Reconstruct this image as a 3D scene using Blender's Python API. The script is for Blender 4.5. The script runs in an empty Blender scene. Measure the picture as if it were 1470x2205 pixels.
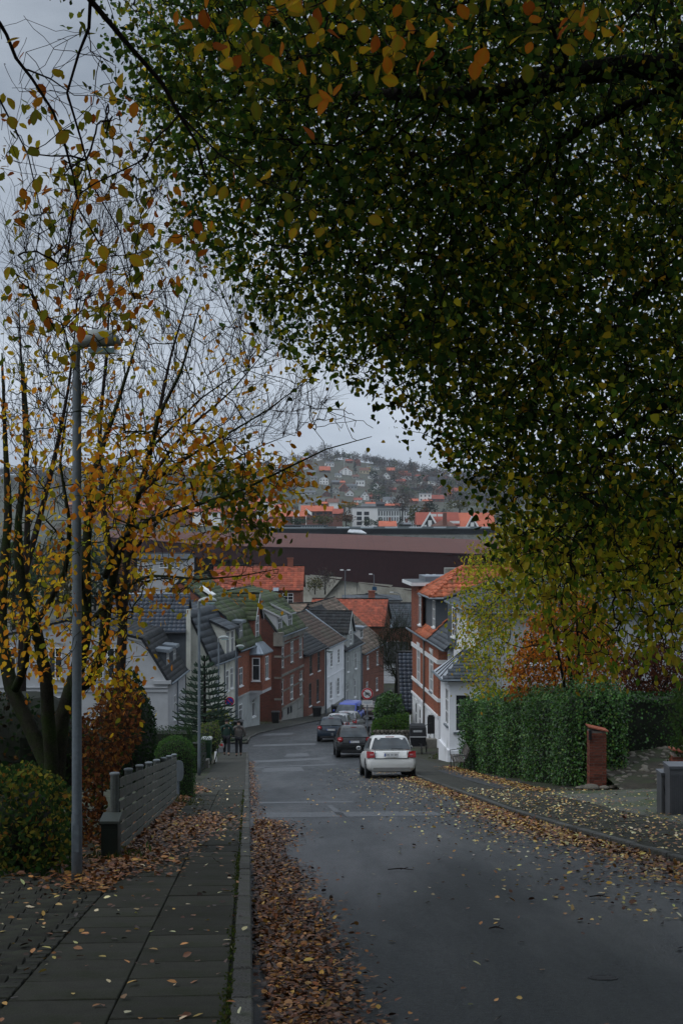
import bpy, math, random
import numpy as np
from mathutils import Vector, Matrix

# ------------------------------------------------------------------ camera, sky, sun, exposure
SC = bpy.context.scene
COL = SC.collection
FPX = 3062.5                      # focal length in photograph pixels (50 mm lens, portrait)
cam_d = bpy.data.cameras.new('camera')
cam_d.sensor_fit = 'VERTICAL'; cam_d.sensor_height = 36.0; cam_d.sensor_width = 24.0; cam_d.lens = 50.0
cam_d.clip_start = 0.1; cam_d.clip_end = 9000
cam = bpy.data.objects.new('camera', cam_d); COL.objects.link(cam)
cam.location = (0, 0, 0); cam.rotation_euler = (math.radians(90), 0, 0)
SC.camera = cam

SUN_EL, SUN_ROT = math.radians(52), math.radians(248)
world = bpy.data.worlds.new('World'); SC.world = world; world.use_nodes = True
nt = world.node_tree; nt.nodes.clear()
wo = nt.nodes.new('ShaderNodeOutputWorld'); bg = nt.nodes.new('ShaderNodeBackground')
sky = nt.nodes.new('ShaderNodeTexSky'); sky.sky_type = 'NISHITA'; sky.sun_disc = False
sky.sun_elevation = SUN_EL; sky.sun_rotation = SUN_ROT; sky.air_density = 1.0; sky.dust_density = 3.0; sky.ozone_density = 2.0
hs = nt.nodes.new('ShaderNodeHueSaturation'); hs.inputs['Saturation'].default_value = 0.12; hs.inputs['Value'].default_value = 1.0
tc = nt.nodes.new('ShaderNodeTexCoord'); mp = nt.nodes.new('ShaderNodeMapping')
mp.inputs['Scale'].default_value = (1.0, 1.0, 3.4); mp.inputs['Location'].default_value = (0.3, 0.2, 0.1)
nz = nt.nodes.new('ShaderNodeTexNoise'); nz.inputs['Scale'].default_value = 3.2; nz.inputs['Detail'].default_value = 5; nz.inputs['Roughness'].default_value = 0.52
rp = nt.nodes.new('ShaderNodeValToRGB')
rp.color_ramp.elements[0].position = 0.36; rp.color_ramp.elements[0].color = (0.76, 0.84, 0.95, 1)
rp.color_ramp.elements[1].position = 0.64; rp.color_ramp.elements[1].color = (1.34, 1.41, 1.50, 1)
# an even layer of cloud in front of the clear sky: the sky's own brightness is levelled out
ov = nt.nodes.new('ShaderNodeMix'); ov.data_type = 'RGBA'; ov.inputs[0].default_value = 0.82
ov.inputs[7].default_value = (6.9, 7.35, 7.9, 1)
mx = nt.nodes.new('ShaderNodeMix'); mx.data_type = 'RGBA'; mx.blend_type = 'MULTIPLY'; mx.inputs[0].default_value = 1.0
L = nt.links
L.new(sky.outputs[0], hs.inputs['Color']); L.new(hs.outputs[0], ov.inputs[6]); L.new(ov.outputs[2], mx.inputs[6])
L.new(tc.outputs['Generated'], mp.inputs[0]); L.new(mp.outputs[0], nz.inputs['Vector']); L.new(nz.outputs[0], rp.inputs[0])
L.new(rp.outputs[0], mx.inputs[7])
# an overcast sky is brighter overhead than low down
sxyz = nt.nodes.new('ShaderNodeSeparateXYZ'); zr = nt.nodes.new('ShaderNodeValToRGB'); zr.color_ramp.interpolation = 'EASE'
for i_, (p_, v_) in enumerate(((0.0, .52), (.36, .37), (1.0, 1.0))):
    e_ = zr.color_ramp.elements[i_] if i_ < 2 else zr.color_ramp.elements.new(p_)
    e_.position = p_; e_.color = (v_, v_, v_, 1)
zm = nt.nodes.new('ShaderNodeMix'); zm.data_type = 'RGBA'; zm.blend_type = 'MULTIPLY'; zm.inputs[0].default_value = 1.0
L.new(tc.outputs['Generated'], sxyz.inputs[0]); L.new(sxyz.outputs[2], zr.inputs[0]); L.new(mx.outputs[2], zm.inputs[6]); L.new(zr.outputs[0], zm.inputs[7]); L.new(zm.outputs[2], bg.inputs[0])
bg.inputs[1].default_value = 0.15; ov.inputs[0].default_value = 0.86
L.new(bg.outputs[0], wo.inputs[0])

sun_d = bpy.data.lights.new('sun', 'SUN'); sun_d.energy = 0.9; sun_d.angle = math.radians(40); sun_d.color = (1.0, 0.97, 0.93)
sun = bpy.data.objects.new('sun', sun_d); COL.objects.link(sun)
_sd = Vector((math.sin(SUN_ROT) * math.cos(SUN_EL), math.cos(SUN_ROT) * math.cos(SUN_EL), math.sin(SUN_EL)))
sun.rotation_euler = (-_sd).to_track_quat('-Z', 'Y').to_euler()

SC.view_settings.view_transform = 'Standard'; SC.view_settings.look = 'None'
SC.view_settings.exposure = 0.06; SC.view_settings.gamma = 1.0; SC.view_settings.use_curve_mapping = False
SC.cycles.volume_bounces = 0; SC.cycles.max_bounces = 6; SC.cycles.transparent_max_bounces = 8
SC.cycles.use_denoising = True

random.seed(7); RNG = np.random.default_rng(11)

# ------------------------------------------------------------------ measuring: rays of the photograph, the lie of the land
def P(px, py, D): return Vector(((px - 735) / FPX * D, D, (1102.5 - py) / FPX * D))
def XP(px, D): return (px - 735) / FPX * D
def ZP(py, D): return (1102.5 - py) / FPX * D
_gy = np.arange(-60, 420, 1.0)
_g0 = np.interp(_gy, [-60, 0, 50, 72, 88, 100, 107, 120, 136, 150, 170, 200, 420],
                [-1.65 + 60 * .154, -1.65, -9.35, -12.45, -14.15, -15.55, -16.3, -17.6, -19.35, -20.6, -21.6, -22.0, -22.0])
_k = np.exp(-0.5 * (np.arange(-8, 9) / 3.0) ** 2); _k /= _k.sum()
_g1 = _g0.copy(); _g1[8:-8] = np.convolve(_g0, _k, 'same')[8:-8]
def G(y): return float(np.interp(y, _gy, _g1))
def Ga(y): return np.interp(y, _gy, _g1)
def hit(px, py, off=0.0):
    """where the ray through a photograph pixel meets the street's slope"""
    lo, hi = 2.0, 260.0
    s = (1102.5 - py) / FPX
    for D in np.arange(4, 260, 0.25):
        if s * D <= G(D) + off: return Vector((XP(px, D), D, G(D) + off))
    return Vector((XP(px, 260), 260, G(260)))
def kerbL(y): return float(np.interp(y, [-20, 7.9, 86, 92, 99, 107, 120, 140, 160, 260], [1.32, -.49, -5.62, -5.85, -5.66, -4.45, -1.76, 2.1, 6.0, 25.5]))
def kerbR(y): return float(np.interp(y, [-20, 17.2, 22.9, 27.7, 49, 72, 82, 90, 98, 107, 115, 130, 150, 260], [6.0, 4.13, 3.68, 3.35, 2.62, 1.62, 1.2, .95, .9, 1.4, 2.5, 5.3, 9.2, 30.5]))
def hill_top(px): return float(np.interp(px, [-600, 0, 300, 560, 640, 690, 750, 850, 920, 1000, 1470, 2100], [30, 40, 44, 48, 54, 59, 55, 49, 43, 38, 32, 24]))
def hill_z(x, y):
    if y < 700: return -22.0
    t = min(max((y - 700) / 850.0, 0), 1)
    t = t * (0.55 + 0.45 * t) if t < 1 else 1
    px = 735 + FPX * x / y
    return -22 + t * (hill_top(px) + 22) + 1.5 * math.sin(x * .021 + y * .013) * t
def hill_hit(px, py):
    for D in np.arange(560, 1640, 4.0):
        x = XP(px, D)
        if ZP(py, D) <= hill_z(x, D): return Vector((x, D, hill_z(x, D)))
    D = 1600.0
    return Vector((XP(px, D), D, hill_z(XP(px, D), D)))

# ------------------------------------------------------------------ objects
def tag(o, label=None, cat=None, group=None, kind=None):
    if label: o['label'] = label
    if cat: o['category'] = cat
    if group: o['group'] = group
    if kind: o['kind'] = kind
    return o
def wpos(o):
    v = Vector((0, 0, 0))
    while o is not None: v += o.location; o = o.parent
    return v
def empty(name, loc=(0, 0, 0), label=None, cat=None, group=None):
    o = bpy.data.objects.new(name, None); COL.objects.link(o); o.location = loc
    o.empty_display_size = 0.3
    return tag(o, label, cat, group)
def link(name, me, parent=None):
    o = bpy.data.objects.new(name, me); COL.objects.link(o)
    if parent is not None:
        o.parent = parent; o.location = -wpos(parent)
    return o
def copy_tree(o, parent=None):
    c = o.copy(); COL.objects.link(c)
    if parent is not None: c.parent = parent
    for ch in list(o.children): copy_tree(ch, c)
    return c
def auto_uv(me):
    n = len(me.loops)
    if n == 0: return
    uv = me.uv_layers.new(name='metres')
    co = np.empty(len(me.vertices) * 3, np.float32); me.vertices.foreach_get('co', co); co = co.reshape(-1, 3)
    lv = np.empty(n, np.int32); me.loops.foreach_get('vertex_index', lv)
    nr = np.empty(len(me.polygons) * 3, np.float32); me.polygons.foreach_get('normal', nr); nr = nr.reshape(-1, 3)
    tot = np.empty(len(me.polygons), np.int32); me.polygons.foreach_get('loop_total', tot)
    N = np.repeat(nr, tot, axis=0); p = co[lv]
    t = np.stack([-N[:, 1], N[:, 0], np.zeros(n)], 1); ln = np.linalg.norm(t, axis=1)
    flat = ln < 0.12
    t[flat] = (1, 0, 0); ln[flat] = 1; t /= ln[:, None]
    b = np.cross(N, t); b[flat] = (0, 1, 0)
    out = np.stack([(p * t).sum(1), (p * b).sum(1)], 1).astype(np.float32)
    uv.data.foreach_set('uv', out.ravel())

class MB:
    """collects simple shapes and links them as one mesh object"""
    def __init__(s): s.v = []; s.f = []; s.m = []
    def add(s, vs, fs, mi=0):
        b = len(s.v); s.v += [tuple(v) for v in vs]
        for f in fs: s.f.append(tuple(b + i for i in f)); s.m.append(mi)
        return s
    def poly(s, pts, mi=0): return s.add(pts, [tuple(range(len(pts)))], mi)
    def box(s, o, ex, ey, ez, mi=0):
        o, ex, ey, ez = Vector(o), Vector(ex), Vector(ey), Vector(ez)
        if ex.cross(ey).dot(ez) < 0: ex, ey = ey, ex
        vs = [o, o + ex, o + ex + ey, o + ey, o + ez, o + ex + ez, o + ex + ey + ez, o + ey + ez]
        return s.add(vs, [(0, 3, 2, 1), (4, 5, 6, 7), (0, 1, 5, 4), (1, 2, 6, 5), (2, 3, 7, 6), (3, 0, 4, 7)], mi)
    def cb(s, c, sx, sy, sz, rz=0, mi=0):
        """box with its base centre at c"""
        ca, sa = math.cos(rz), math.sin(rz)
        ex, ey = Vector((ca, sa, 0)) * sx, Vector((-sa, ca, 0)) * sy
        return s.box(Vector(c) - ex / 2 - ey / 2, ex, ey, (0, 0, sz), mi)
    def prism(s, poly, vec, mi=0):
        n = len(poly); vec = Vector(vec); a = [Vector(p) for p in poly]; b = [p + vec for p in a]
        nn = Vector((0, 0, 0))
        for i in range(n): nn += a[i].cross(a[(i + 1) % n])
        if nn.dot(vec) > 0: a.reverse(); b.reverse()
        fs = [tuple(range(n)), tuple(reversed(range(n, 2 * n)))]
        fs += [(i, n + i, n + (i + 1) % n, (i + 1) % n) for i in range(n)]
        return s.add(a + b, fs, mi)
    def tube(s, pts, rad, n=8, cap=True, mi=0):
        pts = [Vector(p) for p in pts]
        if not hasattr(rad, '__len__'): rad = [rad] * len(pts)
        b = len(s.v); up = None
        for i, p in enumerate(pts):
            d = (pts[min(i + 1, len(pts) - 1)] - pts[max(i - 1, 0)])
            if d.length < 1e-9: d = Vector((0, 0, 1))
            d.normalize()
            if up is None: up = Vector((1, 0, 0)) if abs(d.x) < .8 else Vector((0, 1, 0))
            a = (up - d * up.dot(d)).normalized(); c = d.cross(a); up = a
            for k in range(n):
                w = 2 * math.pi * k / n
                s.v.append(tuple(p + (a * math.cos(w) + c * math.sin(w)) * rad[i]))
        for i in range(len(pts) - 1):
            for k in range(n):
                s.f.append((b + i * n + k, b + i * n + (k + 1) % n, b + (i + 1) * n + (k + 1) % n, b + (i + 1) * n + k)); s.m.append(mi)
        if cap:
            s.f.append(tuple(b + k for k in reversed(range(n)))); s.m.append(mi)
            s.f.append(tuple(b + (len(pts) - 1) * n + k for k in range(n))); s.m.append(mi)
        return s
    def loft(s, rings, mi=0, cap=True):
        b = len(s.v); n = len(rings[0])
        for r in rings: s.v += [tuple(p) for p in r]
        for i in range(len(rings) - 1):
            for k in range(n):
                s.f.append((b + i * n + k, b + i * n + (k + 1) % n, b + (i + 1) * n + (k + 1) % n, b + (i + 1) * n + k)); s.m.append(mi)
        if cap:
            s.f.append(tuple(b + k for k in reversed(range(n)))); s.m.append(mi)
            s.f.append(tuple(b + (len(rings) - 1) * n + k for k in range(n))); s.m.append(mi)
        return s
    def build(s, name, mat, parent=None, smooth=False, uv=True):
        me = bpy.data.meshes.new(name)
        me.from_pydata(s.v, [], s.f)
        for m in (mat if isinstance(mat, (list, tuple)) else [mat]): me.materials.append(m)
        if max(s.m or [0]) > 0: me.polygons.foreach_set('material_index', s.m)
        if smooth: me.polygons.foreach_set('use_smooth', [True] * len(me.polygons))
        me.update()
        if uv: auto_uv(me)
        return link(name, me, parent)

def np_mesh(name, V, Fq, mat, parent=None, tint=None, smooth=False):
    """fast mesh from arrays: V (n,3), Fq (m,k) faces of k corners, tint (n,3) per vertex"""
    me = bpy.data.meshes.new(name); V = np.asarray(V, np.float32); Fq = np.asarray(Fq, np.int32)
    me.vertices.add(len(V)); me.vertices.foreach_set('co', V.ravel())
    me.loops.add(Fq.size); me.loops.foreach_set('vertex_index', Fq.ravel())
    me.polygons.add(len(Fq)); me.polygons.foreach_set('loop_start', np.arange(len(Fq), dtype=np.int32) * Fq.shape[1])
    try: me.polygons.foreach_set('loop_total', np.full(len(Fq), Fq.shape[1], np.int32))
    except Exception: pass
    if smooth: me.polygons.foreach_set('use_smooth', np.ones(len(Fq), bool))
    me.materials.append(mat)
    if tint is not None:
        at = me.attributes.new('tint', 'FLOAT_COLOR', 'POINT')
        c = np.ones((len(V), 4), np.float32); c[:, :3] = tint; at.data.foreach_set('color', c.ravel())
    me.update(calc_edges=True); me.validate()
    return link(name, me, parent)

# ------------------------------------------------------------------ materials
_MC = {}
def _base(name):
    m = bpy.data.materials.new(name); m.use_nodes = True
    t = m.node_tree; b = t.nodes['Principled BSDF']; return m, t, b
def mat(name, col, rough=.8, var=.25, scale=2.0, fine=0.0, fscale=60.0, bump=0.0, metal=0.0, spec=.3, stain=None, sscale=.7, samt=.5, tint=False, coat=0.0):
    if name in _MC: return _MC[name]
    m, t, b = _base(name); N, K = t.nodes.new, t.links.new
    tcn = N('ShaderNodeTexCoord')
    n1 = N('ShaderNodeTexNoise'); n1.inputs['Scale'].default_value = scale; n1.inputs['Detail'].default_value = 6; n1.inputs['Roughness'].default_value = .6
    K(tcn.outputs['Object'], n1.inputs['Vector'])
    mr = N('ShaderNodeMapRange'); mr.inputs[1].default_value = .3; mr.inputs[2].default_value = .7
    mr.inputs[3].default_value = 1 - var; mr.inputs[4].default_value = 1 + var; K(n1.outputs[0], mr.inputs[0])
    c = N('ShaderNodeMix'); c.data_type = 'RGBA'; c.blend_type = 'MULTIPLY'; c.inputs[0].default_value = 1; c.inputs[6].default_value = (*col, 1)
    K(mr.outputs[0], c.inputs[7]); out = c.outputs[2]
    if tint:
        a = N('ShaderNodeAttribute'); a.attribute_name = 'tint'
        c2 = N('ShaderNodeMix'); c2.data_type = 'RGBA'; c2.blend_type = 'MULTIPLY'; c2.inputs[0].default_value = 1
        K(out, c2.inputs[6]); K(a.outputs['Color'], c2.inputs[7]); out = c2.outputs[2]
    if stain:
        n2 = N('ShaderNodeTexNoise'); n2.inputs['Scale'].default_value = sscale; n2.inputs['Detail'].default_value = 8; n2.inputs['Roughness'].default_value = .65
        K(tcn.outputs['Object'], n2.inputs['Vector'])
        m2 = N('ShaderNodeMapRange'); m2.inputs[1].default_value = .62 - samt * .3; m2.inputs[2].default_value = .78 - samt * .25; K(n2.outputs[0], m2.inputs[0])
        c3 = N('ShaderNodeMix'); c3.data_type = 'RGBA'; c3.inputs[7].default_value = (*stain, 1)
        K(m2.outputs[0], c3.inputs[0]); K(out, c3.inputs[6]); out = c3.outputs[2]
    if fine or bump:
        n3 = N('ShaderNodeTexNoise'); n3.inputs['Scale'].default_value = fscale; n3.inputs['Detail'].default_value = 3
        K(tcn.outputs['Object'], n3.inputs['Vector'])
        if fine:
            m3 = N('ShaderNodeMapRange'); m3.inputs[1].default_value = .3; m3.inputs[2].default_value = .7; m3.inputs[3].default_value = 1 - fine; m3.inputs[4].default_value = 1 + fine
            K(n3.outputs[0], m3.inputs[0]); c4 = N('ShaderNodeMix'); c4.data_type = 'RGBA'; c4.blend_type = 'MULTIPLY'; c4.inputs[0].default_value = 1
            K(out, c4.inputs[6]); K(m3.outputs[0], c4.inputs[7]); out = c4.outputs[2]
        if bump:
            bp = N('ShaderNodeBump'); bp.inputs['Strength'].default_value = bump; bp.inputs['Distance'].default_value = .02
            K(n3.outputs[0], bp.inputs['Height']); K(bp.outputs[0], b.inputs['Normal'])
    K(out, b.inputs['Base Color']); b.inputs['Roughness'].default_value = rough; b.inputs['Metallic'].default_value = metal
    b.inputs['Specular IOR Level'].default_value = spec; b.inputs['Coat Weight'].default_value = coat
    _MC[name] = m; return m
def brick_mat(name, c1, c2, mortar, w=.24, h=.076, ms=.008, rough=.88, grime=(.03, .028, .025), gamt=.35, scale=1.0):
    if name in _MC: return _MC[name]
    m, t, b = _base(name); N, K = t.nodes.new, t.links.new
    u = N('ShaderNodeUVMap'); u.uv_map = 'metres'
    br = N('ShaderNodeTexBrick'); br.inputs['Scale'].default_value = scale; br.inputs['Brick Width'].default_value = w; br.inputs['Row Height'].default_value = h
    br.inputs['Mortar Size'].default_value = ms; br.inputs['Mortar Smooth'].default_value = .2; br.inputs['Bias'].default_value = -.2
    br.inputs['Color1'].default_value = (*c1, 1); br.inputs['Color2'].default_value = (*c2, 1); br.inputs['Mortar'].default_value = (*mortar, 1)
    K(u.outputs[0], br.inputs['Vector'])
    tcn = N('ShaderNodeTexCoord'); n2 = N('ShaderNodeTexNoise'); n2.inputs['Scale'].default_value = .8; n2.inputs['Detail'].default_value = 8; n2.inputs['Roughness'].default_value = .65
    K(tcn.outputs['Object'], n2.inputs['Vector'])
    m2 = N('ShaderNodeMapRange'); m2.inputs[1].default_value = .45; m2.inputs[2].default_value = .8; m2.inputs[3].default_value = 0; m2.inputs[4].default_value = gamt; K(n2.outputs[0], m2.inputs[0])
    c3 = N('ShaderNodeMix'); c3.data_type = 'RGBA'; c3.inputs[7].default_value = (*grime, 1); K(m2.outputs[0], c3.inputs[0]); K(br.outputs[0], c3.inputs[6])
    bp = N('ShaderNodeBump'); bp.inputs['Strength'].default_value = .5; bp.inputs['Distance'].default_value = .01; bp.invert = True
    K(br.outputs['Fac'], bp.inputs['Height']); K(bp.outputs[0], b.inputs['Normal'])
    K(c3.outputs[2], b.inputs['Base Color']); b.inputs['Roughness'].default_value = rough; b.inputs['Specular IOR Level'].default_value = .12
    _MC[name] = m; return m
def leaf_mat(name, trans=.55, rough=.65, spec=.06):
    if name in _MC: return _MC[name]
    m, t, b = _base(name); N, K = t.nodes.new, t.links.new
    a = N('ShaderNodeAttribute'); a.attribute_name = 'tint'
    K(a.outputs['Color'], b.inputs['Base Color']); b.inputs['Roughness'].default_value = rough; b.inputs['Specular IOR Level'].default_value = spec
    tr = N('ShaderNodeBsdfTranslucent'); ms = N('ShaderNodeMixShader'); ms.inputs[0].default_value = trans
    K(a.outputs['Color'], tr.inputs['Color']); K(b.outputs[0], ms.inputs[1]); K(tr.outputs[0], ms.inputs[2])
    K(ms.outputs[0], t.nodes['Material Output'].inputs['Surface'])
    _MC[name] = m; return m
def glass_mat(name='window_glass', col=(.012, .014, .016), rough=.06):
    if name in _MC: return _MC[name]
    m, t, b = _base(name); N, K = t.nodes.new, t.links.new
    b.inputs['Base Color'].default_value = (*col, 1); b.inputs['Roughness'].default_value = rough; b.inputs['Specular IOR Level'].default_value = .5
    n = N('ShaderNodeTexNoise'); n.inputs['Scale'].default_value = .9; tcn = N('ShaderNodeTexCoord'); K(tcn.outputs['Object'], n.inputs['Vector'])
    cr = N('ShaderNodeValToRGB'); cr.color_ramp.elements[0].position = .42; cr.color_ramp.elements[0].color = (*col, 1)
    cr.color_ramp.elements[1].position = .7; cr.color_ramp.elements[1].color = (col[0] * 4, col[1] * 4, col[2] * 4, 1)
    K(n.outputs[0], cr.inputs[0]); K(cr.outputs[0], b.inputs['Base Color'])
    _MC[name] = m; return m

GLASS = glass_mat()
WHITE = mat('white_paint', (.72, .73, .73), .55, .06, 2, stain=(.42, .43, .42), samt=.2)
PLAST_W = mat('white_plaster', (.74, .75, .77), .85, .07, 1.2, stain=(.42, .43, .43), sscale=.6, samt=.35, bump=.15)
PLAST_C = mat('cream_plaster', (.62, .62, .54), .88, .09, 1.2, stain=(.36, .36, .30), sscale=.6, samt=.4, bump=.15)
PLAST_G = mat('grey_plaster', (.36, .38, .37), .88, .12, 1.0, stain=(.22, .23, .22), sscale=.6, samt=.45, bump=.15)
PLAST_P = mat('pale_painted_and_shaded_wall', (.40, .41, .42), .85, .08, 1.4, stain=(.33, .33, .34), sscale=.5, samt=.35, bump=.15)
CONC = mat('concrete', (.27, .27, .25), .9, .15, 1.5, fine=.12, fscale=40, stain=(.14, .15, .12), samt=.4, bump=.2)
ZINC = mat('zinc_sheet', (.22, .25, .28), .42, .12, 1.5, metal=.6)
DARKP = mat('dark_paint', (.02, .022, .025), .5, .15, 2)
DGREY = mat('slate_grey_cladding', (.075, .085, .095), .75, .12, 2, bump=.1)
BLACKM = mat('black_plastic', (.012, .012, .013), .55, .2, 3, fine=.1)
GALV = mat('galvanised_steel', (.13, .155, .175), .6, .18, 2.5, metal=.2, fine=.12, fscale=25)
BRICK_O = brick_mat('orange_red_brick', (.33, .095, .045), (.20, .055, .03), (.20, .17, .145), gamt=.3)
BRICK_R = brick_mat('red_brick', (.30, .085, .045), (.17, .05, .03), (.17, .14, .12), gamt=.4)
BRICK_B = brick_mat('brown_red_brick', (.24, .08, .05), (.13, .045, .03), (.15, .12, .10), gamt=.5)
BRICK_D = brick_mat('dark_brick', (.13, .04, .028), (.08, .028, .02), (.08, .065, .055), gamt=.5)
SAND = mat('grey_sandstone', (.20, .19, .165), .9, .2, 2, fine=.1, stain=(.10, .095, .08), samt=.5, bump=.2)
TILE = {
 'green': mat('mossy_green_tiles', (.095, .105, .075), .9, .35, 1.2, fine=.2, fscale=18, stain=(.075, .105, .038), sscale=.9, samt=.7, tint=True, bump=.3),
 'brown': mat('brown_tiles', (.105, .075, .06), .85, .25, 1.2, fine=.15, fscale=18, stain=(.10, .095, .07), samt=.45, tint=True, bump=.2),
 'dark': mat('charcoal_tiles', (.030, .032, .034), .7, .25, 1.2, fine=.15, fscale=18, stain=(.05, .05, .045), samt=.3, tint=True, bump=.2),
 'blue': mat('blue_black_glazed_tiles', (.035, .045, .062), .38, .2, 1.2, tint=True),
 'slate': mat('blue_grey_slate', (.052, .062, .072), .5, .2, 1.2, tint=True),
 'orange': mat('orange_clay_tiles', (.42, .11, .048), .7, .25, 1.5, tint=True, fine=.2, fscale=10, stain=(.20, .09, .05), sscale=1.2, samt=.45),
 'red': mat('red_clay_tiles', (.31, .075, .04), .8, .25, 1.0, fine=.12, fscale=12, stain=(.16, .06, .04), samt=.4, tint=True),
 'tan': mat('tan_tiles', (.19, .14, .105), .88, .25, 1.0, fine=.12, fscale=12, stain=(.13, .12, .09), samt=.45, tint=True),
}
BARK = mat('mossy_bark', (.024, .023, .017), .95, .35, 5, fine=.3, fscale=50, stain=(.022, .034, .010), sscale=3, samt=.6, bump=.5, spec=.05)
BARK_D = mat('dark_bark', (.016, .014, .012), .95, .3, 5, fine=.25, fscale=60, bump=.4, spec=.05)
TWIG = mat('twig_bark', (.022, .017, .015), .9, .3, 4, spec=.08)
TIMBER = mat('weathered_boards', (.135, .145, .14), .85, .3, 1.2, fine=.25, fscale=30, stain=(.05, .065, .04), sscale=1.6, samt=.45, bump=.35)
LEAF = leaf_mat('leaf'); LEAFG = leaf_mat('glossy_leaf', .2, .4, .4); LITTER = leaf_mat('fallen_leaf', .05, .5, .5)

# ------------------------------------------------------------------ leaves, branches (array helpers)
T_MID = (np.array([(0, 0, 0), (.27, .28, .07), (.25, .66, .06), (0, 1, 0), (-.25, .66, .06), (-.27, .28, .07)]), np.array([(0, 1, 2, 3), (0, 3, 4, 5)]))
T_LIM = (np.array([(0, 0, 0), (.40, .10, .06), (.36, .60, .08), (0, 1, -.02), (-.36, .60, .08), (-.40, .10, .06)]), np.array([(0, 1, 2, 3), (0, 3, 4, 5)]))
T_OVAL = (np.array([(0, 0, 0), (.20, .12, .04), (.34, .38, .08), (.30, .68, .06), (0, 1, -.03), (-.30, .68, .06), (-.34, .38, .08), (-.20, .12, .04)]),
          np.array([(0, 1, 2, 3), (0, 3, 4, 4), (0, 5, 6, 7), (0, 4, 5, 5)]))
T_LO = (np.array([(0, 0, 0), (.34, .5, .08), (0, 1, 0), (-.34, .5, .08)]), np.array([(0, 1, 2, 3)]))
def unit(a): return a / np.maximum(np.linalg.norm(a, axis=-1, keepdims=True), 1e-9)
def leaf_arrays(pos, size, a, n, tints, tpl):
    a = unit(a); n = unit(n - (n * a).sum(1, keepdims=True) * a); s = np.cross(a, n)
    T, Fc = tpl; k = len(T); N = len(pos)
    V = pos[:, None, :] + size[:, None, None] * (T[None, :, 0:1] * s[:, None] + T[None, :, 1:2] * a[:, None] + T[None, :, 2:3] * n[:, None])
    Fq = (Fc[None] + (np.arange(N) * k)[:, None, None]).reshape(-1, Fc.shape[1])
    return V.reshape(-1, 3), Fq, np.repeat(tints, k, axis=0)
def rnd_dir(N, bias=(0, 0, 0), s=1.0):
    return unit(RNG.normal(size=(N, 3)) * s + np.array(bias))
def pick(N, cols, wts=None, jit=.22):
    c = np.array(cols, float); w = None if wts is None else np.array(wts) / sum(wts)
    t = c[RNG.choice(len(c), N, p=w)]
    return np.clip(t * (1 + RNG.normal(size=(N, 1)) * jit) * (1 + RNG.normal(size=(N, 3)) * jit * .3), .002, .9)
def foliage(name, pos, size, tints, parent=None, tpl=T_MID, bias_a=(0, 0, -.9), bias_n=(0, -.2, .8), m=None, kind='stuff', sa=.8, sn=.7):
    N = len(pos); size = np.full(N, size) * (1 + RNG.normal(size=N) * .2) if np.isscalar(size) else size
    V, Fq, t = leaf_arrays(pos, np.abs(size), rnd_dir(N, bias_a, sa), rnd_dir(N, bias_n, sn), tints, tpl)
    if Fq.shape[1] == 4 and tpl is T_OVAL:
        q = Fq.copy(); tri = q[:, 2] == q[:, 3]
        me = bpy.data.meshes.new(name)
        me.from_pydata(V.tolist(), [], [tuple(f[:3]) if b else tuple(f) for f, b in zip(q.tolist(), tri)])
        me.materials.append(m or LEAF); at = me.attributes.new('tint', 'FLOAT_COLOR', 'POINT')
        c = np.ones((len(V), 4), np.float32); c[:, :3] = t; at.data.foreach_set('color', c.ravel()); o = link(name, me, parent)
    else:
        o = np_mesh(name, V, Fq, m or LEAF, parent, t)
    if kind: o['kind'] = kind
    return o
_LEAFM = {}
def single_leaf_mesh(key, col, curl=.08):
    """one real leaf: toothed oval blade with a midrib fold, side veins in the outline, and a stalk"""
    if key in _LEAFM: return _LEAFM[key]
    out = [(0, 0), (.13, .06), (.24, .18), (.32, .33), (.345, .48), (.30, .64), (.21, .79), (.10, .91), (0, 1.0)]
    v = []; f = []
    for i, (x, y) in enumerate(out):
        v.append((0, y, -curl * .6 * math.sin(y * 3.1) * .5))
    m = len(out)
    for sgn in (1, -1):
        b = len(v)
        for i, (x, y) in enumerate(out[1:-1]):
            tooth = 1 + (.05 if i % 2 else -.03)
            v.append((sgn * x * tooth, y + .02, curl * (x / .34) - curl * 1.2 * y * y))
        k = m - 2
        f.append((0, b, 1) if sgn > 0 else (0, 1, b))
        for i in range(k - 1):
            q = (1 + i, b + i, b + i + 1, 2 + i)
            f.append(q if sgn > 0 else q[::-1])
        f.append((k, b + k - 1, m - 1) if sgn > 0 else (k, m - 1, b + k - 1))
    b = len(v); v += [(-.008, 0, 0), (.008, 0, 0), (.006, -.22, .02), (-.006, -.22, .02)]; f.append((b, b + 1, b + 2, b + 3))
    me = bpy.data.meshes.new('leaf'); me.from_pydata(v, [], f); me.materials.append(LEAF)
    at = me.attributes.new('tint', 'FLOAT_COLOR', 'POINT'); c = []
    for i, p in enumerate(v):
        k = 1.0 + .18 * math.sin(p[1] * 40) * (abs(p[0]) > .02) + (.25 if abs(p[0]) < .01 else 0)
        e = min(1, abs(p[0]) / .3) * .25
        c += [col[0] * k * (1 + e * .6), col[1] * k * (1 - e), col[2] * k, 1]
    at.data.foreach_set('color', c); me.polygons.foreach_set('use_smooth', [True] * len(me.polygons)); me.update()
    _LEAFM[key] = me; return me

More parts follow.
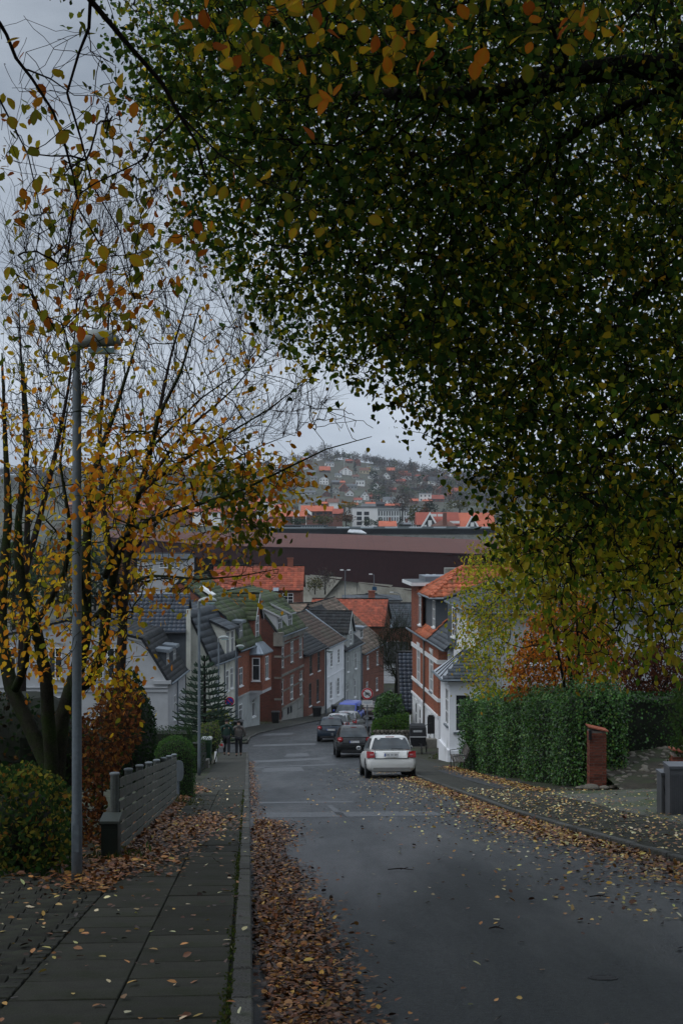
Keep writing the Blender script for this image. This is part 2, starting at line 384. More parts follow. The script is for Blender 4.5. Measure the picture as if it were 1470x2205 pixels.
def resample(pts, step):
    pts = [np.array(p, float) for p in pts]; out = [pts[0]]
    # Catmull-Rom through the points
    n = len(pts)
    for i in range(n - 1):
        p0, p1, p2, p3 = pts[max(i - 1, 0)], pts[i], pts[i + 1], pts[min(i + 2, n - 1)]
        k = max(1, int(np.linalg.norm(p2 - p1) / step))
        for j in range(1, k + 1):
            t = j / k
            out.append(.5 * ((2 * p1) + (-p0 + p2) * t + (2 * p0 - 5 * p1 + 4 * p2 - p3) * t * t + (-p0 + 3 * p1 - 3 * p2 + p3) * t ** 3))
    return np.array(out)
def frusta(A, B, ra, rb, n):
    d = unit(B - A); h = np.where(np.abs(d[:, 2:3]) < .8, np.array([[0, 0, 1.]]), np.array([[1., 0, 0]]))
    u = unit(np.cross(d, h)); w = np.cross(d, u); th = 2 * np.pi * np.arange(n) / n
    ring = np.cos(th)[None, :, None] * u[:, None] + np.sin(th)[None, :, None] * w[:, None]
    V = np.concatenate([A[:, None] + ring * ra[:, None, None], B[:, None] + ring * rb[:, None, None]], 1).reshape(-1, 3)
    i = np.arange(n); q = np.stack([i, (i + 1) % n, n + (i + 1) % n, n + i], 1)
    return V, (q[None] + (np.arange(len(A)) * 2 * n)[:, None, None]).reshape(-1, 4)
def grow(stems, targets, bf=.35, up=0.0, r_tip=.0035, expo=.45, jit=.12, step=.35, rmax=.2):
    """join every target point to the nearest standing wood: gives (nodes, parent, radius, is_stem, segments)"""
    P0, par, stem, rad, plen = [], [], [], [], []
    for pts, r0, r1 in stems:
        R = resample(pts, step); b = len(P0); L = 0
        near = -1
        if P0:
            dd = np.linalg.norm(np.array(P0) - R[0], axis=1); near = int(dd.argmin()) if dd.min() < 1.0 else -1
        for i, p in enumerate(R):
            P0.append(p); par.append(b + i - 1 if i else near); stem.append(True)
            rad.append(r0 + (r1 - r0) * i / max(1, len(R) - 1)); plen.append(L * .3); L += step
    n0 = len(P0); T = np.array(targets, float)
    S = np.array(P0)
    dn = np.array([np.linalg.norm(S - t, axis=1).min() for t in T]); order = np.argsort(dn); T = T[order]
    Nn = n0 + len(T); X = np.zeros((Nn, 3)); X[:n0] = S; pl = np.zeros(Nn); pl[:n0] = plen
    par = np.array(par + [-1] * len(T)); k = n0
    for t in T:
        v = t - X[:k]; d = np.linalg.norm(v, axis=1) + 1e-6
        cost = d + bf * pl[:k]
        if up: cost = cost - up * v[:, 2]
        j = int(cost.argmin()); X[k] = t; par[k] = j; pl[k] = pl[j] + d[j]; k += 1
    cnt = np.zeros(Nn); child = np.zeros(Nn, int)
    for i in range(Nn - 1, n0 - 1, -1):
        cnt[i] = max(cnt[i], 1); cnt[par[i]] += cnt[i] if par[i] >= n0 else 0; child[par[i]] += 1
    r = r_tip * np.maximum(cnt, 1) ** expo; r[:n0] = rad; r = np.minimum(r, rmax)
    idx = np.arange(n0, Nn); A = X[par[idx]]; B = X[idx]; rb = r[idx]; ra = np.minimum(np.maximum(rb * 1.15, rb), r[par[idx]])
    d = np.linalg.norm(B - A, axis=1, keepdims=True)
    M1 = A + (B - A) * .35 + RNG.normal(size=A.shape) * d * jit; M2 = A + (B - A) * .7 + RNG.normal(size=A.shape) * d * jit * .8
    SA = np.concatenate([A, M1, M2]); SB = np.concatenate([M1, M2, B])
    RA = np.concatenate([ra, ra * .9 + rb * .1, ra * .4 + rb * .6]); RB = np.concatenate([ra * .9 + rb * .1, ra * .4 + rb * .6, rb])
    return X, par, r, n0, (SA, SB, RA, RB), child
def wood(name, stems, segs, m, parent, n=4, step=.35, ns=8, kind=None, twig_name='twigs'):
    mb = MB()
    for pts, r0, r1 in stems:
        R = resample(pts, step); k = len(R)
        rr = [(r0 + (r1 - r0) * i / max(1, k - 1)) * (1 + .06 * math.sin(i * 2.3)) for i in range(k)]
        mb.tube(R, rr, ns)
    o = mb.build(name, m, parent, smooth=True, uv=False)
    if segs is not None:
        V, Fq = frusta(*segs, n); t = np_mesh(twig_name, V, Fq, m, parent, smooth=True); t['kind'] = 'stuff'
        return o, t
    return o
def in_poly(x, y, poly):
    x = np.asarray(x, float); y = np.asarray(y, float); c = np.zeros(x.shape, bool); n = len(poly)
    for i in range(n):
        x1, y1 = poly[i]; x2, y2 = poly[(i + 1) % n]
        with np.errstate(divide='ignore', invalid='ignore'):
            c ^= ((y1 > y) != (y2 > y)) & (x < (x2 - x1) * (y - y1) / ((y2 - y1) if y2 != y1 else 1e-9) + x1)
    return c
def vol_points(poly, d0, d1, N, noise=0.0, fs=.5, dpow=1.0):
    """N points spread through the solid whose outline, seen from the street, is poly (photo pixels) and whose depth runs d0..d1"""
    xs = [p[0] for p in poly]; ys = [p[1] for p in poly]; out = []
    from mathutils import noise as mn
    got = 0
    while got < N:
        k = N * 3; x = RNG.uniform(min(xs), max(xs), k); y = RNG.uniform(min(ys), max(ys), k)
        ok = in_poly(x, y, poly); x, y = x[ok], y[ok]; D = d0 + (d1 - d0) * RNG.uniform(size=len(x)) ** dpow
        p = np.stack([(x - 735) / FPX * D, D, (1102.5 - y) / FPX * D], 1)
        if noise:
            nv = np.array([mn.noise(Vector(q) * fs) for q in p]); p = p[nv + RNG.uniform(-.15, .15, len(nv)) > -noise_cut(noise)]
        out.append(p); got += len(p)
    return np.concatenate(out)[:N]
def noise_cut(n): return .35 - n * .35
def mesh_of(key, mb_fn, mat_):
    """a mesh made once and shared by alike pieces"""
    k = 'shared_' + key
    if k not in _LEAFM:
        mb = mb_fn(); me = bpy.data.meshes.new(key); me.from_pydata(mb.v, [], mb.f)
        for m in (mat_ if isinstance(mat_, list) else [mat_]): me.materials.append(m)
        if max(mb.m or [0]) > 0: me.polygons.foreach_set('material_index', mb.m)
        me.update(); auto_uv(me); _LEAFM[k] = me
    return _LEAFM[k]
def piece(name, me, parent, loc, rot=(0, 0, 0), sc=(1, 1, 1)):
    o = bpy.data.objects.new(name, me); COL.objects.link(o)
    if parent is not None: o.parent = parent; o.location = Vector(loc) - wpos(parent)
    else: o.location = loc
    o.rotation_euler = rot; o.scale = sc
    return o

# ------------------------------------------------------------------ materials that vary from piece to piece
def piece_mat(name, col, var=.3, **kw):
    m = mat(name, col, **kw); t = m.node_tree; b = t.nodes['Principled BSDF']
    oi = t.nodes.new('ShaderNodeObjectInfo'); mr = t.nodes.new('ShaderNodeMapRange'); mr.inputs[3].default_value = 1 - var; mr.inputs[4].default_value = 1 + var
    t.links.new(oi.outputs['Random'], mr.inputs[0])
    src = b.inputs['Base Color'].links[0].from_socket
    c = t.nodes.new('ShaderNodeMix'); c.data_type = 'RGBA'; c.blend_type = 'MULTIPLY'; c.inputs[0].default_value = 1
    t.links.new(src, c.inputs[6]); t.links.new(mr.outputs[0], c.inputs[7]); t.links.new(c.outputs[2], b.inputs['Base Color'])
    return m
SLAB = piece_mat('pavement_slab', (.037, .037, .030), .22, spec=.1, rough=.85, scale=4, fine=.22, fscale=90, stain=(.022, .026, .014), sscale=2.2, samt=.45, bump=.25)
KERBM = piece_mat('granite_kerb', (.070, .069, .064), .22, spec=.15, rough=.85, scale=9, fine=.6, fscale=70, stain=(.05, .055, .035), sscale=4, samt=.4, bump=.3)
PAVER = piece_mat('driveway_paver', (.031, .031, .026), .22, spec=.1, rough=.85, scale=6, fine=.2, fscale=120, stain=(.04, .045, .03), sscale=3, samt=.4, bump=.3)
COBBLE = piece_mat('field_stone', (.11, .098, .08), .35, rough=.8, scale=7, fine=.2, fscale=80, stain=(.07, .075, .045), sscale=5, samt=.4)
BRICKP = piece_mat('pillar_brick', (.17, .048, .028), .35, rough=.85, scale=9, fine=.2, fscale=120, stain=(.07, .03, .02), sscale=6, samt=.45, bump=.3)
BOARDM = piece_mat('fence_board', (.098, .097, .084), .07, rough=.85, scale=3, fine=.25, fscale=40, stain=(.05, .065, .04), sscale=2.5, samt=.45, bump=.35)
SOIL = mat('soil', (.035, .030, .022), .95, .35, 3, fine=.3, fscale=50, stain=(.03, .045, .015), sscale=1.2, samt=.6, bump=.6)
JOINT = mat('joint_soil', (.022, .024, .015), .95, .3, 5)

def asphalt(name, col, r0, r1, sheen=0.0):
    m, t, b = _base(name); N, K = t.nodes.new, t.links.new
    tcn = N('ShaderNodeTexCoord')
    big = N('ShaderNodeTexNoise'); big.inputs['Scale'].default_value = .35; big.inputs['Detail'].default_value = 7; big.inputs['Roughness'].default_value = .62
    mpn = N('ShaderNodeMapping'); mpn.inputs['Scale'].default_value = (1.6, .22, 1); K(tcn.outputs['Object'], mpn.inputs[0]); K(mpn.outputs[0], big.inputs['Vector'])
    fi = N('ShaderNodeTexNoise'); fi.inputs['Scale'].default_value = 95; fi.inputs['Detail'].default_value = 2; K(tcn.outputs['Object'], fi.inputs['Vector'])
    vo = N('ShaderNodeTexVoronoi'); vo.inputs['Scale'].default_value = 120; K(tcn.outputs['Object'], vo.inputs['Vector'])
    a = N('ShaderNodeMapRange'); a.inputs[1].default_value = .3; a.inputs[2].default_value = .72; a.inputs[3].default_value = .62; a.inputs[4].default_value = 1.45; K(big.outputs[0], a.inputs[0])
    f = N('ShaderNodeMapRange'); f.inputs[1].default_value = .3; f.inputs[2].default_value = .7; f.inputs[3].default_value = .55; f.inputs[4].default_value = 1.6; K(fi.outputs[0], f.inputs[0])
    md = N('ShaderNodeTexNoise'); md.inputs['Scale'].default_value = 26; md.inputs['Detail'].default_value = 4; md.inputs['Roughness'].default_value = .8; K(tcn.outputs['Object'], md.inputs['Vector'])
    g = N('ShaderNodeMapRange'); g.inputs[1].default_value = .35; g.inputs[2].default_value = .65; g.inputs[3].default_value = .45; g.inputs[4].default_value = 1.7; K(md.outputs[0], g.inputs[0])
    m0 = N('ShaderNodeMath'); m0.operation = 'MULTIPLY'; K(f.outputs[0], m0.inputs[0]); K(g.outputs[0], m0.inputs[1])
    mu = N('ShaderNodeMath'); mu.operation = 'MULTIPLY'; K(a.outputs[0], mu.inputs[0]); K(m0.outputs[0], mu.inputs[1])
    c = N('ShaderNodeMix'); c.data_type = 'RGBA'; c.blend_type = 'MULTIPLY'; c.inputs[0].default_value = 1; c.inputs[6].default_value = (*col, 1); K(mu.outputs[0], c.inputs[7])
    K(c.outputs[2], b.inputs['Base Color']); b.inputs['Specular IOR Level'].default_value = .32
    r = N('ShaderNodeMapRange'); r.inputs[1].default_value = .35; r.inputs[2].default_value = .65; r.inputs[3].default_value = r0; r.inputs[4].default_value = r1; K(big.outputs[0], r.inputs[0]); K(r.outputs[0], b.inputs['Roughness'])
    bp = N('ShaderNodeBump'); bp.inputs['Strength'].default_value = .55; bp.inputs['Distance'].default_value = .006; K(vo.outputs[0], bp.inputs['Height']); K(bp.outputs[0], b.inputs['Normal'])
    _MC[name] = m; return m
ASPH = asphalt('damp_asphalt', (.015, .0175, .0185), .30, .66)
ASPH2 = asphalt('pale_asphalt_repair', (.060, .064, .068), .38, .6)
ASPH3 = asphalt('dark_asphalt', (.026, .027, .028), .5, .8)

# ------------------------------------------------------------------ ground
def strip(name, fx0, fx1, y0, y1, dz, m, parent=None, nx=4, dy=1.0, kind='structure', dz2=None):
    ys = np.arange(y0, y1 + dy * .5, dy); V = []; Fq = []
    for y in ys:
        a, b = fx0(y), fx1(y)
        for i in range(nx + 1):
            t = i / nx; V.append((a + (b - a) * t, y, G(y) + dz + ((dz2 - dz) * t if dz2 is not None else 0)))
    for j in range(len(ys) - 1):
        for i in range(nx):
            k = j * (nx + 1) + i; Fq.append((k, k + 1, k + nx + 2, k + nx + 1))
    o = np_mesh(name, V, Fq, m, parent)
    auto_uv(o.data)
    if kind and parent is None: o['kind'] = kind
    return o
def build_ground():
    ys = np.concatenate([np.arange(-40, 230, 4.0), np.arange(230, 700, 20.0), np.arange(700, 1800, 24.0), np.arange(1800, 4300, 200.0)])
    xs = np.concatenate([np.arange(-2400, -500, 100.0), np.arange(-500, -60, 22.0), np.arange(-60, 61, 10.0), np.arange(82, 500, 22.0), np.arange(500, 2401, 100.0)])
    V = []
    for y in ys:
        for x in xs:
            if y < 420: z = G(y) - .14
            else: z = -22.14
            if y >= 700: z = hill_z(x, y)
            if y > 1550: z = hill_z(x * 1550 / y, 1550) - 0.004 * (y - 1550)
            if -40 <= y < 230 and x > 40: z += min(6, (x - 40) * .05)
            V.append((x, y, z))
    n = len(xs); Fq = [(j * n + i, j * n + i + 1, (j + 1) * n + i + 1, (j + 1) * n + i) for j in range(len(ys) - 1) for i in range(n - 1)]
    gm = mat('ground_grass_and_scrub', (.062, .070, .048), .95, .4, .02, fine=.3, fscale=.25, stain=(.055, .045, .030), sscale=.012, samt=.6)
    o = np_mesh('ground', V, Fq, gm, None, smooth=True); o['kind'] = 'structure'
build_ground()
road = strip('road', kerbL, kerbR, -14, 250, 0, ASPH, nx=6, dy=1.0)
side = strip('side_street', lambda y: -40, lambda y: kerbL(y) + .01, 75.5, 85.0, -.004, ASPH, nx=10)
strip('garden_ground', lambda y: -60, lambda y: kerbL(y) - 1.45, -14, 75.4, .075, SOIL, nx=12)
strip('garden_ground_beyond', lambda y: -60, lambda y: kerbL(y) - .1, 85.1, 230, .05, SOIL, nx=12)
strip('garden_ground_east', lambda y: kerbR(y) + .1, lambda y: 60, -14, 250, .06, SOIL, nx=12)

# pavement beside the camera: two rows of slabs, each slab laid singly as far as it can be told apart
pl = strip('pavement', lambda y: kerbL(y) - 1.47, lambda y: kerbL(y) - .12, -14, 75, .084, JOINT, nx=2)
def slab_mb(w, l, h=.05, c=.006):
    mb = MB(); a, b = w / 2, l / 2
    mb.add([(-a, -b, -h), (a, -b, -h), (a, b, -h), (-a, b, -h), (-a, -b, -c), (a, -b, -c), (a, b, -c), (-a, b, -c), (-a + c, -b + c, 0), (a - c, -b + c, 0), (a - c, b - c, 0), (-a + c, b - c, 0)],
           [(0, 1, 5, 4), (1, 2, 6, 5), (2, 3, 7, 6), (3, 0, 4, 7), (4, 5, 9, 8), (5, 6, 10, 9), (6, 7, 11, 10), (7, 4, 8, 11), (8, 9, 10, 11)])
    return mb
sm = {l: mesh_of(f'slab_{l}', lambda l=l: slab_mb(.620, l / 100 - .008), SLAB) for l in (62, 80, 100)}
slope = lambda y: math.atan2(G(y + .5) - G(y - .5), 1.0)
head = lambda f, y: math.atan2(-(f(y + .5) - f(y - .5)), 1.0)
for c in (0, 1):
    y = 4.6 + c * .35
    while y < 37:
        l = random.choice((62, 80, 80, 100)); yc = y + l / 200
        piece('slab', sm[l], pl, (kerbL(yc) - .15 - .312 - c * .628, yc, G(yc) + .110 + random.uniform(-.004, .004)), (slope(yc) + random.uniform(-.006, .006), random.uniform(-.008, .008), head(kerbL, yc)))
        y += l / 100
far_slab = brick_mat('far_pavement_slabs', (.050, .050, .042), (.040, .040, .034), (.02, .022, .015), w=.8, h=.62, ms=.012, gamt=.4)  # toned lighter than the near slabs: the brighter light is put into the colour
strip('far_paving', lambda y: kerbL(y) - 1.45, lambda y: kerbL(y) - .13, 37.2, 74.6, .104, far_slab, pl, nx=2)['kind'] = 'stuff'
strip('pavement_beyond', lambda y: kerbL(y) - 2.9, lambda y: kerbL(y) - .13, 87.5, 175, .104, far_slab, nx=2)
# kerb stones
def kerb_mb(l): 
    mb = slab_mb(.125, l, .2, .012)
    return mb
kmesh = [mesh_of(f'kerb_{i}', lambda l=l: kerb_mb(l), KERBM) for i, l in enumerate((.97, .78, .6))]
for nm, fn, y0, y1, s in (('kerb', kerbL, 4, 76, -1), ('kerb_of_the_bend', kerbL, 87, 150, -1), ('kerb_opposite', kerbR, 9, 110, 1)):
    base = strip(nm, (lambda y, fn=fn, s=s: fn(y) + min(0, s * .13)), (lambda y, fn=fn, s=s: fn(y) + max(0, s * .13)), y0, y1, .06, JOINT, nx=1)
    y = y0
    while y < y1 - 1:
        i = 0 if y > 30 else random.choice((0, 0, 1, 2)); l = (1.0, .8, .62)[i]
        if y > 60: l = 1.0; i = 0
        yc = y + l / 2
        piece('kerb_stone', kmesh[i], base, (fn(yc) + s * .0625, yc, G(yc) + .115 + random.uniform(-.006, .006)), (slope(yc), random.uniform(-.01, .01), head(fn, yc)), (1, 1 if y < 60 else 1.01, 1))
        y += l
# pavement opposite, under fallen leaves
pr = strip('pavement_opposite', lambda y: kerbR(y) + .13, lambda y: kerbR(y) + 2.05, -14, 110, .084, JOINT, nx=2)
for c in range(3):
    y = 15 + c * .3
    while y < 33:
        l = random.choice((62, 80, 80)); yc = y + l / 200
        piece('slab', sm[l], pr, (kerbR(yc) + .15 + .312 + c * .628, yc, G(yc) + .110 + random.uniform(-.004, .004)), (slope(yc) + random.uniform(-.006, .006), random.uniform(-.008, .008), head(kerbR, yc)))
        y += l / 100
strip('far_paving', lambda y: kerbR(y) + .14, lambda y: kerbR(y) + 2.03, 33.2, 110, .104, far_slab, pr, nx=2)['kind'] = 'stuff'
dr = strip('driveway', lambda y: kerbR(y) + 2.07, lambda y: 30, 18, 36.5, .102, mat('driveway_gravel', (.075, .075, .062), .9, .3, 2, fine=.4, fscale=30, stain=(.04, .055, .02), samt=.6, bump=.8), nx=6, dz2=.9)
strip('asphalt_apron', lambda y: kerbR(y) + 1.2, lambda y: kerbR(y) + 2.1 + .5 * math.sin((y - 38) / 14 * 3.1), 38, 54, .112, ASPH3, nx=2)
# block paving of the driveway in the near corner
dp = strip('block_paving', lambda y: kerbL(y) - 5.5, lambda y: kerbL(y) - 1.475, 3, 15.4, .088, JOINT, nx=2)
def paver_mb():
    o = [(-.1, -.08), (-.02, -.09), (.04, -.06), (.1, -.07), (.108, 0), (.1, .078), (.03, .07), (-.03, .1), (-.1, .078), (-.092, 0)]
    mb = MB(); k = len(o)
    mb.add([(x, y, -.04) for x, y in o] + [(x, y, -.005) for x, y in o] + [(x * .95, y * .94, 0) for x, y in o],
           [(i, (i + 1) % k, k + (i + 1) % k, k + i) for i in range(k)] + [(k + i, k + (i + 1) % k, 2 * k + (i + 1) % k, 2 * k + i) for i in range(k)] + [tuple(range(2 * k, 3 * k))])
    return mb
pvm = mesh_of('paver', paver_mb, PAVER); npv = 0
yy = 7.6; row = 0
while yy < 15.3:
    xx = kerbL(yy) - 1.41 - .10
    if row % 2 and yy < 13.3: piece('paver', pvm, dp, (xx + .045, yy, G(yy) + .112), (slope(yy), 0, head(kerbL, yy)), (.5, 1, 1)); xx -= .105
    lim = XP(-25, yy)
    edge = kerbL(yy) - 1.30 - max(0, (yy - 13.2)) * .55
    while xx > lim:
        if xx < edge and npv < 420:
            piece('paver', pvm, dp, (xx, yy, G(yy) + .112 + random.uniform(-.005, .005)), (slope(yy) + random.uniform(-.01, .01), random.uniform(-.015, .015), head(kerbL, yy) + (math.pi if row % 2 else 0))); npv += 1
        xx -= .206
    yy += .166; row += 1
# repairs in the asphalt
def road_patch(pts, name='road_patch', m=ASPH2, dz=.004):
    q = [hit(*p) for p in pts]; mb = MB(); n = 6
    a, b, c, d = q
    for i in range(n):
        for j in range(n):
            def S(u, v): 
                p = (a * (1 - u) + b * u) * (1 - v) + (d * (1 - u) + c * u) * v; return (p.x, p.y, G(p.y) + dz)
            mb.poly([S(i / n, j / n), S((i + 1) / n, j / n), S((i + 1) / n, (j + 1) / n), S(i / n, (j + 1) / n)])
    o = mb.build(name, m, road); return o
for q in ([(566, 1663), (655, 1661), (648, 1650), (570, 1652)], [(545, 1643), (700, 1636), (700, 1631), (545, 1638)], [(612, 1630), (668, 1629), (662, 1622), (618, 1623)],
          [(545, 1608), (680, 1604), (680, 1600), (545, 1604)], [(560, 1585), (628, 1583), (632, 1578), (572, 1580)],
          [(572, 1762), (960, 1757), (930, 1747), (572, 1751)], [(545, 1732), (760, 1729), (760, 1725), (545, 1728)], [(726, 1757), (748, 1760), (713, 1734), (703, 1735)],
          [(545, 1655), (720, 1648), (720, 1645), (545, 1652)]):
    road_patch(q)
road_patch([(560, 2120), (640, 2120), (595, 1870), (548, 1870)], 'dark_gutter_repair', ASPH3, .003)
def manhole(px, py, r, label):
    p = hit(px, py); t = empty('manhole_cover', p, label, 'manhole cover')
    n = Vector((0, -math.sin(slope(p.y)), math.cos(slope(p.y)))); iron = mat('cast_iron', (.034, .035, .037), .7, .3, 12, metal=.1)
    a = Vector((1, 0, 0)); b = n.cross(a)
    def ring(rr, z): return [p + n * z + (a * math.cos(w) + b * math.sin(w)) * rr for w in np.linspace(0, 2 * math.pi, 28, endpoint=False)]
    MB().loft([ring(r, .001), ring(r, .005), ring(r * .86, .005), ring(r * .86, .002)], cap=False).build('rim', iron, t)
    mb = MB().poly(ring(r * .85, .003))
    mb.build('lid', iron, t)
    mb = MB()
    for i in range(-3, 4):
        w = math.sqrt(max(0, (r * .8) ** 2 - (i * r * .2) ** 2)); c = p + b * i * r * .2 + n * .002
        mb.box(c - a * w - b * .012, a * 2 * w, b * .024, n * .003)
    mb.build('rib', iron, t)['kind'] = 'stuff'
manhole(603, 1781, .25, 'round iron manhole cover in the road beside the leaf-filled gutter')
manhole(1297, 2110, .10, 'iron manhole cover in the dark near corner of the road')

# ------------------------------------------------------------------ fallen leaves
def litter(name, xy, size, tints, lift=.012, flat=.35, parent=None, label=None, pile=0.0):
    N = len(xy); z = Ga(xy[:, 1]) + lift + RNG.uniform(0, 1, N) ** 2 * pile
    kl = np.array([kerbL(y) for y in xy[:, 1]]); kr = np.array([kerbR(y) for y in xy[:, 1]])
    z += np.where((xy[:, 0] < kl) | (xy[:, 0] > kr), .112, 0)
    dr_ = (xy[:, 0] > kr + 2.07) & (xy[:, 1] > 18) & (xy[:, 1] < 36.5)
    z += np.where(dr_, .8 * np.clip((xy[:, 0] - kr - 2.07) / np.maximum(30 - kr - 2.07, 1), 0, 1), 0)
    pos = np.stack([xy[:, 0], xy[:, 1], z], 1)
    a = rnd_dir(N, s=1.0); a[:, 2] *= .22; a[:, 2] -= .12 * a[:, 1]
    n = rnd_dir(N, (0, .15 / flat * .35, 1 / flat * .35), flat)
    V, Fq, t = leaf_arrays(pos, size * (1 + RNG.normal(size=N) * .22), a, n, tints, T_MID)
    V[:, 2] = np.maximum(V[:, 2], np.repeat(z - lift + .004, 6))
    o = np_mesh(name, V, Fq, LITTER, parent, t); o['kind'] = 'stuff'
    if label: tag(o, label)
    return o
BR = [(.22, .085, .022), (.14, .050, .017), (.075, .028, .012), (.32, .14, .03), (.42, .25, .05), (.035, .016, .009)]
YL = [(.52, .38, .10), (.50, .30, .08), (.44, .40, .14), (.58, .50, .30), (.40, .20, .06)]
def band(N, f, y0, y1, w0, w1, pw=1.5, ypow=1.0, c=None):
    y = y0 + (y1 - y0) * RNG.uniform(size=N) ** ypow
    t = np.abs(RNG.normal(size=N)) * .45 if pw else RNG.uniform(size=N)
    t = np.clip(t, 0, 1.6)
    wob = np.interp(y, np.arange(0, 120, 1.7), np.random.default_rng(5).uniform(.55, 1.45, len(np.arange(0, 120, 1.7))))
    k = np.array([f(v) for v in y]); x = k + w0 + (w1 - w0) * t * wob
    return np.stack([x, y], 1)
# gutter on the near side
a = band(14000, kerbL, 6.6, 26, .10, .56, ypow=1.1); b = band(5000, kerbL, 10, 24, .03, .5, ypow=1.0); c = band(1800, kerbL, 26, 66, .03, .34)
d = np.stack([RNG.normal(.42, .17, 4200), RNG.uniform(6.4, 14, 4200)], 1); d[:, 0] = np.array([kerbL(v) for v in d[:, 1]]) + np.abs(d[:, 0])
litter('fallen_leaves', np.concatenate([a, b, c, d]), .050, pick(25000, BR, [4, 5, 6, 3, 1.3, 7]), pile=.04, label='drift of brown and yellow fallen leaves in the gutter beside the kerb')
# gutter opposite
a = band(9000, kerbR, 15, 50, -.02, -.46, ypow=1.0); b = band(5000, kerbR, 19, 32, 0, -.58); c = band(1000, kerbR, 15, 30, -.4, -1.3)
xy = np.concatenate([a, b, c])
litter('fallen_leaves', xy, .068, pick(len(xy), BR + YL[:3], [4, 5, 5, 4, 2.4, 4, 2.5, 2.5, 1]), pile=.05, label='yellow and brown leaf drift along the kerb opposite')
# pile by the fence and soil strip
def blob(N, px, py, sx, sy):
    p = hit(px, py); return np.stack([RNG.normal(p.x, sx, N), RNG.normal(p.y, sy, N)], 1)
y = 13.6 + 19 * RNG.uniform(size=5600); x = np.array([kerbL(v) for v in y]) - 1.42 - np.abs(RNG.normal(size=5600)) * .34 + .06
xy = np.concatenate([np.stack([x, y], 1), blob(2600, 410, 1800, .3, 1.8), blob(900, 330, 1860, .25, 1.0), blob(700, 405, 1715, .2, 1.3), blob(500, 225, 1905, .35, .5)])
litter('fallen_leaves', xy, .07, pick(len(xy), BR, [6, 5, 3, 5, 1, 2]), pile=.05, label='heap of russet leaves at the foot of the board fence')
# single leaves scattered on slabs, road and driveway
n = 520; y = 7 + 40 * RNG.uniform(size=n) ** 1.2; x = np.array([kerbL(v) for v in y]) - RNG.uniform(.05, 1.5, n)
n2 = 380; y2 = RNG.uniform(7.2, 15, n2); x2 = np.array([kerbL(v) for v in y2]) - RNG.uniform(1.5, 3.6, n2)
xy = np.concatenate([np.stack([x, y], 1), np.stack([x2, y2], 1)])
litter('scattered_leaves', xy, .058, pick(len(xy), BR + YL, [3, 4, 6, 2, 1, 6, 2, 2, 1, 5, 2]), label='single pale leaves scattered over the pavement slabs')
n = 3000; y = 12 + 46 * RNG.uniform(size=n) ** 1.1; t = np.abs(RNG.normal(size=n)) ** 1.1 * .62; x = np.array([kerbR(v) for v in y]) - .3 - t * 1.7
m_ = 420; y3 = RNG.uniform(7, 60, m_); x3 = RNG.uniform(-1, 5, m_)
ok = np.array([kerbL(v) for v in y3]) + .2 < x3; ok &= x3 < np.array([kerbR(v) for v in y3]); x3, y3 = x3[ok], y3[ok]
ok = x > np.array([kerbL(v) for v in y]) + .3
xy = np.concatenate([np.stack([x, y], 1)[ok], np.stack([x3, y3], 1)])
litter('scattered_leaves', xy, .056, pick(len(xy), BR + YL, [2, 3, 4, 1, 2, 4, 4, 3, 3, 4, 2]), label='yellow leaves scattered over the asphalt below the trees')
n = 3300; y = RNG.uniform(15, 38, n); x = np.array([kerbR(v) for v in y]) + .15 + np.abs(RNG.normal(size=n)) * 1.9
litter('scattered_leaves', np.stack([x, y], 1), .06, pick(n, BR + YL, [2, 3, 4, 1, 2, 2, 5, 3, 3, 4, 2]), label='yellow leaves strewn over the pavement and driveway opposite')
n = 3200; y = RNG.uniform(36, 57, n); x = np.array([kerbR(v) for v in y]) + 2.25 - np.abs(RNG.normal(size=n)) * .3
litter('fallen_leaves', np.stack([x, y], 1), .075, pick(n, BR + YL[:2], [4, 3, 2, 5, 4, 1, 3, 3]), pile=.04, label='line of orange leaves along the foot of the ivy hedge')
# moss and weeds in the kerb joint
n = 2600; y = 7 + 30 * RNG.uniform(size=n) ** 1.3; x = np.array([kerbL(v) for v in y]) - .15 + RNG.normal(size=n) * .018
keep = (np.sin(y * 1.9) + np.sin(y * .83 + 1) > -.2) | (RNG.uniform(size=n) < .15); x, y = x[keep], y[keep]
foliage('moss', np.stack([x, y, Ga(y) + .104], 1), .022, pick(len(x), [(.05, .075, .015), (.035, .055, .012), (.07, .08, .02)]), tpl=T_LO, bias_a=(0, -.2, .8), bias_n=(0, -1, 0))
def tuft(px, py, N, r, h, lab):
    p = hit(px, py); q = np.stack([RNG.normal(p.x, r, N), RNG.normal(p.y, r * 1.8, N), np.full(N, p.z + .1)], 1)
    o = foliage('weeds', q, h, pick(N, [(.05, .085, .02), (.06, .07, .02), (.09, .09, .03)]), tpl=(T_LO[0] * np.array([.35, 1, 1]), T_LO[1]), bias_a=(0, -.1, .9), bias_n=(0, -1, .1)); tag(o, lab)
tuft(948, 1637, 260, .22, .12, 'weeds at the corner of the white plinth')
tuft(570, 1562, 300, .7, .1, 'weeds along the foot of the grey wall')
tuft(395, 1745, 240, .2, .09, 'weeds between the fence and the slabs')
tuft(240, 1880, 200, .2, .1, 'weeds beside the dark meter box')

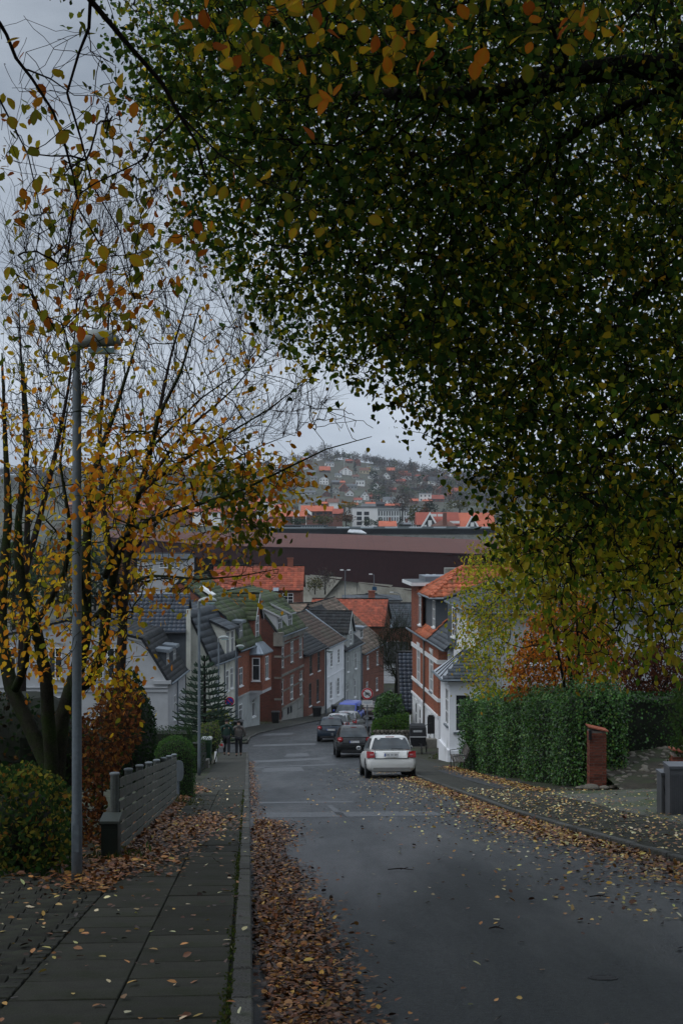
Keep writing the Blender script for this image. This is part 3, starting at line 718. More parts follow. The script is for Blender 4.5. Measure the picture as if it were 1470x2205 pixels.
# ------------------------------------------------------------------ buildings: faces, openings, roofs
class Face:
    """an upright wall plane from a to b (plan); out = side the outside is on (+1: to the right when walking a -> b)"""
    def __init__(s, a, b, out=1):
        s.a = Vector((a[0], a[1], 0)); s.b = Vector((b[0], b[1], 0)); s.L = (s.b - s.a).length
        s.u = (s.b - s.a).normalized(); s.n = Vector((s.u.y, -s.u.x, 0)) * out
    def pt(s, u, z, off=0): p = s.a + s.u * u + s.n * off; return Vector((p.x, p.y, z))
    def hit(s, px, py):
        d = Vector(((px - 735) / FPX, 1, 0)); t = s.a.dot(s.n) / d.dot(s.n); p = d * t
        return (p - s.a).dot(s.u), (1102.5 - py) / FPX * t
def window(parent, f, u, z0, w, h, cols=2, bars=(.66,), frame=WHITE, off=-.035, sill=WHITE, fw=.07, glass=None, name='window', head=None):
    mb = MB(); t = .04
    def bar(ua, ub, za, zb, o=0): mb.box(f.pt(ua, za, off + o), f.u * (ub - ua), f.n * t, (0, 0, zb - za))
    a, b = u - w / 2, u + w / 2
    bar(a, a + fw, z0, z0 + h); bar(b - fw, b, z0, z0 + h); bar(a + fw, b - fw, z0, z0 + fw); bar(a + fw, b - fw, z0 + h - fw, z0 + h)
    for c in range(1, cols): bar(a + w * c / cols - .028, a + w * c / cols + .028, z0 + fw, z0 + h - fw, -.004)
    for q in bars: bar(a + fw, b - fw, z0 + h * q - .026, z0 + h * q + .026, -.008)
    o = mb.build(name, frame, parent)
    MB().poly([f.pt(a + fw * .6, z0 + fw * .6, off + .012), f.pt(b - fw * .6, z0 + fw * .6, off + .012), f.pt(b - fw * .6, z0 + h - fw * .6, off + .012), f.pt(a + fw * .6, z0 + h - fw * .6, off + .012)]).build('pane', glass or GLASS, o)
    if sill: MB().box(f.pt(a - .06, z0 - .085, off), f.u * (w + .12), f.n * (.09 - off), (0, 0, .08)).build('sill', sill, o)
    if head: MB().box(f.pt(a - .1, z0 + h + .003, .003), f.u * (w + .2), f.n * .05, (0, 0, .2)).build('lintel', head, o)
    return o
def wall(parent, f, z0, z1, wins, mats, bands=None, u0=0, u1=None, name='wall', depth=.09):
    """wall sheet with real openings; wins = list of (u, z0, w, h); bands = [(top z, material index)]"""
    u1 = f.L if u1 is None else u1; bands = bands or [(z1, 0)]
    us = sorted({round(x, 4) for x in [u0, u1] + [v for w in wins for v in (w[0] - w[2] / 2, w[0] + w[2] / 2)] if u0 - 1e-4 <= x <= u1 + 1e-4})
    zs = sorted({round(x, 4) for x in [z0, z1] + [b[0] for b in bands] + [v for w in wins for v in (w[1], w[1] + w[3])] if z0 - 1e-4 <= x <= z1 + 1e-4})
    mb = MB()
    for i in range(len(us) - 1):
        for j in range(len(zs) - 1):
            uc, zc = (us[i] + us[i + 1]) / 2, (zs[j] + zs[j + 1]) / 2
            if any(abs(uc - w[0]) < w[2] / 2 and w[1] < zc < w[1] + w[3] for w in wins): continue
            mi = next((b[1] for b in bands if zc < b[0]), bands[-1][1])
            q = [f.pt(us[i], zs[j]), f.pt(us[i + 1], zs[j]), f.pt(us[i + 1], zs[j + 1]), f.pt(us[i], zs[j + 1])]
            if (q[1] - q[0]).cross(q[2] - q[1]).dot(f.n) < 0: q.reverse()
            mb.poly(q, mi)
    for w in wins:
        a, b, c, d = w[0] - w[2] / 2, w[0] + w[2] / 2, w[1], w[1] + w[3]
        mi = next((bb[1] for bb in bands if (c + d) / 2 < bb[0]), bands[-1][1])
        for (p, q) in (((a, c), (a, d)), ((b, c), (b, d)), ((a, c), (b, c)), ((a, d), (b, d))):
            mb.poly([f.pt(*p), f.pt(*q), f.pt(q[0], q[1], -depth), f.pt(p[0], p[1], -depth)], mi)
    return mb.build(name, mats, parent)
def wins_of(f, spec):
    """spec rows: (px, y top, y bottom, width[, cols, bars, style]) read off the photograph and thrown onto the wall plane"""
    out = []
    for s in spec:
        u, zt = f.hit(s[0], s[1]); _, zb = f.hit(s[0], s[2]); out.append(((u, zb, s[3], zt - zb), s[4:]))
    return out
def glazed_wall(parent, f, z0, z1, spec, mats, bands=None, u0=0, u1=None, frame=WHITE, sill=WHITE, name='wall', head=None):
    ws = wins_of(f, spec); o = wall(parent, f, z0, z1, [w[0] for w in ws], mats, bands, u0, u1, name)
    for (u, zb, w, h), ex in ws:
        cols = ex[0] if len(ex) > 0 else 2; bars = ex[1] if len(ex) > 1 else (.66,)
        nm = ex[2] if len(ex) > 2 else 'window'; fr = ex[3] if len(ex) > 3 else frame
        window(parent, f, u, zb, w, h, cols, bars, fr, sill=None if nm == 'door' else sill, name=nm, head=None if nm == 'door' else head)
    return o
_pt_x = np.array([0, .2, .5, .8, 1.0])
def tile_field(parent, pts, kind, tile=(.30, .36), wave=.035, lip=.03, name='roof_tiles', tvar=.28):
    P0 = [Vector(p) for p in pts]; u = (P0[1] - P0[0]).normalized(); n = Vector((0, 0, 0))
    for i in range(1, len(P0) - 1): n += (P0[i] - P0[0]).cross(P0[i + 1] - P0[0])
    n.normalize()
    if n.z < 0: n = -n
    v = n.cross(u)
    c = sum(P0, Vector((0, 0, 0))) / len(P0)
    if (c - P0[0]).dot(v) < 0: v = -v
    uv = [((p - P0[0]).dot(u), (p - P0[0]).dot(v)) for p in P0]
    umin, umax = min(p[0] for p in uv), max(p[0] for p in uv); vmax = max(p[1] for p in uv)
    nu = max(1, round((umax - umin) / tile[0])); nv = max(1, round(vmax / tile[1])); tu = (umax - umin) / nu; tv = vmax / nv
    U, Vv = np.meshgrid(umin + tu * np.arange(nu), tv * np.arange(nv)); U = U.ravel(); Vv = Vv.ravel()
    ok = in_poly(U + tu / 2, Vv + tv / 2, uv); U, Vv = U[ok], Vv[ok]; N = len(U)
    if N == 0: return None
    if wave > 0:
        xs = _pt_x; zs = np.array([0, .75, 1, .45, 0]) * wave
    else:
        xs = np.array([.02, .98]); zs = np.array([0, 0])
    k = len(xs); J = RNG.uniform(-.006, .006, (N, 1))
    rows = [(0, -.004, 0), (0, lip, 1), (1.12, 0.006, 1)]
    T = np.zeros((N, 3 * k, 3))
    for r, (fv, zz, usew) in enumerate(rows):
        T[:, r * k:(r + 1) * k, 0] = U[:, None] + xs[None] * tu; T[:, r * k:(r + 1) * k, 1] = Vv[:, None] + fv * tv + J; T[:, r * k:(r + 1) * k, 2] = zz + zs[None] * usew + J * .8
    Wd = np.array(P0[0])[None, None] + T[..., 0:1] * np.array(u) + T[..., 1:2] * np.array(v) + T[..., 2:3] * np.array(n)
    q = []
    for r in range(2):
        for i in range(k - 1): q.append((r * k + i, r * k + i + 1, (r + 1) * k + i + 1, (r + 1) * k + i))
    Fq = (np.array(q)[None] + (np.arange(N) * 3 * k)[:, None, None]).reshape(-1, 4)
    t = 1 + RNG.normal(size=(N, 1)) * tvar * .6; t = np.clip(t, .45, 1.7) * np.ones((1, 3)); t[:, 0] *= 1 + RNG.normal(size=N) * .05
    o = np_mesh(name, Wd.reshape(-1, 3), Fq, TILE[kind], parent, np.repeat(t, 3 * k, axis=0)); o['kind'] = 'stuff'
    return o
def roof(parent, pts, kind, tile=(.30, .36), wave=.035, lip=.03, thick=.14, name='roof', under=None):
    P0 = [Vector(p) for p in pts]; n = (P0[1] - P0[0]).cross(P0[2] - P0[0]).normalized()
    if n.z < 0: n = -n
    mb = MB().prism([p - n * .012 for p in P0], -n * thick)
    o = mb.build(name, under or DARKP, parent)
    tile_field(o, pts, kind, tile, wave, lip)
    return o
def bar3(parent, name, a, b, r, m, n=8):
    return MB().tube([a, b], r, n).build(name, m, parent, smooth=True)
def board(parent, name, a, b, h, t, m, nrm):
    a, b = Vector(a), Vector(b); return MB().box(a, b - a, Vector(nrm).normalized() * t, (0, 0, h)).build(name, m, parent)
def dormer(parent, f, u, w, z0, z1, inset, depth, rise, kind, cheek, spec=None, frame=WHITE, fascia=ZINC, tile=(.3, .36), wave=.035, lip=.03, over=.2, cols=2, bars=(.66,), ww=None, win=None, front=None):
    """box dormer with a lean-to roof rising backwards; spec (sill z, head z) of its window"""
    a, b = u - w / 2, u + w / 2; t = empty('dormer', f.pt(u, z0, -inset)); t.parent = parent; t.location = f.pt(u, z0, -inset) - wpos(parent)
    ff = Face(f.pt(a, 0, -inset)[:2], f.pt(b, 0, -inset)[:2]); 
    if ff.n.dot(f.n) < 0: ff.n = -ff.n
    sz0, sz1 = spec or (z0 + .15, z1 - .12); ww = ww or w - .3
    for uu in (a, b):
        q = [f.pt(uu, z0 - .4, -inset), f.pt(uu, z1, -inset), f.pt(uu, z1 + rise, -inset - depth), f.pt(uu, z0 - .4, -inset - depth)]
        MB().poly(q).build('cheek', cheek, t)
    wins = [(w / 2 + d, sz0, x, sz1 - sz0) for d, x in (win or [(0, ww)])]
    wall(t, ff, z0, z1, wins, [front or cheek], name='front')
    for (uu, zz, x, hh) in wins: window(t, ff, uu, zz, x, hh, cols, bars, frame, sill=None)
    nu = f.n * over
    pts = [f.pt(a - .12, z1 + .02, -inset) + nu, f.pt(b + .12, z1 + .02, -inset) + nu, f.pt(b + .12, z1 + .02 + rise, -inset - depth), f.pt(a - .12, z1 + .02 + rise, -inset - depth)]
    if kind: roof(t, pts, kind, tile, wave, lip, .1, under=fascia)
    else:
        MB().prism(pts, (0, 0, .1)).build('roof', fascia, t)
    MB().box(pts[0] - Vector((0, 0, .1)), pts[1] - pts[0], f.n * .03, (0, 0, .12)).build('fascia', fascia, t)
    MB().box(pts[3] - Vector((0, 0, .10)), pts[0] - pts[3], -f.u * .03, (0, 0, .15)).build('verge_board', fascia, t)
    return t
def cross_gable(parent, f, u, w, z0, ze, zr, inset, depth, wallm, kind, spec, tile=(.45, .4), wave=.02, verge=None, over=.18, flat=True):
    t = empty('gable_dormer', (0, 0, 0)); t.parent = parent; t.location = f.pt(u, z0, -inset) - wpos(parent)
    a, b = u - w / 2, u + w / 2
    mb = MB().poly([f.pt(a, z0, -inset), f.pt(b, z0, -inset), f.pt(b, ze, -inset), f.pt(u, zr, -inset), f.pt(a, ze, -inset)])
    for uu in (a, b): mb.poly([f.pt(uu, z0, -inset), f.pt(uu, ze, -inset), f.pt(uu, ze, -inset - depth), f.pt(uu, z0, -inset - depth)])
    mb.build('gable_wall', wallm, t)
    for (wu, zb, ww, hh) in spec: window(t, f, u + wu, zb, ww, hh, 2, (.3, .66), off=-inset + .02)
    for sg in (-1, 1):
        e = u + sg * (w / 2 + over); zz = ze - (zr - ze) * over / (w / 2)
        pts = [f.pt(e, zz, -inset + over), f.pt(e, zz, -inset - depth), f.pt(u, zr, -inset - depth), f.pt(u, zr, -inset + over)]
        roof(t, pts, kind, tile, wave, .03, .08)
        if verge:
            p, q = pts[0], pts[3]; MB().box(p - Vector((0, 0, .14)) + f.n * .004, q - p, f.n * .04, (0, 0, .17)).build('verge_board', verge, t)
    bar3(t, 'ridge', f.pt(u, zr + .02, -inset + over), f.pt(u, zr + .02, -inset - depth), .09, TILE[kind])
    return t
def row_house(name, label, cat, f, z0, prof, spec, mats, bands=None, kind='dark', group=None, back=8.5, tile=(.3, .36), wave=.035, gable=None, side_over=.05, frame=WHITE, sill=WHITE, gutter=GALV, pipe=None, head=None, chim=None, under=None):
    """house in a row: facade on face f, roof profile prof = [(inset, z) ...] from eave to ridge, then down to the back eave"""
    t = empty(name, f.pt(f.L / 2, z0), label, cat, group)
    ze = prof[0][1] - .02
    glazed_wall(t, f, z0, ze, spec, mats, bands, frame=frame, sill=sill, head=head)
    pr = [(max(0, p[0]), p[1] - .03) for p in prof]; rz = pr[-1]; full = pr + [(back, pr[0][1])]
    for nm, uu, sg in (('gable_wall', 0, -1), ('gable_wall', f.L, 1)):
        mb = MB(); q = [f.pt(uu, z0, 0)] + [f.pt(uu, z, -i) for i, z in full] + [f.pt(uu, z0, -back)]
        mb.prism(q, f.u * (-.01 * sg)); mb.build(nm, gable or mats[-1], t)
    MB().poly([f.pt(0, z0, -back), f.pt(f.L, z0, -back), f.pt(f.L, full[-1][1], -back), f.pt(0, full[-1][1], -back)]).build('rear_wall', mats[-1], t)
    for i in range(len(prof) - 1):
        (i0, za), (i1, zb) = prof[i], prof[i + 1]
        roof(t, [f.pt(-side_over, za, -i0), f.pt(f.L + side_over, za, -i0), f.pt(f.L + side_over, zb, -i1), f.pt(-side_over, zb, -i1)], kind, tile, wave, under=under)
    i1, zr = prof[-1]
    roof(t, [f.pt(f.L + side_over, prof[0][1], -back - .2), f.pt(-side_over, prof[0][1], -back - .2), f.pt(-side_over, zr, -i1), f.pt(f.L + side_over, zr, -i1)], kind, tile, wave, under=under)
    bar3(t, 'ridge', f.pt(-side_over, zr + .02, -i1), f.pt(f.L + side_over, zr + .02, -i1), .1, TILE[kind])
    if gutter: bar3(t, 'gutter', f.pt(0, prof[0][1] - .05, .14 - min(0, prof[0][0])), f.pt(f.L, prof[0][1] - .05, .14 - min(0, prof[0][0])), .065, gutter)
    for uu in (pipe or []):
        bar3(t, 'downpipe', f.pt(uu, z0, .07), f.pt(uu, prof[0][1] - .1, .07), .045, gutter or GALV)
    for (uu, ii, h) in (chim or []):
        zc = np.interp(ii, [p[0] for p in prof] + [back], [p[1] for p in prof] + [prof[0][1]])
        mb = MB().cb(f.pt(uu, float(zc) - .5, -ii), .5, .5, h + .5, 0); mb.cb(f.pt(uu, float(zc) + h, -ii), .6, .6, .12, 0); mb.build('chimney', BRICK_R, t)
    return t
ROW = 'houses in the row stepping down the street'
def FP(D): return (-7.7 + .1944 * (D - 104), D)
def string_course(parent, f, z, h=.14, t=.06, m=WHITE, u0=0, u1=None, name='string_course'):
    return MB().box(f.pt(u0, z, .003), f.u * ((f.L if u1 is None else u1) - u0), f.n * t, (0, 0, h)).build(name, m, parent)

# --- white gabled house nearest on that side
def white_gable_house():
    t = empty('gabled_house', (-14, 90, G(88)), 'white rendered house with a dark mansard roof and its gable behind the topiary hedge', 'house')
    f = Face((XP(-75, 88), 88), (XP(362, 88), 88)); z0 = -14.8
    zs = {'e': ZP(1469, 88), 'b': ZP(1373, 88), 'a': ZP(1333, 88)}
    xb0, xb1, xa = f.hit(-20, 1373)[0], f.hit(308, 1373)[0], f.hit(146, 1333)[0]
    glazed_wall(t, f, z0, zs['e'], [(118, 1500, 1560, 1.0), (230, 1500, 1560, 1.0)], [PLAST_P])
    pts = [f.pt(0, zs['e']), f.pt(f.L, zs['e']), f.pt(xb1, zs['b']), f.pt(xa, zs['a']), f.pt(xb0, zs['b'])]
    MB().poly(pts).build('gable_wall', PLAST_P, t)
    for px, w, c in ((120, .85, 2), (213, .62, 1), (247, .95, 2), (22, .8, 2)):
        u, zt = f.hit(px, 1394); _, zb = f.hit(px, 1461); window(t, f, u, zb, w, zt - zb, c, (.7,), off=.015)
        # segmental head moulding over each window
        mb = MB()
        for k in range(7):
            w0, w1 = (k / 7 - .5), ((k + 1) / 7 - .5)
            def A(q, r): return f.pt(u + q * (w + .3), zt + .12 + .16 * math.cos(q * 2.6) + r, .003)
            mb.prism([A(w0, 0), A(w1, 0), A(w1, .1), A(w0, .1)], f.n * .05)
        mb.build('head_moulding', PLAST_P, t)
    string_course(t, f, ZP(1490, 88), .16, .07, PLAST_P); string_course(t, f, ZP(1483, 88) + .05, .08, .12, PLAST_P)
    MB().box(f.pt(f.L - .9, zs['e'] - .1, .004), f.u * 1.1, f.n * .18, (0, 0, .22)).build('corbel', PLAST_P, t)
    # raking cornice along the gable
    for a, b in (((0, 'e'), (xb0, 'b')), ((xb0, 'b'), (xa, 'a')), ((xa, 'a'), (xb1, 'b')), ((xb1, 'b'), (f.L, 'e'))):
        p, q = f.pt(a[0], zs[a[1]] - .02, .003), f.pt(b[0], zs[b[1]] - .02, .003); d = (q - p)
        MB().prism([p, q, q + Vector((0, 0, -.26)), p + Vector((0, 0, -.26))], f.n * .09).build('raking_cornice', PLAST_P, t)
    # street side wall
    fs = Face(f.pt(f.L, 0)[:2], (XP(399, 95.5), 95.5))
    glazed_wall(t, fs, z0, zs['e'], [(377, 1496, 1548, .9), (388, 1490, 1538, .9)], [PLAST_P]); 
    dep = 7.6; U = Vector((fs.u.x, fs.u.y, 0)) * dep
    P3 = [f.pt(-.25, zs['e'], .12), f.pt(xb0, zs['b'], .12), f.pt(xa, zs['a'], .12), f.pt(xb1, zs['b'], .12), f.pt(f.L + .22, zs['e'] - .1, .12)]
    roof(t, [P3[4], P3[4] + U, P3[3] + U, P3[3]], 'dark', (.35, .3), 0, .02)
    roof(t, [P3[3], P3[3] + U, P3[2] + U, P3[2]], 'dark', (.35, .3), 0, .02)
    roof(t, [P3[1] + U, P3[1], P3[2], P3[2] + U], 'dark', (.35, .3), 0, .02)
    roof(t, [P3[0] + U, P3[0], P3[1], P3[1] + U], 'dark', (.35, .3), 0, .02)
    bar3(t, 'ridge', P3[2], P3[2] + U, .1, TILE['dark'])
    bar3(t, 'gutter', P3[4] + Vector((.06, 0, 0)), P3[4] + U + Vector((.06, 0, 0)), .07, GALV)
    bar3(t, 'downpipe', fs.pt(3.6, z0, .08), fs.pt(3.6, zs['e'], .08), .05, GALV)
    for uu in (2.2, 5.0): dormer(t, fs, uu, 1.3, zs['e'] + .35, zs['e'] + 1.75, .35, 1.8, .2, None, DGREY, fascia=ZINC, win=[(0, .95)])
    MB().cb((-16.6, 91.5, -7.2), .75, .6, 1.9).cb((-16.6, 91.5, -5.3), .85, .7, .15).build('chimney', BRICK_R, t)
white_gable_house()

def dark_roof_house():
    t = empty('dark_roofed_house', (-13, 95, -14.8), 'house with blue-black pantiles and slate cladding between the white gable and the cream house', 'house')
    y0 = 96.2; f = Face((XP(225, y0), y0), (XP(401, y0), y0))
    MB().poly([f.pt(0, -15.2), f.pt(f.L, -15.2), f.pt(f.L, ZP(1361, y0)), f.pt(0, ZP(1361, y0))]).build('wall', DGREY, t)
    MB().box(f.pt(f.L + .0, -15.2, 0), f.u * .28, -f.n * .3, (0, 0, 8.6)).build('corner_pier', PLAST_C, t)
    e = ZP(1361, y0); r = ZP(1280, y0 + 2.6)
    roof(t, [f.pt(0, e, .25), f.pt(f.L, e, .25), f.pt(f.L, r, -2.6), f.pt(0, r, -2.6)], 'blue', (.3, .36), .04, .035)
    roof(t, [f.pt(f.L, e, -5.4), f.pt(0, e, -5.4), f.pt(0, r, -2.6), f.pt(f.L, r, -2.6)], 'blue')
    bar3(t, 'ridge', f.pt(0, r + .03, -2.6), f.pt(f.L, r + .03, -2.6), .09, ZINC)
    bar3(t, 'gutter', f.pt(0, e - .04, .3), f.pt(f.L, e - .04, .3), .06, DARKP)
    window(t, f, f.L - 1.3, e - 2.0, .9, 1.3, 2, (.66,), off=.02)
dark_roof_house()

# --- cream house
f = Face(FP(97.6), FP(103.9)); CREAM = f
t = row_house('cream_house', 'cream rendered house with blue-grey slate mansard and flush dormer behind the monkey puzzle tree', 'house', f, -16.6,
    [(-.22, -10.5), (1.55, -6.9), (4.4, -6.2)], [(489.5, 1443, 1488, .72, 2, (.7,)), (499, 1437, 1482, .72, 2, (.7,)), (497, 1523, 1556, .8, 2, (.66,)), (466, 1458, 1500, .7, 2, (.7,))],
    [PLAST_C], kind='slate', group=ROW, tile=(.5, .5), wave=0, pipe=[3.3, 6.2], back=9)
ud = f.hit(495, 1375)[0]
dormer(t, f, ud, 2.7, -10.45, -8.35, -.02, 3.6, 1.75, 'slate', PLAST_C, spec=(-10.2, -8.55), win=[(-.62, .72), (.62, .72)], tile=(.5, .5), wave=0, fascia=DARKP, over=.3)

# --- brick house with the corner bay, mossy roof
f = Face(FP(104.05), FP(110.9))
t = row_house('bay_windowed_house', 'orange brick house with a mossy green mansard, zinc-roofed bay window and grey painted ground floor', 'house', f, -18,
    [(-.25, -10.15), (.75, -7.66), (4.3, -5.0)],
    [(518.5, 1437, 1477, 1.0, 2, (.66,)), (518, 1516, 1560, 1.0, 2, (.72,), 'door'), (546, 1497, 1543, .95, 2, (.66,))],
    [PLAST_G, BRICK_O], bands=[(-13.62, 0), (0, 1)], kind='green', group=ROW, tile=(.55, .42), wave=.02, gable=BRICK_R, pipe=[.08], back=9)
MB().box(f.pt(.1, -13.72, .003), f.u * (f.L - .2), f.n * .05, (0, 0, .14)).build('string_course', PLAST_G, t)
# dentils beneath the eave
mb = MB()
for i in range(22): mb.box(f.pt(.1 + i * .31, -10.42, .003), f.u * .14, f.n * .1, (0, 0, .2))
mb.build('dentils', BRICK_D, t)['kind'] = 'stuff'
u = f.hit(554, 1330)[0]
cross_gable(t, f, u, 2.1, -10.1, -8.0, -6.3, -.02, 4.2, BRICK_R, 'green', [(-.25, -9.75, 1.0, 1.75)], verge=PLAST_P)
u = f.hit(520, 1360)[0]
dormer(t, f, u, 1.15, -10.0, -8.15, .05, 1.5, .1, None, DGREY, win=[(0, .85)], fascia=ZINC)
# skylight
sk = Face((-9.8, 104), (-9.8, 112)); a = Vector((-9.6, 105.6, -6.28)); b = Vector((-10.6, 106.0, -5.67)); w_ = Vector((.19, .98, 0)) * .75
MB().prism([a, a + w_, b + w_, b], (.1, 0, .14)).build('skylight', WHITE, t)
# bay: five-sided oriel on a white ledge
ub0, ub1 = f.hit(541, 1440)[0], f.hit(574, 1440)[0]
ub0, ub1 = 3.9, 6.75
o5 = [f.pt(ub0, 0), f.pt(ub0 + .15, 0, .95), f.pt(ub1 - .1, 0, 1.0), f.pt(ub1, 0, 0)]
bay = empty('bay_window', (0, 0, 0)); bay.parent = t; bay.location = f.pt((ub0 + ub1) / 2, -13.6, .5) - wpos(t)
zb, zt = -13.55, -10.75
for i in range(3):
    a, b = o5[i], o5[i + 1]; g = Face(a[:2], b[:2]); 
    if g.n.dot(f.n) < 0 and i == 1: g.n = -g.n
    if i == 0: g.n = Vector((g.u.y, -g.u.x, 0)); g.n = g.n if g.n.y < 0 else -g.n
    if i == 2: g.n = g.n if g.n.y > 0 else -g.n
    ww = [(g.L / 2, zb + .75, min(.95, g.L - .35), 1.75)]
    wall(bay, g, zb, zt, ww, [BRICK_O]); window(bay, g, ww[0][0], ww[0][1], ww[0][2], ww[0][3], 1 if i != 1 else 2, (.66,))
hw = [Vector((p.x, p.y, zt)) for p in o5]; c0 = (hw[0] + hw[3]) / 2
ov = [c0 + (p - c0) * 1.12 for p in hw]; top = [Vector((c0.x, c0.y, 0)) + (Vector((p.x, p.y, 0)) - Vector((c0.x, c0.y, 0))) * .55 + Vector((0, 0, zt + .75)) for p in hw]
mb = MB()
for i in range(3): mb.poly([ov[i], ov[i + 1], top[i + 1], top[i]])
mb.poly(top); mb.prism(ov, (0, 0, -.1)); mb.build('bay_roof', ZINC, bay)
for i in range(3):
    for k in range(3 if i != 1 else 5):
        s = (k + .5) / (3 if i != 1 else 5); bar3(bay, 'roof_seam', ov[i].lerp(ov[i + 1], s) + Vector((0, 0, .02)), top[i].lerp(top[i + 1], s) + Vector((0, 0, .02)), .018, ZINC, 5)
MB().prism([Vector((p.x, p.y, zb)) for p in o5], (0, 0, -.22)).build('ledge', PLAST_P, bay)
# ledge corbel down to the wall
MB().prism([f.pt(ub0 + .1, zb - .22, .003), f.pt(ub0 + .1, zb - .22, .9), f.pt(ub0 + .1, zb - .9, .003)], f.u * .18).build('bracket', PLAST_P, bay)

# --- ornate brick house with stone dressings
f = Face(FP(116.8), FP(126.2))
t = row_house('stone_trimmed_house', 'brick house with stone window surrounds, heavy cornice and two white dormers in mossy roof', 'house', f, -19.5,
    [(-.25, -10.2), (2.0, -7.3), (4.6, -6.6)],
    [(607.5, 1394, 1438, 1.05, 2, (.33, .66)), (628.5, 1381, 1426, 1.05, 2, (.33, .66)), (606.5, 1468, 1518, 1.05, 2, (.33, .66)), (628, 1458, 1506, 1.05, 2, (.33, .66)), (647, 1372, 1416, 1.0, 2, (.33, .66)), (648, 1449, 1496, 1.0, 2, (.33, .66))],
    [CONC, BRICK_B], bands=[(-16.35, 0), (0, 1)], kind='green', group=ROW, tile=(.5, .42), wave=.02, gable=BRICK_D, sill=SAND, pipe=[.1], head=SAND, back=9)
string_course(t, f, -10.75, .5, .16, SAND, name='cornice'); string_course(t, f, -11.05, .12, .08, SAND); string_course(t, f, -13.7, .2, .06, SAND); string_course(t, f, -12.25, .14, .03, SAND); string_course(t, f, -15.0, .14, .03, SAND); string_course(t, f, -16.45, .2, .08, SAND)
MB().cb(f.pt(.1, -11.0, .05), .75, .7, 1.1, -.19).build('corner_capital', SAND, t)
MB().cb(f.pt(.12, -19.5, .0), .5, .45, 8.5, -.19).build('corner_pilaster', BRICK_D, t)
for i in range(4): MB().cb(f.pt(.12, -17.2 + i * 1.75, .0), .56, .5, .16, -.19).build('pilaster_band', SAND, t)
for px in (604, 626): 
    u = f.hit(px, 1340)[0]; dormer(t, f, u + .2, 1.9, -10.0, -8.62, .12, 3.4, 1.75, 'green', PLAST_P, spec=(-9.9, -8.8), win=[(0, 1.2)], tile=(.5, .42), wave=.02, fascia=PLAST_P, over=.3)
for px, y in ((606, 1537), (620, 1529), (626, 1526)):
    u, z = f.hit(px, y); window(t, f, u, z - .35, .55, .6, 2, (), DARKP, off=.01, sill=None)

# --- plain brick house with dark windows and recessed porch
f = Face(FP(126.35), FP(135.3))
t = row_house('dark_windowed_house', 'flat brick house with dark-framed windows, recessed porch and charcoal roof', 'house', f, -20.5,
    [(-.25, -12.75), (4.2, -9.9)],
    [(645.5, 1418, 1462, .8, 1, (.5,)), (669, 1406, 1451, 1.0, 2, (.33, .66)), (686, 1399, 1444, 1.0, 2, (.33, .66)), (667.5, 1471, 1520, 1.0, 2, (.33, .66)), (684, 1462, 1511, 1.0, 2, (.33, .66)), (645, 1478, 1526, 1.3, 2, (), 'door', DARKP)],
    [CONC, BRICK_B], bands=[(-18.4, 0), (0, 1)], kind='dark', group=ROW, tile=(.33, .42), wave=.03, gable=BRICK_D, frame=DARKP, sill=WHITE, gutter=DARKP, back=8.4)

# --- white and grey plaster houses
f = Face(FP(135.45), FP(144.9))
t = row_house('white_house', 'white plastered house with many-paned windows and a brown tiled roof in the row', 'house', f, -21.2,
    [(-.25, -12.95), (4.0, -10.1)],
    [(713.5, 1405, 1436, 1.05, 2, (.25, .5, .75)), (729, 1397, 1428, 1.05, 2, (.25, .5, .75)), (712.5, 1468, 1505, 1.05, 2, (.25, .5, .75)), (728, 1459, 1496, 1.05, 2, (.25, .5, .75))],
    [CONC, PLAST_W], bands=[(-18.9, 0), (0, 1)], kind='brown', group=ROW, tile=(.34, .42), wave=.03, gable=SAND, pipe=[.1], back=8.0, chim=None)
MB().tube([f.pt(f.L, -12.9, .1), f.pt(f.L, -10.0, -4.0)], .11, 6).build('lead_flashing', ZINC, t)
string_course(t, f, -15.95, .08, .04, PLAST_W)
f = Face(FP(145.05), FP(154.7))
t = row_house('grey_house', 'pale grey plastered house with a black tiled front gable', 'house', f, -22,
    [(-.25, -14.2), (4.4, -10.2)],
    [(749, 1413, 1447, 1.0, 2, (.66,)), (765.5, 1405, 1440, 1.0, 2, (.66,)), (747.5, 1474, 1509, 1.0, 2, (.66,)), (764, 1464, 1501, 1.0, 2, (.66,))],
    [PLAST_G], kind='dark', group=ROW, tile=(.34, .42), wave=.03, gable=PLAST_G, pipe=[.1, 9.5], back=8.6, head=PLAST_G)
u = f.hit(754, 1370)[0]
cross_gable(t, f, u, 3.6, -14.1, -12.35, -10.35, -.02, 4.6, PLAST_G, 'dark', [(-.1, -13.7, 1.05, 1.4)], tile=(.34, .42), wave=.03, verge=PLAST_G)
# --- brick house at the end of the visible row
f = Face(FP(154.85), FP(169.5))
t = row_house('end_brick_house', 'brick house with tan roof tiles and grey dormers beside the bare street tree', 'house', f, -23,
    [(-.25, -15.5), (6.0, -10.2)],
    [(791.5, 1412, 1440, 1.15, 2, (.66,)), (812, 1402, 1431, 1.15, 2, (.66,)), (790, 1468, 1492, 1.15, 2, (.66,)), (811, 1459, 1486, 1.15, 1, (.5,))],
    [BRICK_B], kind='tan', group=ROW, tile=(.45, .45), wave=.02, gable=BRICK_B, pipe=[.1], back=11)
for px, w in ((775, 1.7), (795, 1.9)):
    u = f.hit(px, 1364)[0]; dormer(t, f, u, w, -14.3, -13.0, .9, 3.0, .25, None, PLAST_P, win=[(0, w - .4)], fascia=ZINC, over=.35)
u, z = f.hit(794, 1405); 

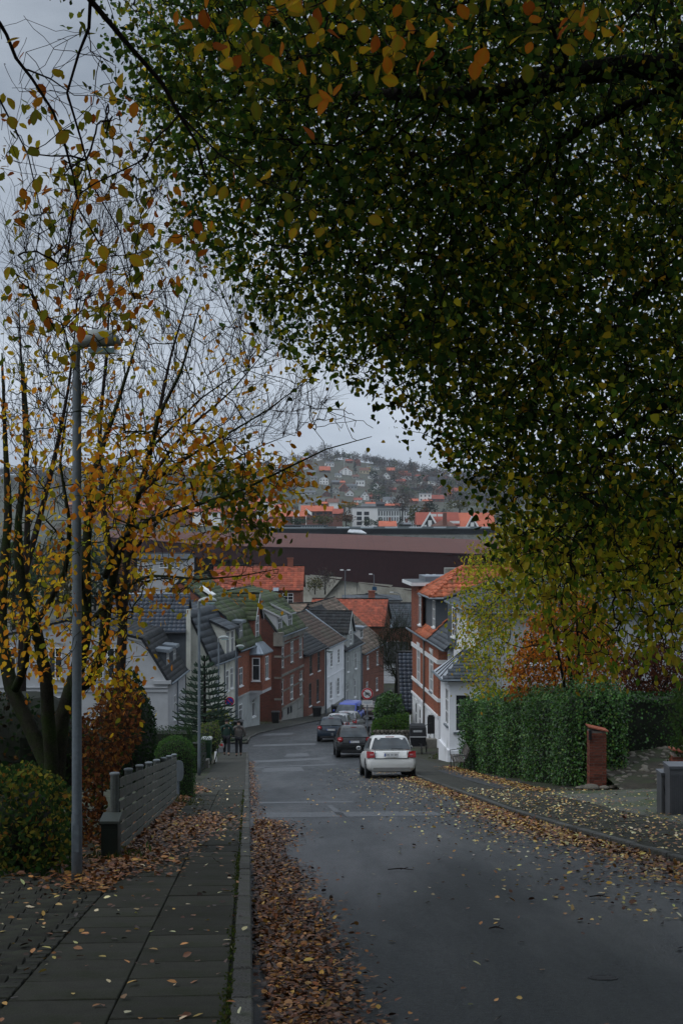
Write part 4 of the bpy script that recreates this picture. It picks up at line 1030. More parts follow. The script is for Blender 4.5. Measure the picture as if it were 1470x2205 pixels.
# --- buildings behind the row, down in the valley
def gable_block(name, label, x0, x1, y0, y1, z0, ze, zr, wallm, kind, wins=(), tile=(.4, .5), wave=.02, along='x', hip=0.0, group=None, skylights=(), chim=(), over=.3, rot=0.0, cat='building'):
    """long house with its ridge along x; the long side faces the camera"""
    t = empty(name, ((x0 + x1) / 2, y0, z0), label, cat, group)
    A = Vector((x0, y0 if not rot else y0 - rot * 0, 0)); B = Vector((x1, y0 + rot, 0)); dv = Vector((-(B - A).normalized().y, (B - A).normalized().x, 0)) * (y1 - y0)
    fF = Face(A[:2], B[:2]); wl = [(fF.hit(px, yt)[0], fF.hit(px, yb)[1], w, fF.hit(px, yt)[1] - fF.hit(px, yb)[1]) for (px, yt, yb, w) in wins]
    wall(t, fF, z0, ze - .05, wl, [wallm])
    for w in wl: window(t, fF, *w, 2 if w[2] < 1.4 else 4, (.33, .66))
    dep = dv.length
    for u in (0, fF.L):
        MB().poly([fF.pt(u, z0), fF.pt(u, ze - .05)] + ([fF.pt(u, zr - .05, -dep / 2)] if hip == 0 else []) + [fF.pt(u, ze - .05, -dep), fF.pt(u, z0, -dep)]).build('gable_wall', wallm, t)
    roof(t, [fF.pt(-over, ze, over), fF.pt(fF.L + over, ze, over), fF.pt(fF.L + over - hip, zr, -dep / 2), fF.pt(-over + hip, zr, -dep / 2)], kind, tile, wave)
    roof(t, [fF.pt(fF.L + over, ze, -dep - over), fF.pt(-over, ze, -dep - over), fF.pt(-over + hip, zr, -dep / 2), fF.pt(fF.L + over - hip, zr, -dep / 2)], kind, tile, wave)
    if hip:
        roof(t, [fF.pt(fF.L + over, ze, over), fF.pt(fF.L + over, ze, -dep - over), fF.pt(fF.L + over - hip, zr, -dep / 2)], kind, tile, wave)
        roof(t, [fF.pt(-over, ze, -dep - over), fF.pt(-over, ze, over), fF.pt(-over + hip, zr, -dep / 2)], kind, tile, wave)
    bar3(t, 'ridge', fF.pt(-over + hip, zr + .04, -dep / 2), fF.pt(fF.L + over - hip, zr + .04, -dep / 2), .13, TILE[kind])
    for (px, py) in skylights:
        s = .5; zz = None
        for k in range(60):
            q = k / 60; p = fF.pt(0, 0, over - q * (dep / 2 + over)); D = None
            yq = p.y; zq = ze + (zr - ze) * q
            if ZP(py, yq) >= zq - .0: zz = (q, yq, zq)
            else: continue
            break
        if zz:
            q, yq, zq = zz; n = Vector((0, -(zr - ze), dep / 2)).normalized(); c = Vector((XP(px, yq), yq, zq)) + n * .1; v = Vector((0, dep / 2, zr - ze)).normalized()
            MB().prism([c - Vector((.33, 0, 0)) - v * .38, c + Vector((.33, 0, 0)) - v * .38, c + Vector((.33, 0, 0)) + v * .38, c - Vector((.33, 0, 0)) + v * .38], n * .06).build('skylight', ZINC, t)
    for (x, h, w) in chim:
        MB().cb((x, (y0 + y1) / 2, zr - .6), w, w * .8, h + .6).cb((x, (y0 + y1) / 2, zr + h), w + .12, w * .8 + .12, .15).build('chimney', BRICK_R, t)
    return t
gable_block('red_roofed_house', 'large brick house with broad red tiled roof and white windows behind the green roofs', XP(458, 172), XP(648, 172), 172, 182, -22, ZP(1271, 172), ZP(1219, 177), BRICK_B, 'red',
            [(585.5, 1278, 1291, .95), (620, 1277, 1299, 1.3), (540, 1279, 1292, .95)], skylights=[(594, 1243), (503, 1243)], chim=[(XP(625, 177), .9, .7)], tile=(.42, .5), wave=.04)
gable_block('long_red_roofed_house', 'long low house with an orange-red roof, white verge and chimney beyond the row', XP(662, 188), XP(822, 188), 188, 203, -23, ZP(1348, 188), ZP(1290, 195), BRICK_R, 'red',
            [(745, 1358, 1374, 1.1)], skylights=[(812, 1332)], chim=[(XP(800, 195), 1.0, .9)], tile=(.42, .5), wave=.04, rot=-1)
gable_block('blue_roofed_house', 'brick house with a dark blue slate roof to the side of the bare street tree', XP(810, 206), XP(905, 206), 206, 216, -23.5, ZP(1350, 206), ZP(1299, 211), BRICK_R, 'slate',
            [(850, 1380, 1396, 1.2), (838, 1420, 1436, 1.2)], skylights=[(842, 1340)], tile=(.5, .5), wave=0)
gable_block('brown_roofed_house', 'grey gabled house with a brown and charcoal roof tucked behind the row', XP(640, 160), XP(760, 160), 162, 174, -22, ZP(1345, 162), ZP(1300, 168), SAND, 'tan', tile=(.45, .5), wave=.02, rot=2)
gable_block('pale_building', 'pale rendered building with small windows seen through the yellow leaves', XP(296, 230), XP(402, 230), 230, 242, -22, ZP(1203, 230), ZP(1192, 236), PLAST_P, 'slate', [(352, 1211, 1222, 1.3), (376, 1211, 1222, 1.3), (322, 1216, 1226, 1.3)], tile=(.6, .6), wave=0)
gable_block('low_shed_building', 'low grey flat-topped building in front of the concrete wall', XP(740, 236), XP(862, 236), 236, 250, -23, ZP(1292, 236), ZP(1279, 243), PLAST_P, 'slate', tile=(.8, .8), wave=0, hip=6)
gable_block('white_verge_house', 'white cottage wall showing below the bare street tree', XP(820, 178), XP(878, 178), 180, 188, -23.5, ZP(1425, 180), ZP(1385, 184), PLAST_W, 'dark', [(850, 1437, 1452, 1.1)], tile=(.4, .45), wave=.03)

# --- right-hand side of the street
def FRx(D): return (5.35 - .08 * (D - 80), D)
def brick_villa():
    f = Face(FRx(79.4), FRx(90.6), out=-1)
    t = empty('brick_villa', f.pt(5, -15), 'red brick villa with white bands and orange tiled turret roof beside the cargo bike', 'house')
    H = mat('white_trim', (.70, .71, .71), .6, .06, 2)
    glazed_wall(t, f, -15.5, -7.35, [(901, 1391, 1472, 1.05, 2, (.3, .68)), (928.5, 1404, 1489, 1.05, 2, (.3, .68)), (895.5, 1512, 1560, .75, 1, (.5,)), (903.5, 1526, 1570, .75, 1, (.5,)), (925, 1541, 1603, 1.0, 2, (.3, .66))],
                [PLAST_W, BRICK_O], bands=[(-11.4, 0), (0, 1)], sill=ZINC, head=H)
    string_course(t, f, -8.5, .24, .07, H); string_course(t, f, -10.62, .2, .06, H); string_course(t, f, -11.5, .14, .08, PLAST_W)
    for px in (901, 928.5):
        u, z = f.hit(px, 1395)
        for s in (-1, 1): MB().box(f.pt(u + s * .66 - .08, -10.6, .003), f.u * .16, f.n * .03, (0, 0, 2.3)).build('window_jamb', H, t)
    # side wall turned to the camera
    s = Face(f.a[:2], (f.a.x + 9, f.a.y + .5)); s.n = Vector((s.u.y, -s.u.x, 0))
    wall(t, s, -15.5, -7.35, [], [PLAST_W, BRICK_O], bands=[(-11.4, 0), (0, 1)], name='side_wall'); string_course(t, s, -8.5, .24, .06, H); string_course(t, s, -10.62, .2, .05, H)
    MB().poly([f.pt(f.L, -15.5), f.pt(f.L, -7.3), f.pt(f.L, -7.3, -9), f.pt(f.L, -15.5, -9)]).build('side_wall', BRICK_O, t)
    u82 = f.hit(928.5, 1373)[0]
    # orange skirt of the mansard
    uE = f.L + .1
    roof(t, [f.pt(u82 - .15, -7.35, .3), f.pt(7.6, -7.35, .3), f.pt(7.6, -6.15, -1.0), f.pt(u82 - .15, -6.15, -1.0)], 'orange', (.34, .42), .05, .05)
    bar3(t, 'gutter', f.pt(u82 - .2, -7.4, .36), f.pt(uE, -7.4, .36), .07, GALV)
    bar3(t, 'downpipe', f.pt(5.2, -15.3, .1), f.pt(5.2, -7.45, .1), .06, mat('brown_pipe', (.10, .085, .075), .5, .1, 2))
    # slate skirt of the nearer half
    roof(t, [f.pt(-3.8, -7.35, .25), f.pt(u82 - .2, -7.35, .25), f.pt(u82 - .2, -6.2, -1.0), f.pt(-3.8, -6.2, -1.0)], 'slate', (.5, .3), 0, .025)
    bar3(t, 'gutter', f.pt(-3.8, -7.4, .3), f.pt(u82 - .2, -7.4, .3), .06, GALV)
    # grey upper storey below the orange turret roof
    g0 = f.pt(u82, 0, -.25); g1 = f.pt(u82 + 4.6, 0, -.25); gs = Face(g0[:2], g1[:2], out=-1)
    wz0, wz1 = -7.3, -4.98
    ws = wins_of(gs, [(933.5, 1292, 1350, 1.0)]); wall(t, gs, wz0, wz1, [w[0] for w in ws], [DGREY], name='upper_wall')
    for w, _ in ws: window(t, gs, *w, 2, (.3, .66))
    gc = Face(g0[:2], (g0.x + 6.2, g0.y + .5)); gc.n = Vector((gc.u.y, -gc.u.x, 0)); wall(t, gc, wz0, wz1, [], [DGREY], name='upper_wall')
    e0 = f.pt(u82 - .3, -4.92, .1); e1 = f.pt(u82 + 5.0, -4.92, .1); e2 = e0 + Vector((6.6, .53, 0)); e3 = e1 + Vector((6.6, .53, 0))
    r0 = f.pt(u82 + 2.4, -3.35, -2.1); r1 = r0 + Vector((3.6, .3, 0))
    roof(t, [e0, e1, r0], 'orange', (.36, .42), .06, .05); roof(t, [e0, e2, r1, r0], 'orange', (.36, .42), .06, .05); roof(t, [e3, e1, r0, r1], 'orange', (.36, .42), .06, .05); roof(t, [e2, e3, r1], 'orange', (.36, .42), .06, .05)
    for a, b in ((e0, r0), (e1, r0), (r0, r1), (e2, r1)):
        k = int((b - a).length / .38); mbt = MB()
        for i in range(k): mbt.tube([a.lerp(b, i / k) + Vector((0, 0, .05)), a.lerp(b, (i + 1.1) / k) + Vector((0, 0, .03))], [.15, .12], 7)
        mbt.build('ridge_tiles', mat('orange_ridge', (.42, .11, .05), .65, .15, 3), t)['kind'] = 'stuff'
    bar3(t, 'gutter', e0 + Vector((0, 0, -.06)), e1 + Vector((0, 0, -.06)), .07, ZINC); bar3(t, 'gutter', e0 + Vector((0, 0, -.06)), e2 + Vector((0, 0, -.06)), .07, ZINC)
    # chimney block and roof walk behind the turret
    MB().cb((7.6, 88.5, -4.4), 2.4, 1.2, .92).build('roof_lantern', CONC, t)
    # far brick tower with its flat roof
    k0 = f.pt(7.6, 0, .06); k1 = f.pt(f.L, 0, .06); ks = Face(k0[:2], k1[:2], out=-1)
    ws = wins_of(ks, [(903.5, 1282, 1345, 1.0)]); wall(t, ks, -7.5, -4.55, [w[0] for w in ws], [BRICK_R], name='tower_wall')
    for w, _ in ws: window(t, ks, *w, 2, (.66,), head=H)
    kc = Face(k0[:2], (k0.x + 5, k0.y + .4)); kc.n = Vector((kc.u.y, -kc.u.x, 0)); wall(t, kc, -7.3, -4.55, [], [BRICK_R], name='tower_wall')
    q = [f.pt(7.2, -4.52, .55), f.pt(f.L + .5, -4.52, .55), f.pt(f.L + .5, -4.52, -5), f.pt(7.2, -4.52, -5)]
    MB().prism(q, (0, 0, .24)).build('flat_roof', mat('roofing_felt', (.10, .11, .115), .8, .15, 2), t)
    mbq = MB(); mbq.box(q[0] + Vector((0, 0, .02)), q[1] - q[0], f.n * .04, (0, 0, .2)); mbq.box(q[0] + Vector((0, -.045, .02)), (q[3] - q[0]), (0, .04, 0), (0, 0, .2)); mbq.build('fascia', H, t)
    MB().prism([f.pt(8.2, -4.27, -.4), f.pt(f.L - .2, -4.27, -.4), f.pt(f.L - .2, -4.27, -4), f.pt(8.2, -4.27, -4)], (0, 0, .3)).build('roof_upstand', ZINC, t)
    # entrance steps and rail in the angle
    for i in range(3): MB().cb(f.pt(1.3 - i * .25, G(80) - .02, .95 - i * .3), 1.2, 1.1 - i * .3, .2 + i * .17).build('step', SAND, t)
    bar3(t, 'handrail', f.pt(.2, G(80) + 1.5, .35), f.pt(1.6, G(80) + 1.0, .9), .025, DARKP)
    mbx = MB().cb(f.pt(1.55, -12.6, .2), .38, .3, .95).cb(f.pt(1.55, -11.7, .2), .3, .24, .14); mbx.build('mailbox', BLACKM, t)
    return f
fv = brick_villa()

def white_villa():
    t = empty('white_villa', (7, 66, -12), 'white villa with black glazed hipped roof and a box bay, behind the ivy hedge', 'house')
    zt = -4.62; A = (6.33, 66.0); B = (5.98, 74.0)
    fs = Face(A, B, out=-1); fc = Face(A, (20.5, 66.6)); fc.n = Vector((fc.u.y, -fc.u.x, 0))
    ws = glazed_wall(t, fs, -13.5, zt, [(1006.5, 1332, 1362, .85, 2, (.5,)), (1000, 1385, 1430, .85, 2, (.66,))], [PLAST_W])
    glazed_wall(t, fc, -13.5, zt, [(1160, 1375, 1430, 1.2, 2, (.66,)), (1262, 1375, 1430, 1.2, 2, (.66,))], [PLAST_P])  # camera-facing wall of the white villa: its shade is put into greyer plaster
    # slate-hung dormer face at the far end of the street side
    h = Face((6.02, 74.05), (5.72, 76.8), out=-1)
    wz = wins_of(h, [(976.5, 1307, 1371, 1.1)]); wall(t, h, -7.2, -4.75, [w[0] for w in wz], [DGREY], name='upper_wall')
    for w, _ in wz: window(t, h, *w, 2, (.25, .45, .7))
    hc = Face((6.02, 74.05), (9, 74.3)); hc.n = Vector((hc.u.y, -hc.u.x, 0)); wall(t, hc, -7.2, -4.75, [], [DGREY], name='upper_wall')
    wall(t, Face((5.98, 74.0), (5.9, 79.3), out=-1), -14.5, -7.2, [], [PLAST_W], name='side_wall')
    o = .38; a = Vector((5.87, 66 - o, zt)); b = Vector((5.42, 74.6, zt)); c = Vector((20.8, 66.6 - o, zt)); d = Vector((20.8, 79, zt)); r0 = Vector((9.8, 71.8, -2.75)); r1 = Vector((17.5, 72.1, -2.75))
    roof(t, [b, a, r0], 'slate', (.5, .3), 0, .03); roof(t, [a, c, r1, r0], 'blue', (.30, .36), .05, .045); roof(t, [d, b, r0, r1], 'blue'); roof(t, [c, d, r1], 'blue')
    for p, q in ((a, r0), (r0, r1), (b, r0)):
        k = int((q - p).length / .4); mbt = MB()
        for i in range(k): mbt.tube([p.lerp(q, i / k) + Vector((0, 0, .06)), p.lerp(q, (i + 1.1) / k) + Vector((0, 0, .04))], [.14, .11], 7)
        mbt.build('ridge_tiles', TILE['blue'] if False else mat('black_ridge', (.03, .035, .042), .4, .2, 3), t)['kind'] = 'stuff'
    bar3(t, 'gutter', a + Vector((0, 0, -.05)), b + Vector((0, 0, -.05)), .07, GALV); bar3(t, 'gutter', a + Vector((0, 0, -.05)), c + Vector((0, 0, -.05)), .07, GALV)
    bar3(t, 'downpipe', fc.pt(.45, -12, .1), fc.pt(.45, zt, .1), .06, GALV)
    # box bay on the street corner
    bay = empty('bay', (0, 0, 0)); bay.parent = t; bay.location = Vector((5.4, 65.5, -11.8)) - wpos(t)
    fA = Face((4.89, 64.5), (4.70, 67.6), out=-1); fB = Face((4.89, 64.5), (6.3, 64.5)); fB.n = Vector((0, -1, 0)); ztb = -7.55
    glazed_wall(bay, fA, -13, ztb, [(961.5, 1481, 1560, .95, 2, (.35, .68))], [PLAST_W], sill=ZINC)
    glazed_wall(bay, fB, -13, ztb, [(996, 1494, 1576, .75, 1, (.7,))], [PLAST_W], sill=ZINC)
    wall(bay, Face((6.3, 64.5), (6.3, 66.0)), -13, ztb, [], [PLAST_W]); wall(bay, Face((4.70, 67.6), (5.8, 67.7)), -13, ztb, [], [PLAST_W])
    for ff, L_ in ((fA, fA.L), (fB, fB.L)):
        MB().box(ff.pt(-.05, -13, .002), ff.u * (L_ + .1), ff.n * .09, (0, 0, 2.2)).build('plinth', PLAST_W, bay)
        MB().box(ff.pt(-.05, ztb - .28, .002), ff.u * (L_ + .1), ff.n * .07, (0, 0, .2)).build('cornice', PLAST_W, bay)
    e = [Vector((4.55, 64.15, ztb)), Vector((6.4, 64.15, ztb)), Vector((6.05, 66.0, ztb + 1.15)), Vector((5.75, 66.0, ztb + 1.15)), Vector((5.75, 67.2, ztb + 1.05)), Vector((4.38, 67.8, ztb))]
    mbz = MB().prism([e[0], e[3], e[4], e[5]], (0, 0, -.08)); mbz.build('zinc_roof', mat('bright_zinc', (.42, .45, .48), .35, .1, 2, metal=.5), bay)
    for i in range(1, 4): bar3(bay, 'roof_seam', e[0].lerp(e[5], i / 4) + Vector((0, 0, .03)), e[3].lerp(e[4], i / 4) + Vector((0, 0, .03)), .025, DARKP, 5)
    roof(bay, [e[0] + Vector((0, 0, .01)), e[1] + Vector((0, 0, .01)), e[2] + Vector((0, 0, .01)), e[3] + Vector((0, 0, .01))], 'slate', (.25, .25), 0, .03, name='slate_roof')
    bar3(bay, 'gutter', e[0] + Vector((-.02, -.04, -.05)), e[1] + Vector((0, -.04, -.05)), .05, GALV); bar3(bay, 'gutter', e[0] + Vector((-.04, 0, -.05)), e[5] + Vector((-.04, 0, -.05)), .05, GALV)
white_villa()

def carport():
    t = empty('carport', (4.3, 92, G(92)), 'dark timber carport with a steep glazed blue-black pantile roof beside the brick villa', 'carport')
    xl, xr = 3.85, 7.2; e = -12.85; r = -9.45
    roof(t, [(xl + .1, 91.8, e), (xr, 91.8, e), (xr, 95.5, r), (xl - .05, 95.5, r)], 'blue', (.28, .34), .05, .045)
    roof(t, [(xr, 99.2, e), (xl - .05, 99.2, e), (xl - .05, 95.5, r), (xr, 95.5, r)], 'blue', (.28, .34), .05, .045)
    bar3(t, 'ridge', (xl - .1, 95.5, r + .04), (xr, 95.5, r + .04), .1, TILE['blue'])
    BT = mat('black_timber', (.018, .016, .015), .7, .2, 4)
    MB().poly([(xl, 92.2, e - .1), (xl, 95.5, r - .15), (xl, 98.8, e - .1)]).build('gable_boarding', BT, t)
    for a, b in (((xl - .06, 91.7, e - .1), (xl - .12, 95.5, r - .05)), ((xl - .06, 99.3, e - .1), (xl - .12, 95.5, r - .05))):
        MB().box(a, Vector(b) - Vector(a), (-.06, 0, 0), (0, 0, -.26)).build('barge_board', BT, t)
    for x, y in ((xl + .05, 92.3), (xl + .05, 98.5), (xr - .2, 92.3)): MB().cb((x, y, -15.3), .14, .14, 2.5).build('post', BT, t)
    MB().box((xl, 91.75, e - .18), (xr - xl, 0, 0), (0, -.06, 0), (0, 0, .14)).build('gutter_board', BT, t)
carport()

# ------------------------------------------------------------------ the long dark hall across the valley
def long_hall():
    f = Face((XP(230, 352), 352), (XP(1230, 258), 258)); 
    if f.n.y > 0: f.n = -f.n
    t = empty('exhibition_hall', f.pt(f.L / 2, -22), 'vast dark brown roofed hall with slanting pale concrete base spanning the valley', 'building')
    ylow = lambda px: np.interp(px, [230, 560, 640, 890, 1230], [1176, 1214, 1235, 1273, 1325])
    yup = lambda px: np.interp(px, [230, 480, 700, 900, 1050, 1230], [1158, 1177, 1182, 1190, 1196, 1204])
    ytop = lambda px: np.interp(px, [230, 350, 540, 760, 1030, 1230], [1143, 1146, 1146, 1151, 1162, 1172])
    pxs = list(range(230, 1231, 20)); low, up, top = [], [], []
    for px in pxs:
        u, z = f.hit(px, ylow(px)); low.append(f.pt(u, z))
        p = f.pt(u, 0, -3.0); D = p.y; k = XP(px, D) - p.x
        up.append(Vector((XP(px, D), D, ZP(yup(px), D)))); D2 = p.y + 42; top.append(Vector((XP(px, D2), D2, ZP(ytop(px), D2))))
    skin = mat('oxblood_metal_skin', (.022, .0085, .009), .85, .15, .05, fine=.2, fscale=1.2, spec=.05)
    rf = brick_mat('brown_roof_sheets', (.125, .050, .038), (.095, .038, .030), (.05, .023, .019), w=7.0, h=1.1, ms=.07, rough=.7, gamt=.5, grime=(.08, .05, .045))
    # skin in standing bands, lapped
    mb = MB()
    for i in range(len(pxs) - 1):
        for k in range(8):
            a0, a1 = k / 8, (k + 1) / 8; o = Vector((0, -.12, 0))
            mb.poly([low[i].lerp(up[i], a0) + o, low[i + 1].lerp(up[i + 1], a0) + o, low[i + 1].lerp(up[i + 1], a1), low[i].lerp(up[i], a1)])
    mb.build('outer_skin', skin, t)
    mb = MB()
    for i in range(len(pxs) - 1): mb.poly([up[i], up[i + 1], top[i + 1], top[i]])
    mb.build('roof', rf, t)
    mb = MB()
    for i in range(len(pxs) - 1): mb.box(up[i] + Vector((0, -.3, -.15)), up[i + 1] - up[i], (0, .5, 0), (0, 0, .35))
    mb.build('roof_edge', skin, t)
    # ends and back keep it solid
    mb = MB()
    for j in (0, -1): mb.poly([low[j], up[j], top[j], top[j] - Vector((0, 0, 18)), low[j] - Vector((0, 0, 9))])
    mb.poly([top[0], top[-1], top[-1] - Vector((0, 0, 18)), top[0] - Vector((0, 0, 18))]); mb.build('end_wall', skin, t)
    # concrete base: panels and folded triangular buttresses
    cm = piece_mat('cast_concrete_panel', (.33, .32, .275), .12, rough=.85, scale=.2, fine=.08, fscale=3, stain=(.20, .19, .15), sscale=.15, samt=.35)
    uu = f.hit(560, 1240)[0]; k = 0
    while uu < f.L - 5:
        w = 5.6; a, b = f.pt(uu, 0, -1.2), f.pt(uu + w - .12, 0, -1.2)
        h = 11.5
        MB().box((a.x, a.y, -24), (b.x - a.x, b.y - a.y, 0), -f.n * .3, (0, 0, h)).build('concrete_panel', cm, t); uu += w; k += 1
    for px, s in ((668, 1), (700, -1), (772, 1), (838, 1), (870, -1), (930, 1), (980, -1)):
        u, z = f.hit(px, ylow(px) - 2); 
        MB().poly([f.pt(u, z, .1), f.pt(u + s * 9.5, z - .3 * s, .1), f.pt(u + s * 1.2, z - 6.5, -1.1)]).build('concrete_facet', cm, t)
    return f, t
HALL, hall = long_hall()
def flat_roofs():
    BL = mat('black_roof_felt', (.012, .016, .02), .55, .2, .1); GR = mat('grey_roof_edge', (.15, .18, .19), .6, .15, .1)
    t = empty('flat_roofed_depot', (10, 400, -22), 'low flat-roofed depot with a black band and pale roof edge behind the brown hall', 'building')
    D = 402
    q = lambda px, y, d=D: Vector((XP(px, d), d, ZP(y, d)))
    MB().box(q(560, 1150), (XP(1080, D) - XP(560, D), 0, 0), (0, 30, 0), (0, 0, ZP(1139, D) - ZP(1150, D))).build('roof_band', BL, t)
    MB().box(q(560, 1139) + Vector((0, -.5, 0)), (XP(1080, D) - XP(560, D), 0, 0), (0, 32, 0), (0, 0, ZP(1136.5, D) - ZP(1139, D))).build('roof_edge', GR, t)
    MB().box(q(560, 1139, D) + Vector((0, 0, -14)), (XP(1080, D) - XP(560, D), 0, 0), (0, 30, 0), (0, 0, 12.4)).build('wall', CONC, t)
    MB().box(q(610, 1137, 412), (XP(706, 412) - XP(610, 412), 0, 0), (0, 12, 0), (0, 0, ZP(1131, 412) - ZP(1137, 412))).build('roof_house', BL, t)
    for i in range(9):
        px = 648 + i * 5.6; MB().box(q(px, 1135.5, 411.8), (.55, 0, 0), (0, .1, 0), (0, 0, .4)).build('window', GR, t)
    MB().prism([q(748, 1147, 396), q(789, 1150, 396), q(777, 1143, 399), q(752, 1142, 399)], (0, 0, .3)).build('rooflight', mat('white_rooflight', (.5, .52, .53), .3, .3, 1.2), t)  # rooflight glazing is white by its own colour
    for i in range(7):
        px = 700 + i * 52; MB().box(q(px, 1136.5, 400), (3.2, 0, 0), (0, 1, 0), (0, 0, .35)).build('roof_vent', GR, t)
flat_roofs()

# ------------------------------------------------------------------ far town and hillside villas
WC = {n: mat('far_' + n, c, .9, .08, .1) for n, c in dict(white=(.80, .80, .78), cream=(.55, .47, .32), yellow=(.55, .42, .16), brick=(.17, .075, .055), brown=(.10, .075, .06), grey=(.30, .31, .31), dark=(.05, .052, .055), pale=(.42, .42, .40)).items()}
RCm = {n: mat('far_roof_' + n, c, .85, .15, .3) for n, c in dict(orange=(.44, .12, .065), red=(.28, .07, .045), grey=(.12, .13, .14), black=(.04, .042, .047), brown=(.15, .075, .055), pink=(.30, .11, .08)).items()}
FWIN = mat('far_window', (.03, .035, .04), .3, .2, 1)
HOUSES = []
def far_house(px, yb, w, h, rf, wc, rc, label, gable=False, D=None, depth=None, nwin=2, rows=1, group=None, name='house', cat='house', chim=True, flat=False, rot=None):
    if D is None: p = hill_hit(px, yb)
    else: p = Vector((XP(px, D), D, ZP(yb, D)))
    HOUSES.append((px, w, p.y)); D = p.y; W = w / FPX * D; H = h / FPX * D; hr = H * rf; hw = H - hr; dp = depth or max(6.5, W * .75)
    t = empty(name, p, label, cat, group); t.rotation_euler.z = rot if rot is not None else random.uniform(-.22, .22)
    def lk(mb, nm, m): o = mb.build(nm, m); o.parent = t; return o
    lk(MB().box((-W / 2, 0, -5), (W, 0, 0), (0, dp, 0), (0, 0, hw + 5)), 'wall', WC[wc])
    if flat:
        lk(MB().box((-W / 2 - .3, -.3, hw), (W + .6, 0, 0), (0, dp + .6, 0), (0, 0, max(.4, hr))), 'roof', RCm[rc])
    elif gable:
        lk(MB().prism([(-W / 2, 0.01, hw), (W / 2, 0.01, hw), (0, 0.01, H)], (0, dp - .02, 0)), 'gable_wall', WC[wc])
        o = .5; s = hr / (W / 2)
        mb = MB(); mb.prism([(-W / 2 - o, -o, hw - o * s), (0, -o, H), (0, -o, H + .35), (-W / 2 - o, -o, hw - o * s + .35)], (0, dp + 2 * o, 0)); mb.prism([(W / 2 + o, -o, hw - o * s), (0, -o, H), (0, -o, H + .35), (W / 2 + o, -o, hw - o * s + .35)], (0, dp + 2 * o, 0))
        lk(mb, 'roof', RCm[rc])
    else:
        mb = MB().prism([(-W / 2 - .4, -.5, hw), (-W / 2 - .4, dp / 2, H), (-W / 2 - .4, dp + .5, hw)], (W + .8, 0, 0)); lk(mb, 'roof', RCm[rc])
    wh = min(1.5, hw * .45 / rows)
    for r in range(rows):
        for i in range(nwin):
            x = -W / 2 + W * (i + .5) / nwin; z = hw * (r + .5) / rows - wh / 2
            lk(MB().box((x - .6, -.06, z), (1.2, 0, 0), (0, .1, 0), (0, 0, wh)), 'window', FWIN)
    if gable and hr > 3: lk(MB().box((-.5, -.05, hw + hr * .15), (1.0, 0, 0), (0, .1, 0), (0, 0, 1.2)), 'window', FWIN)
    if chim and not flat: lk(MB().cb((W * .15, dp * .5, H - .6), .8, .8, 1.9), 'chimney', WC['brick'])
    return t
HV = 'villas scattered over the far hillside'
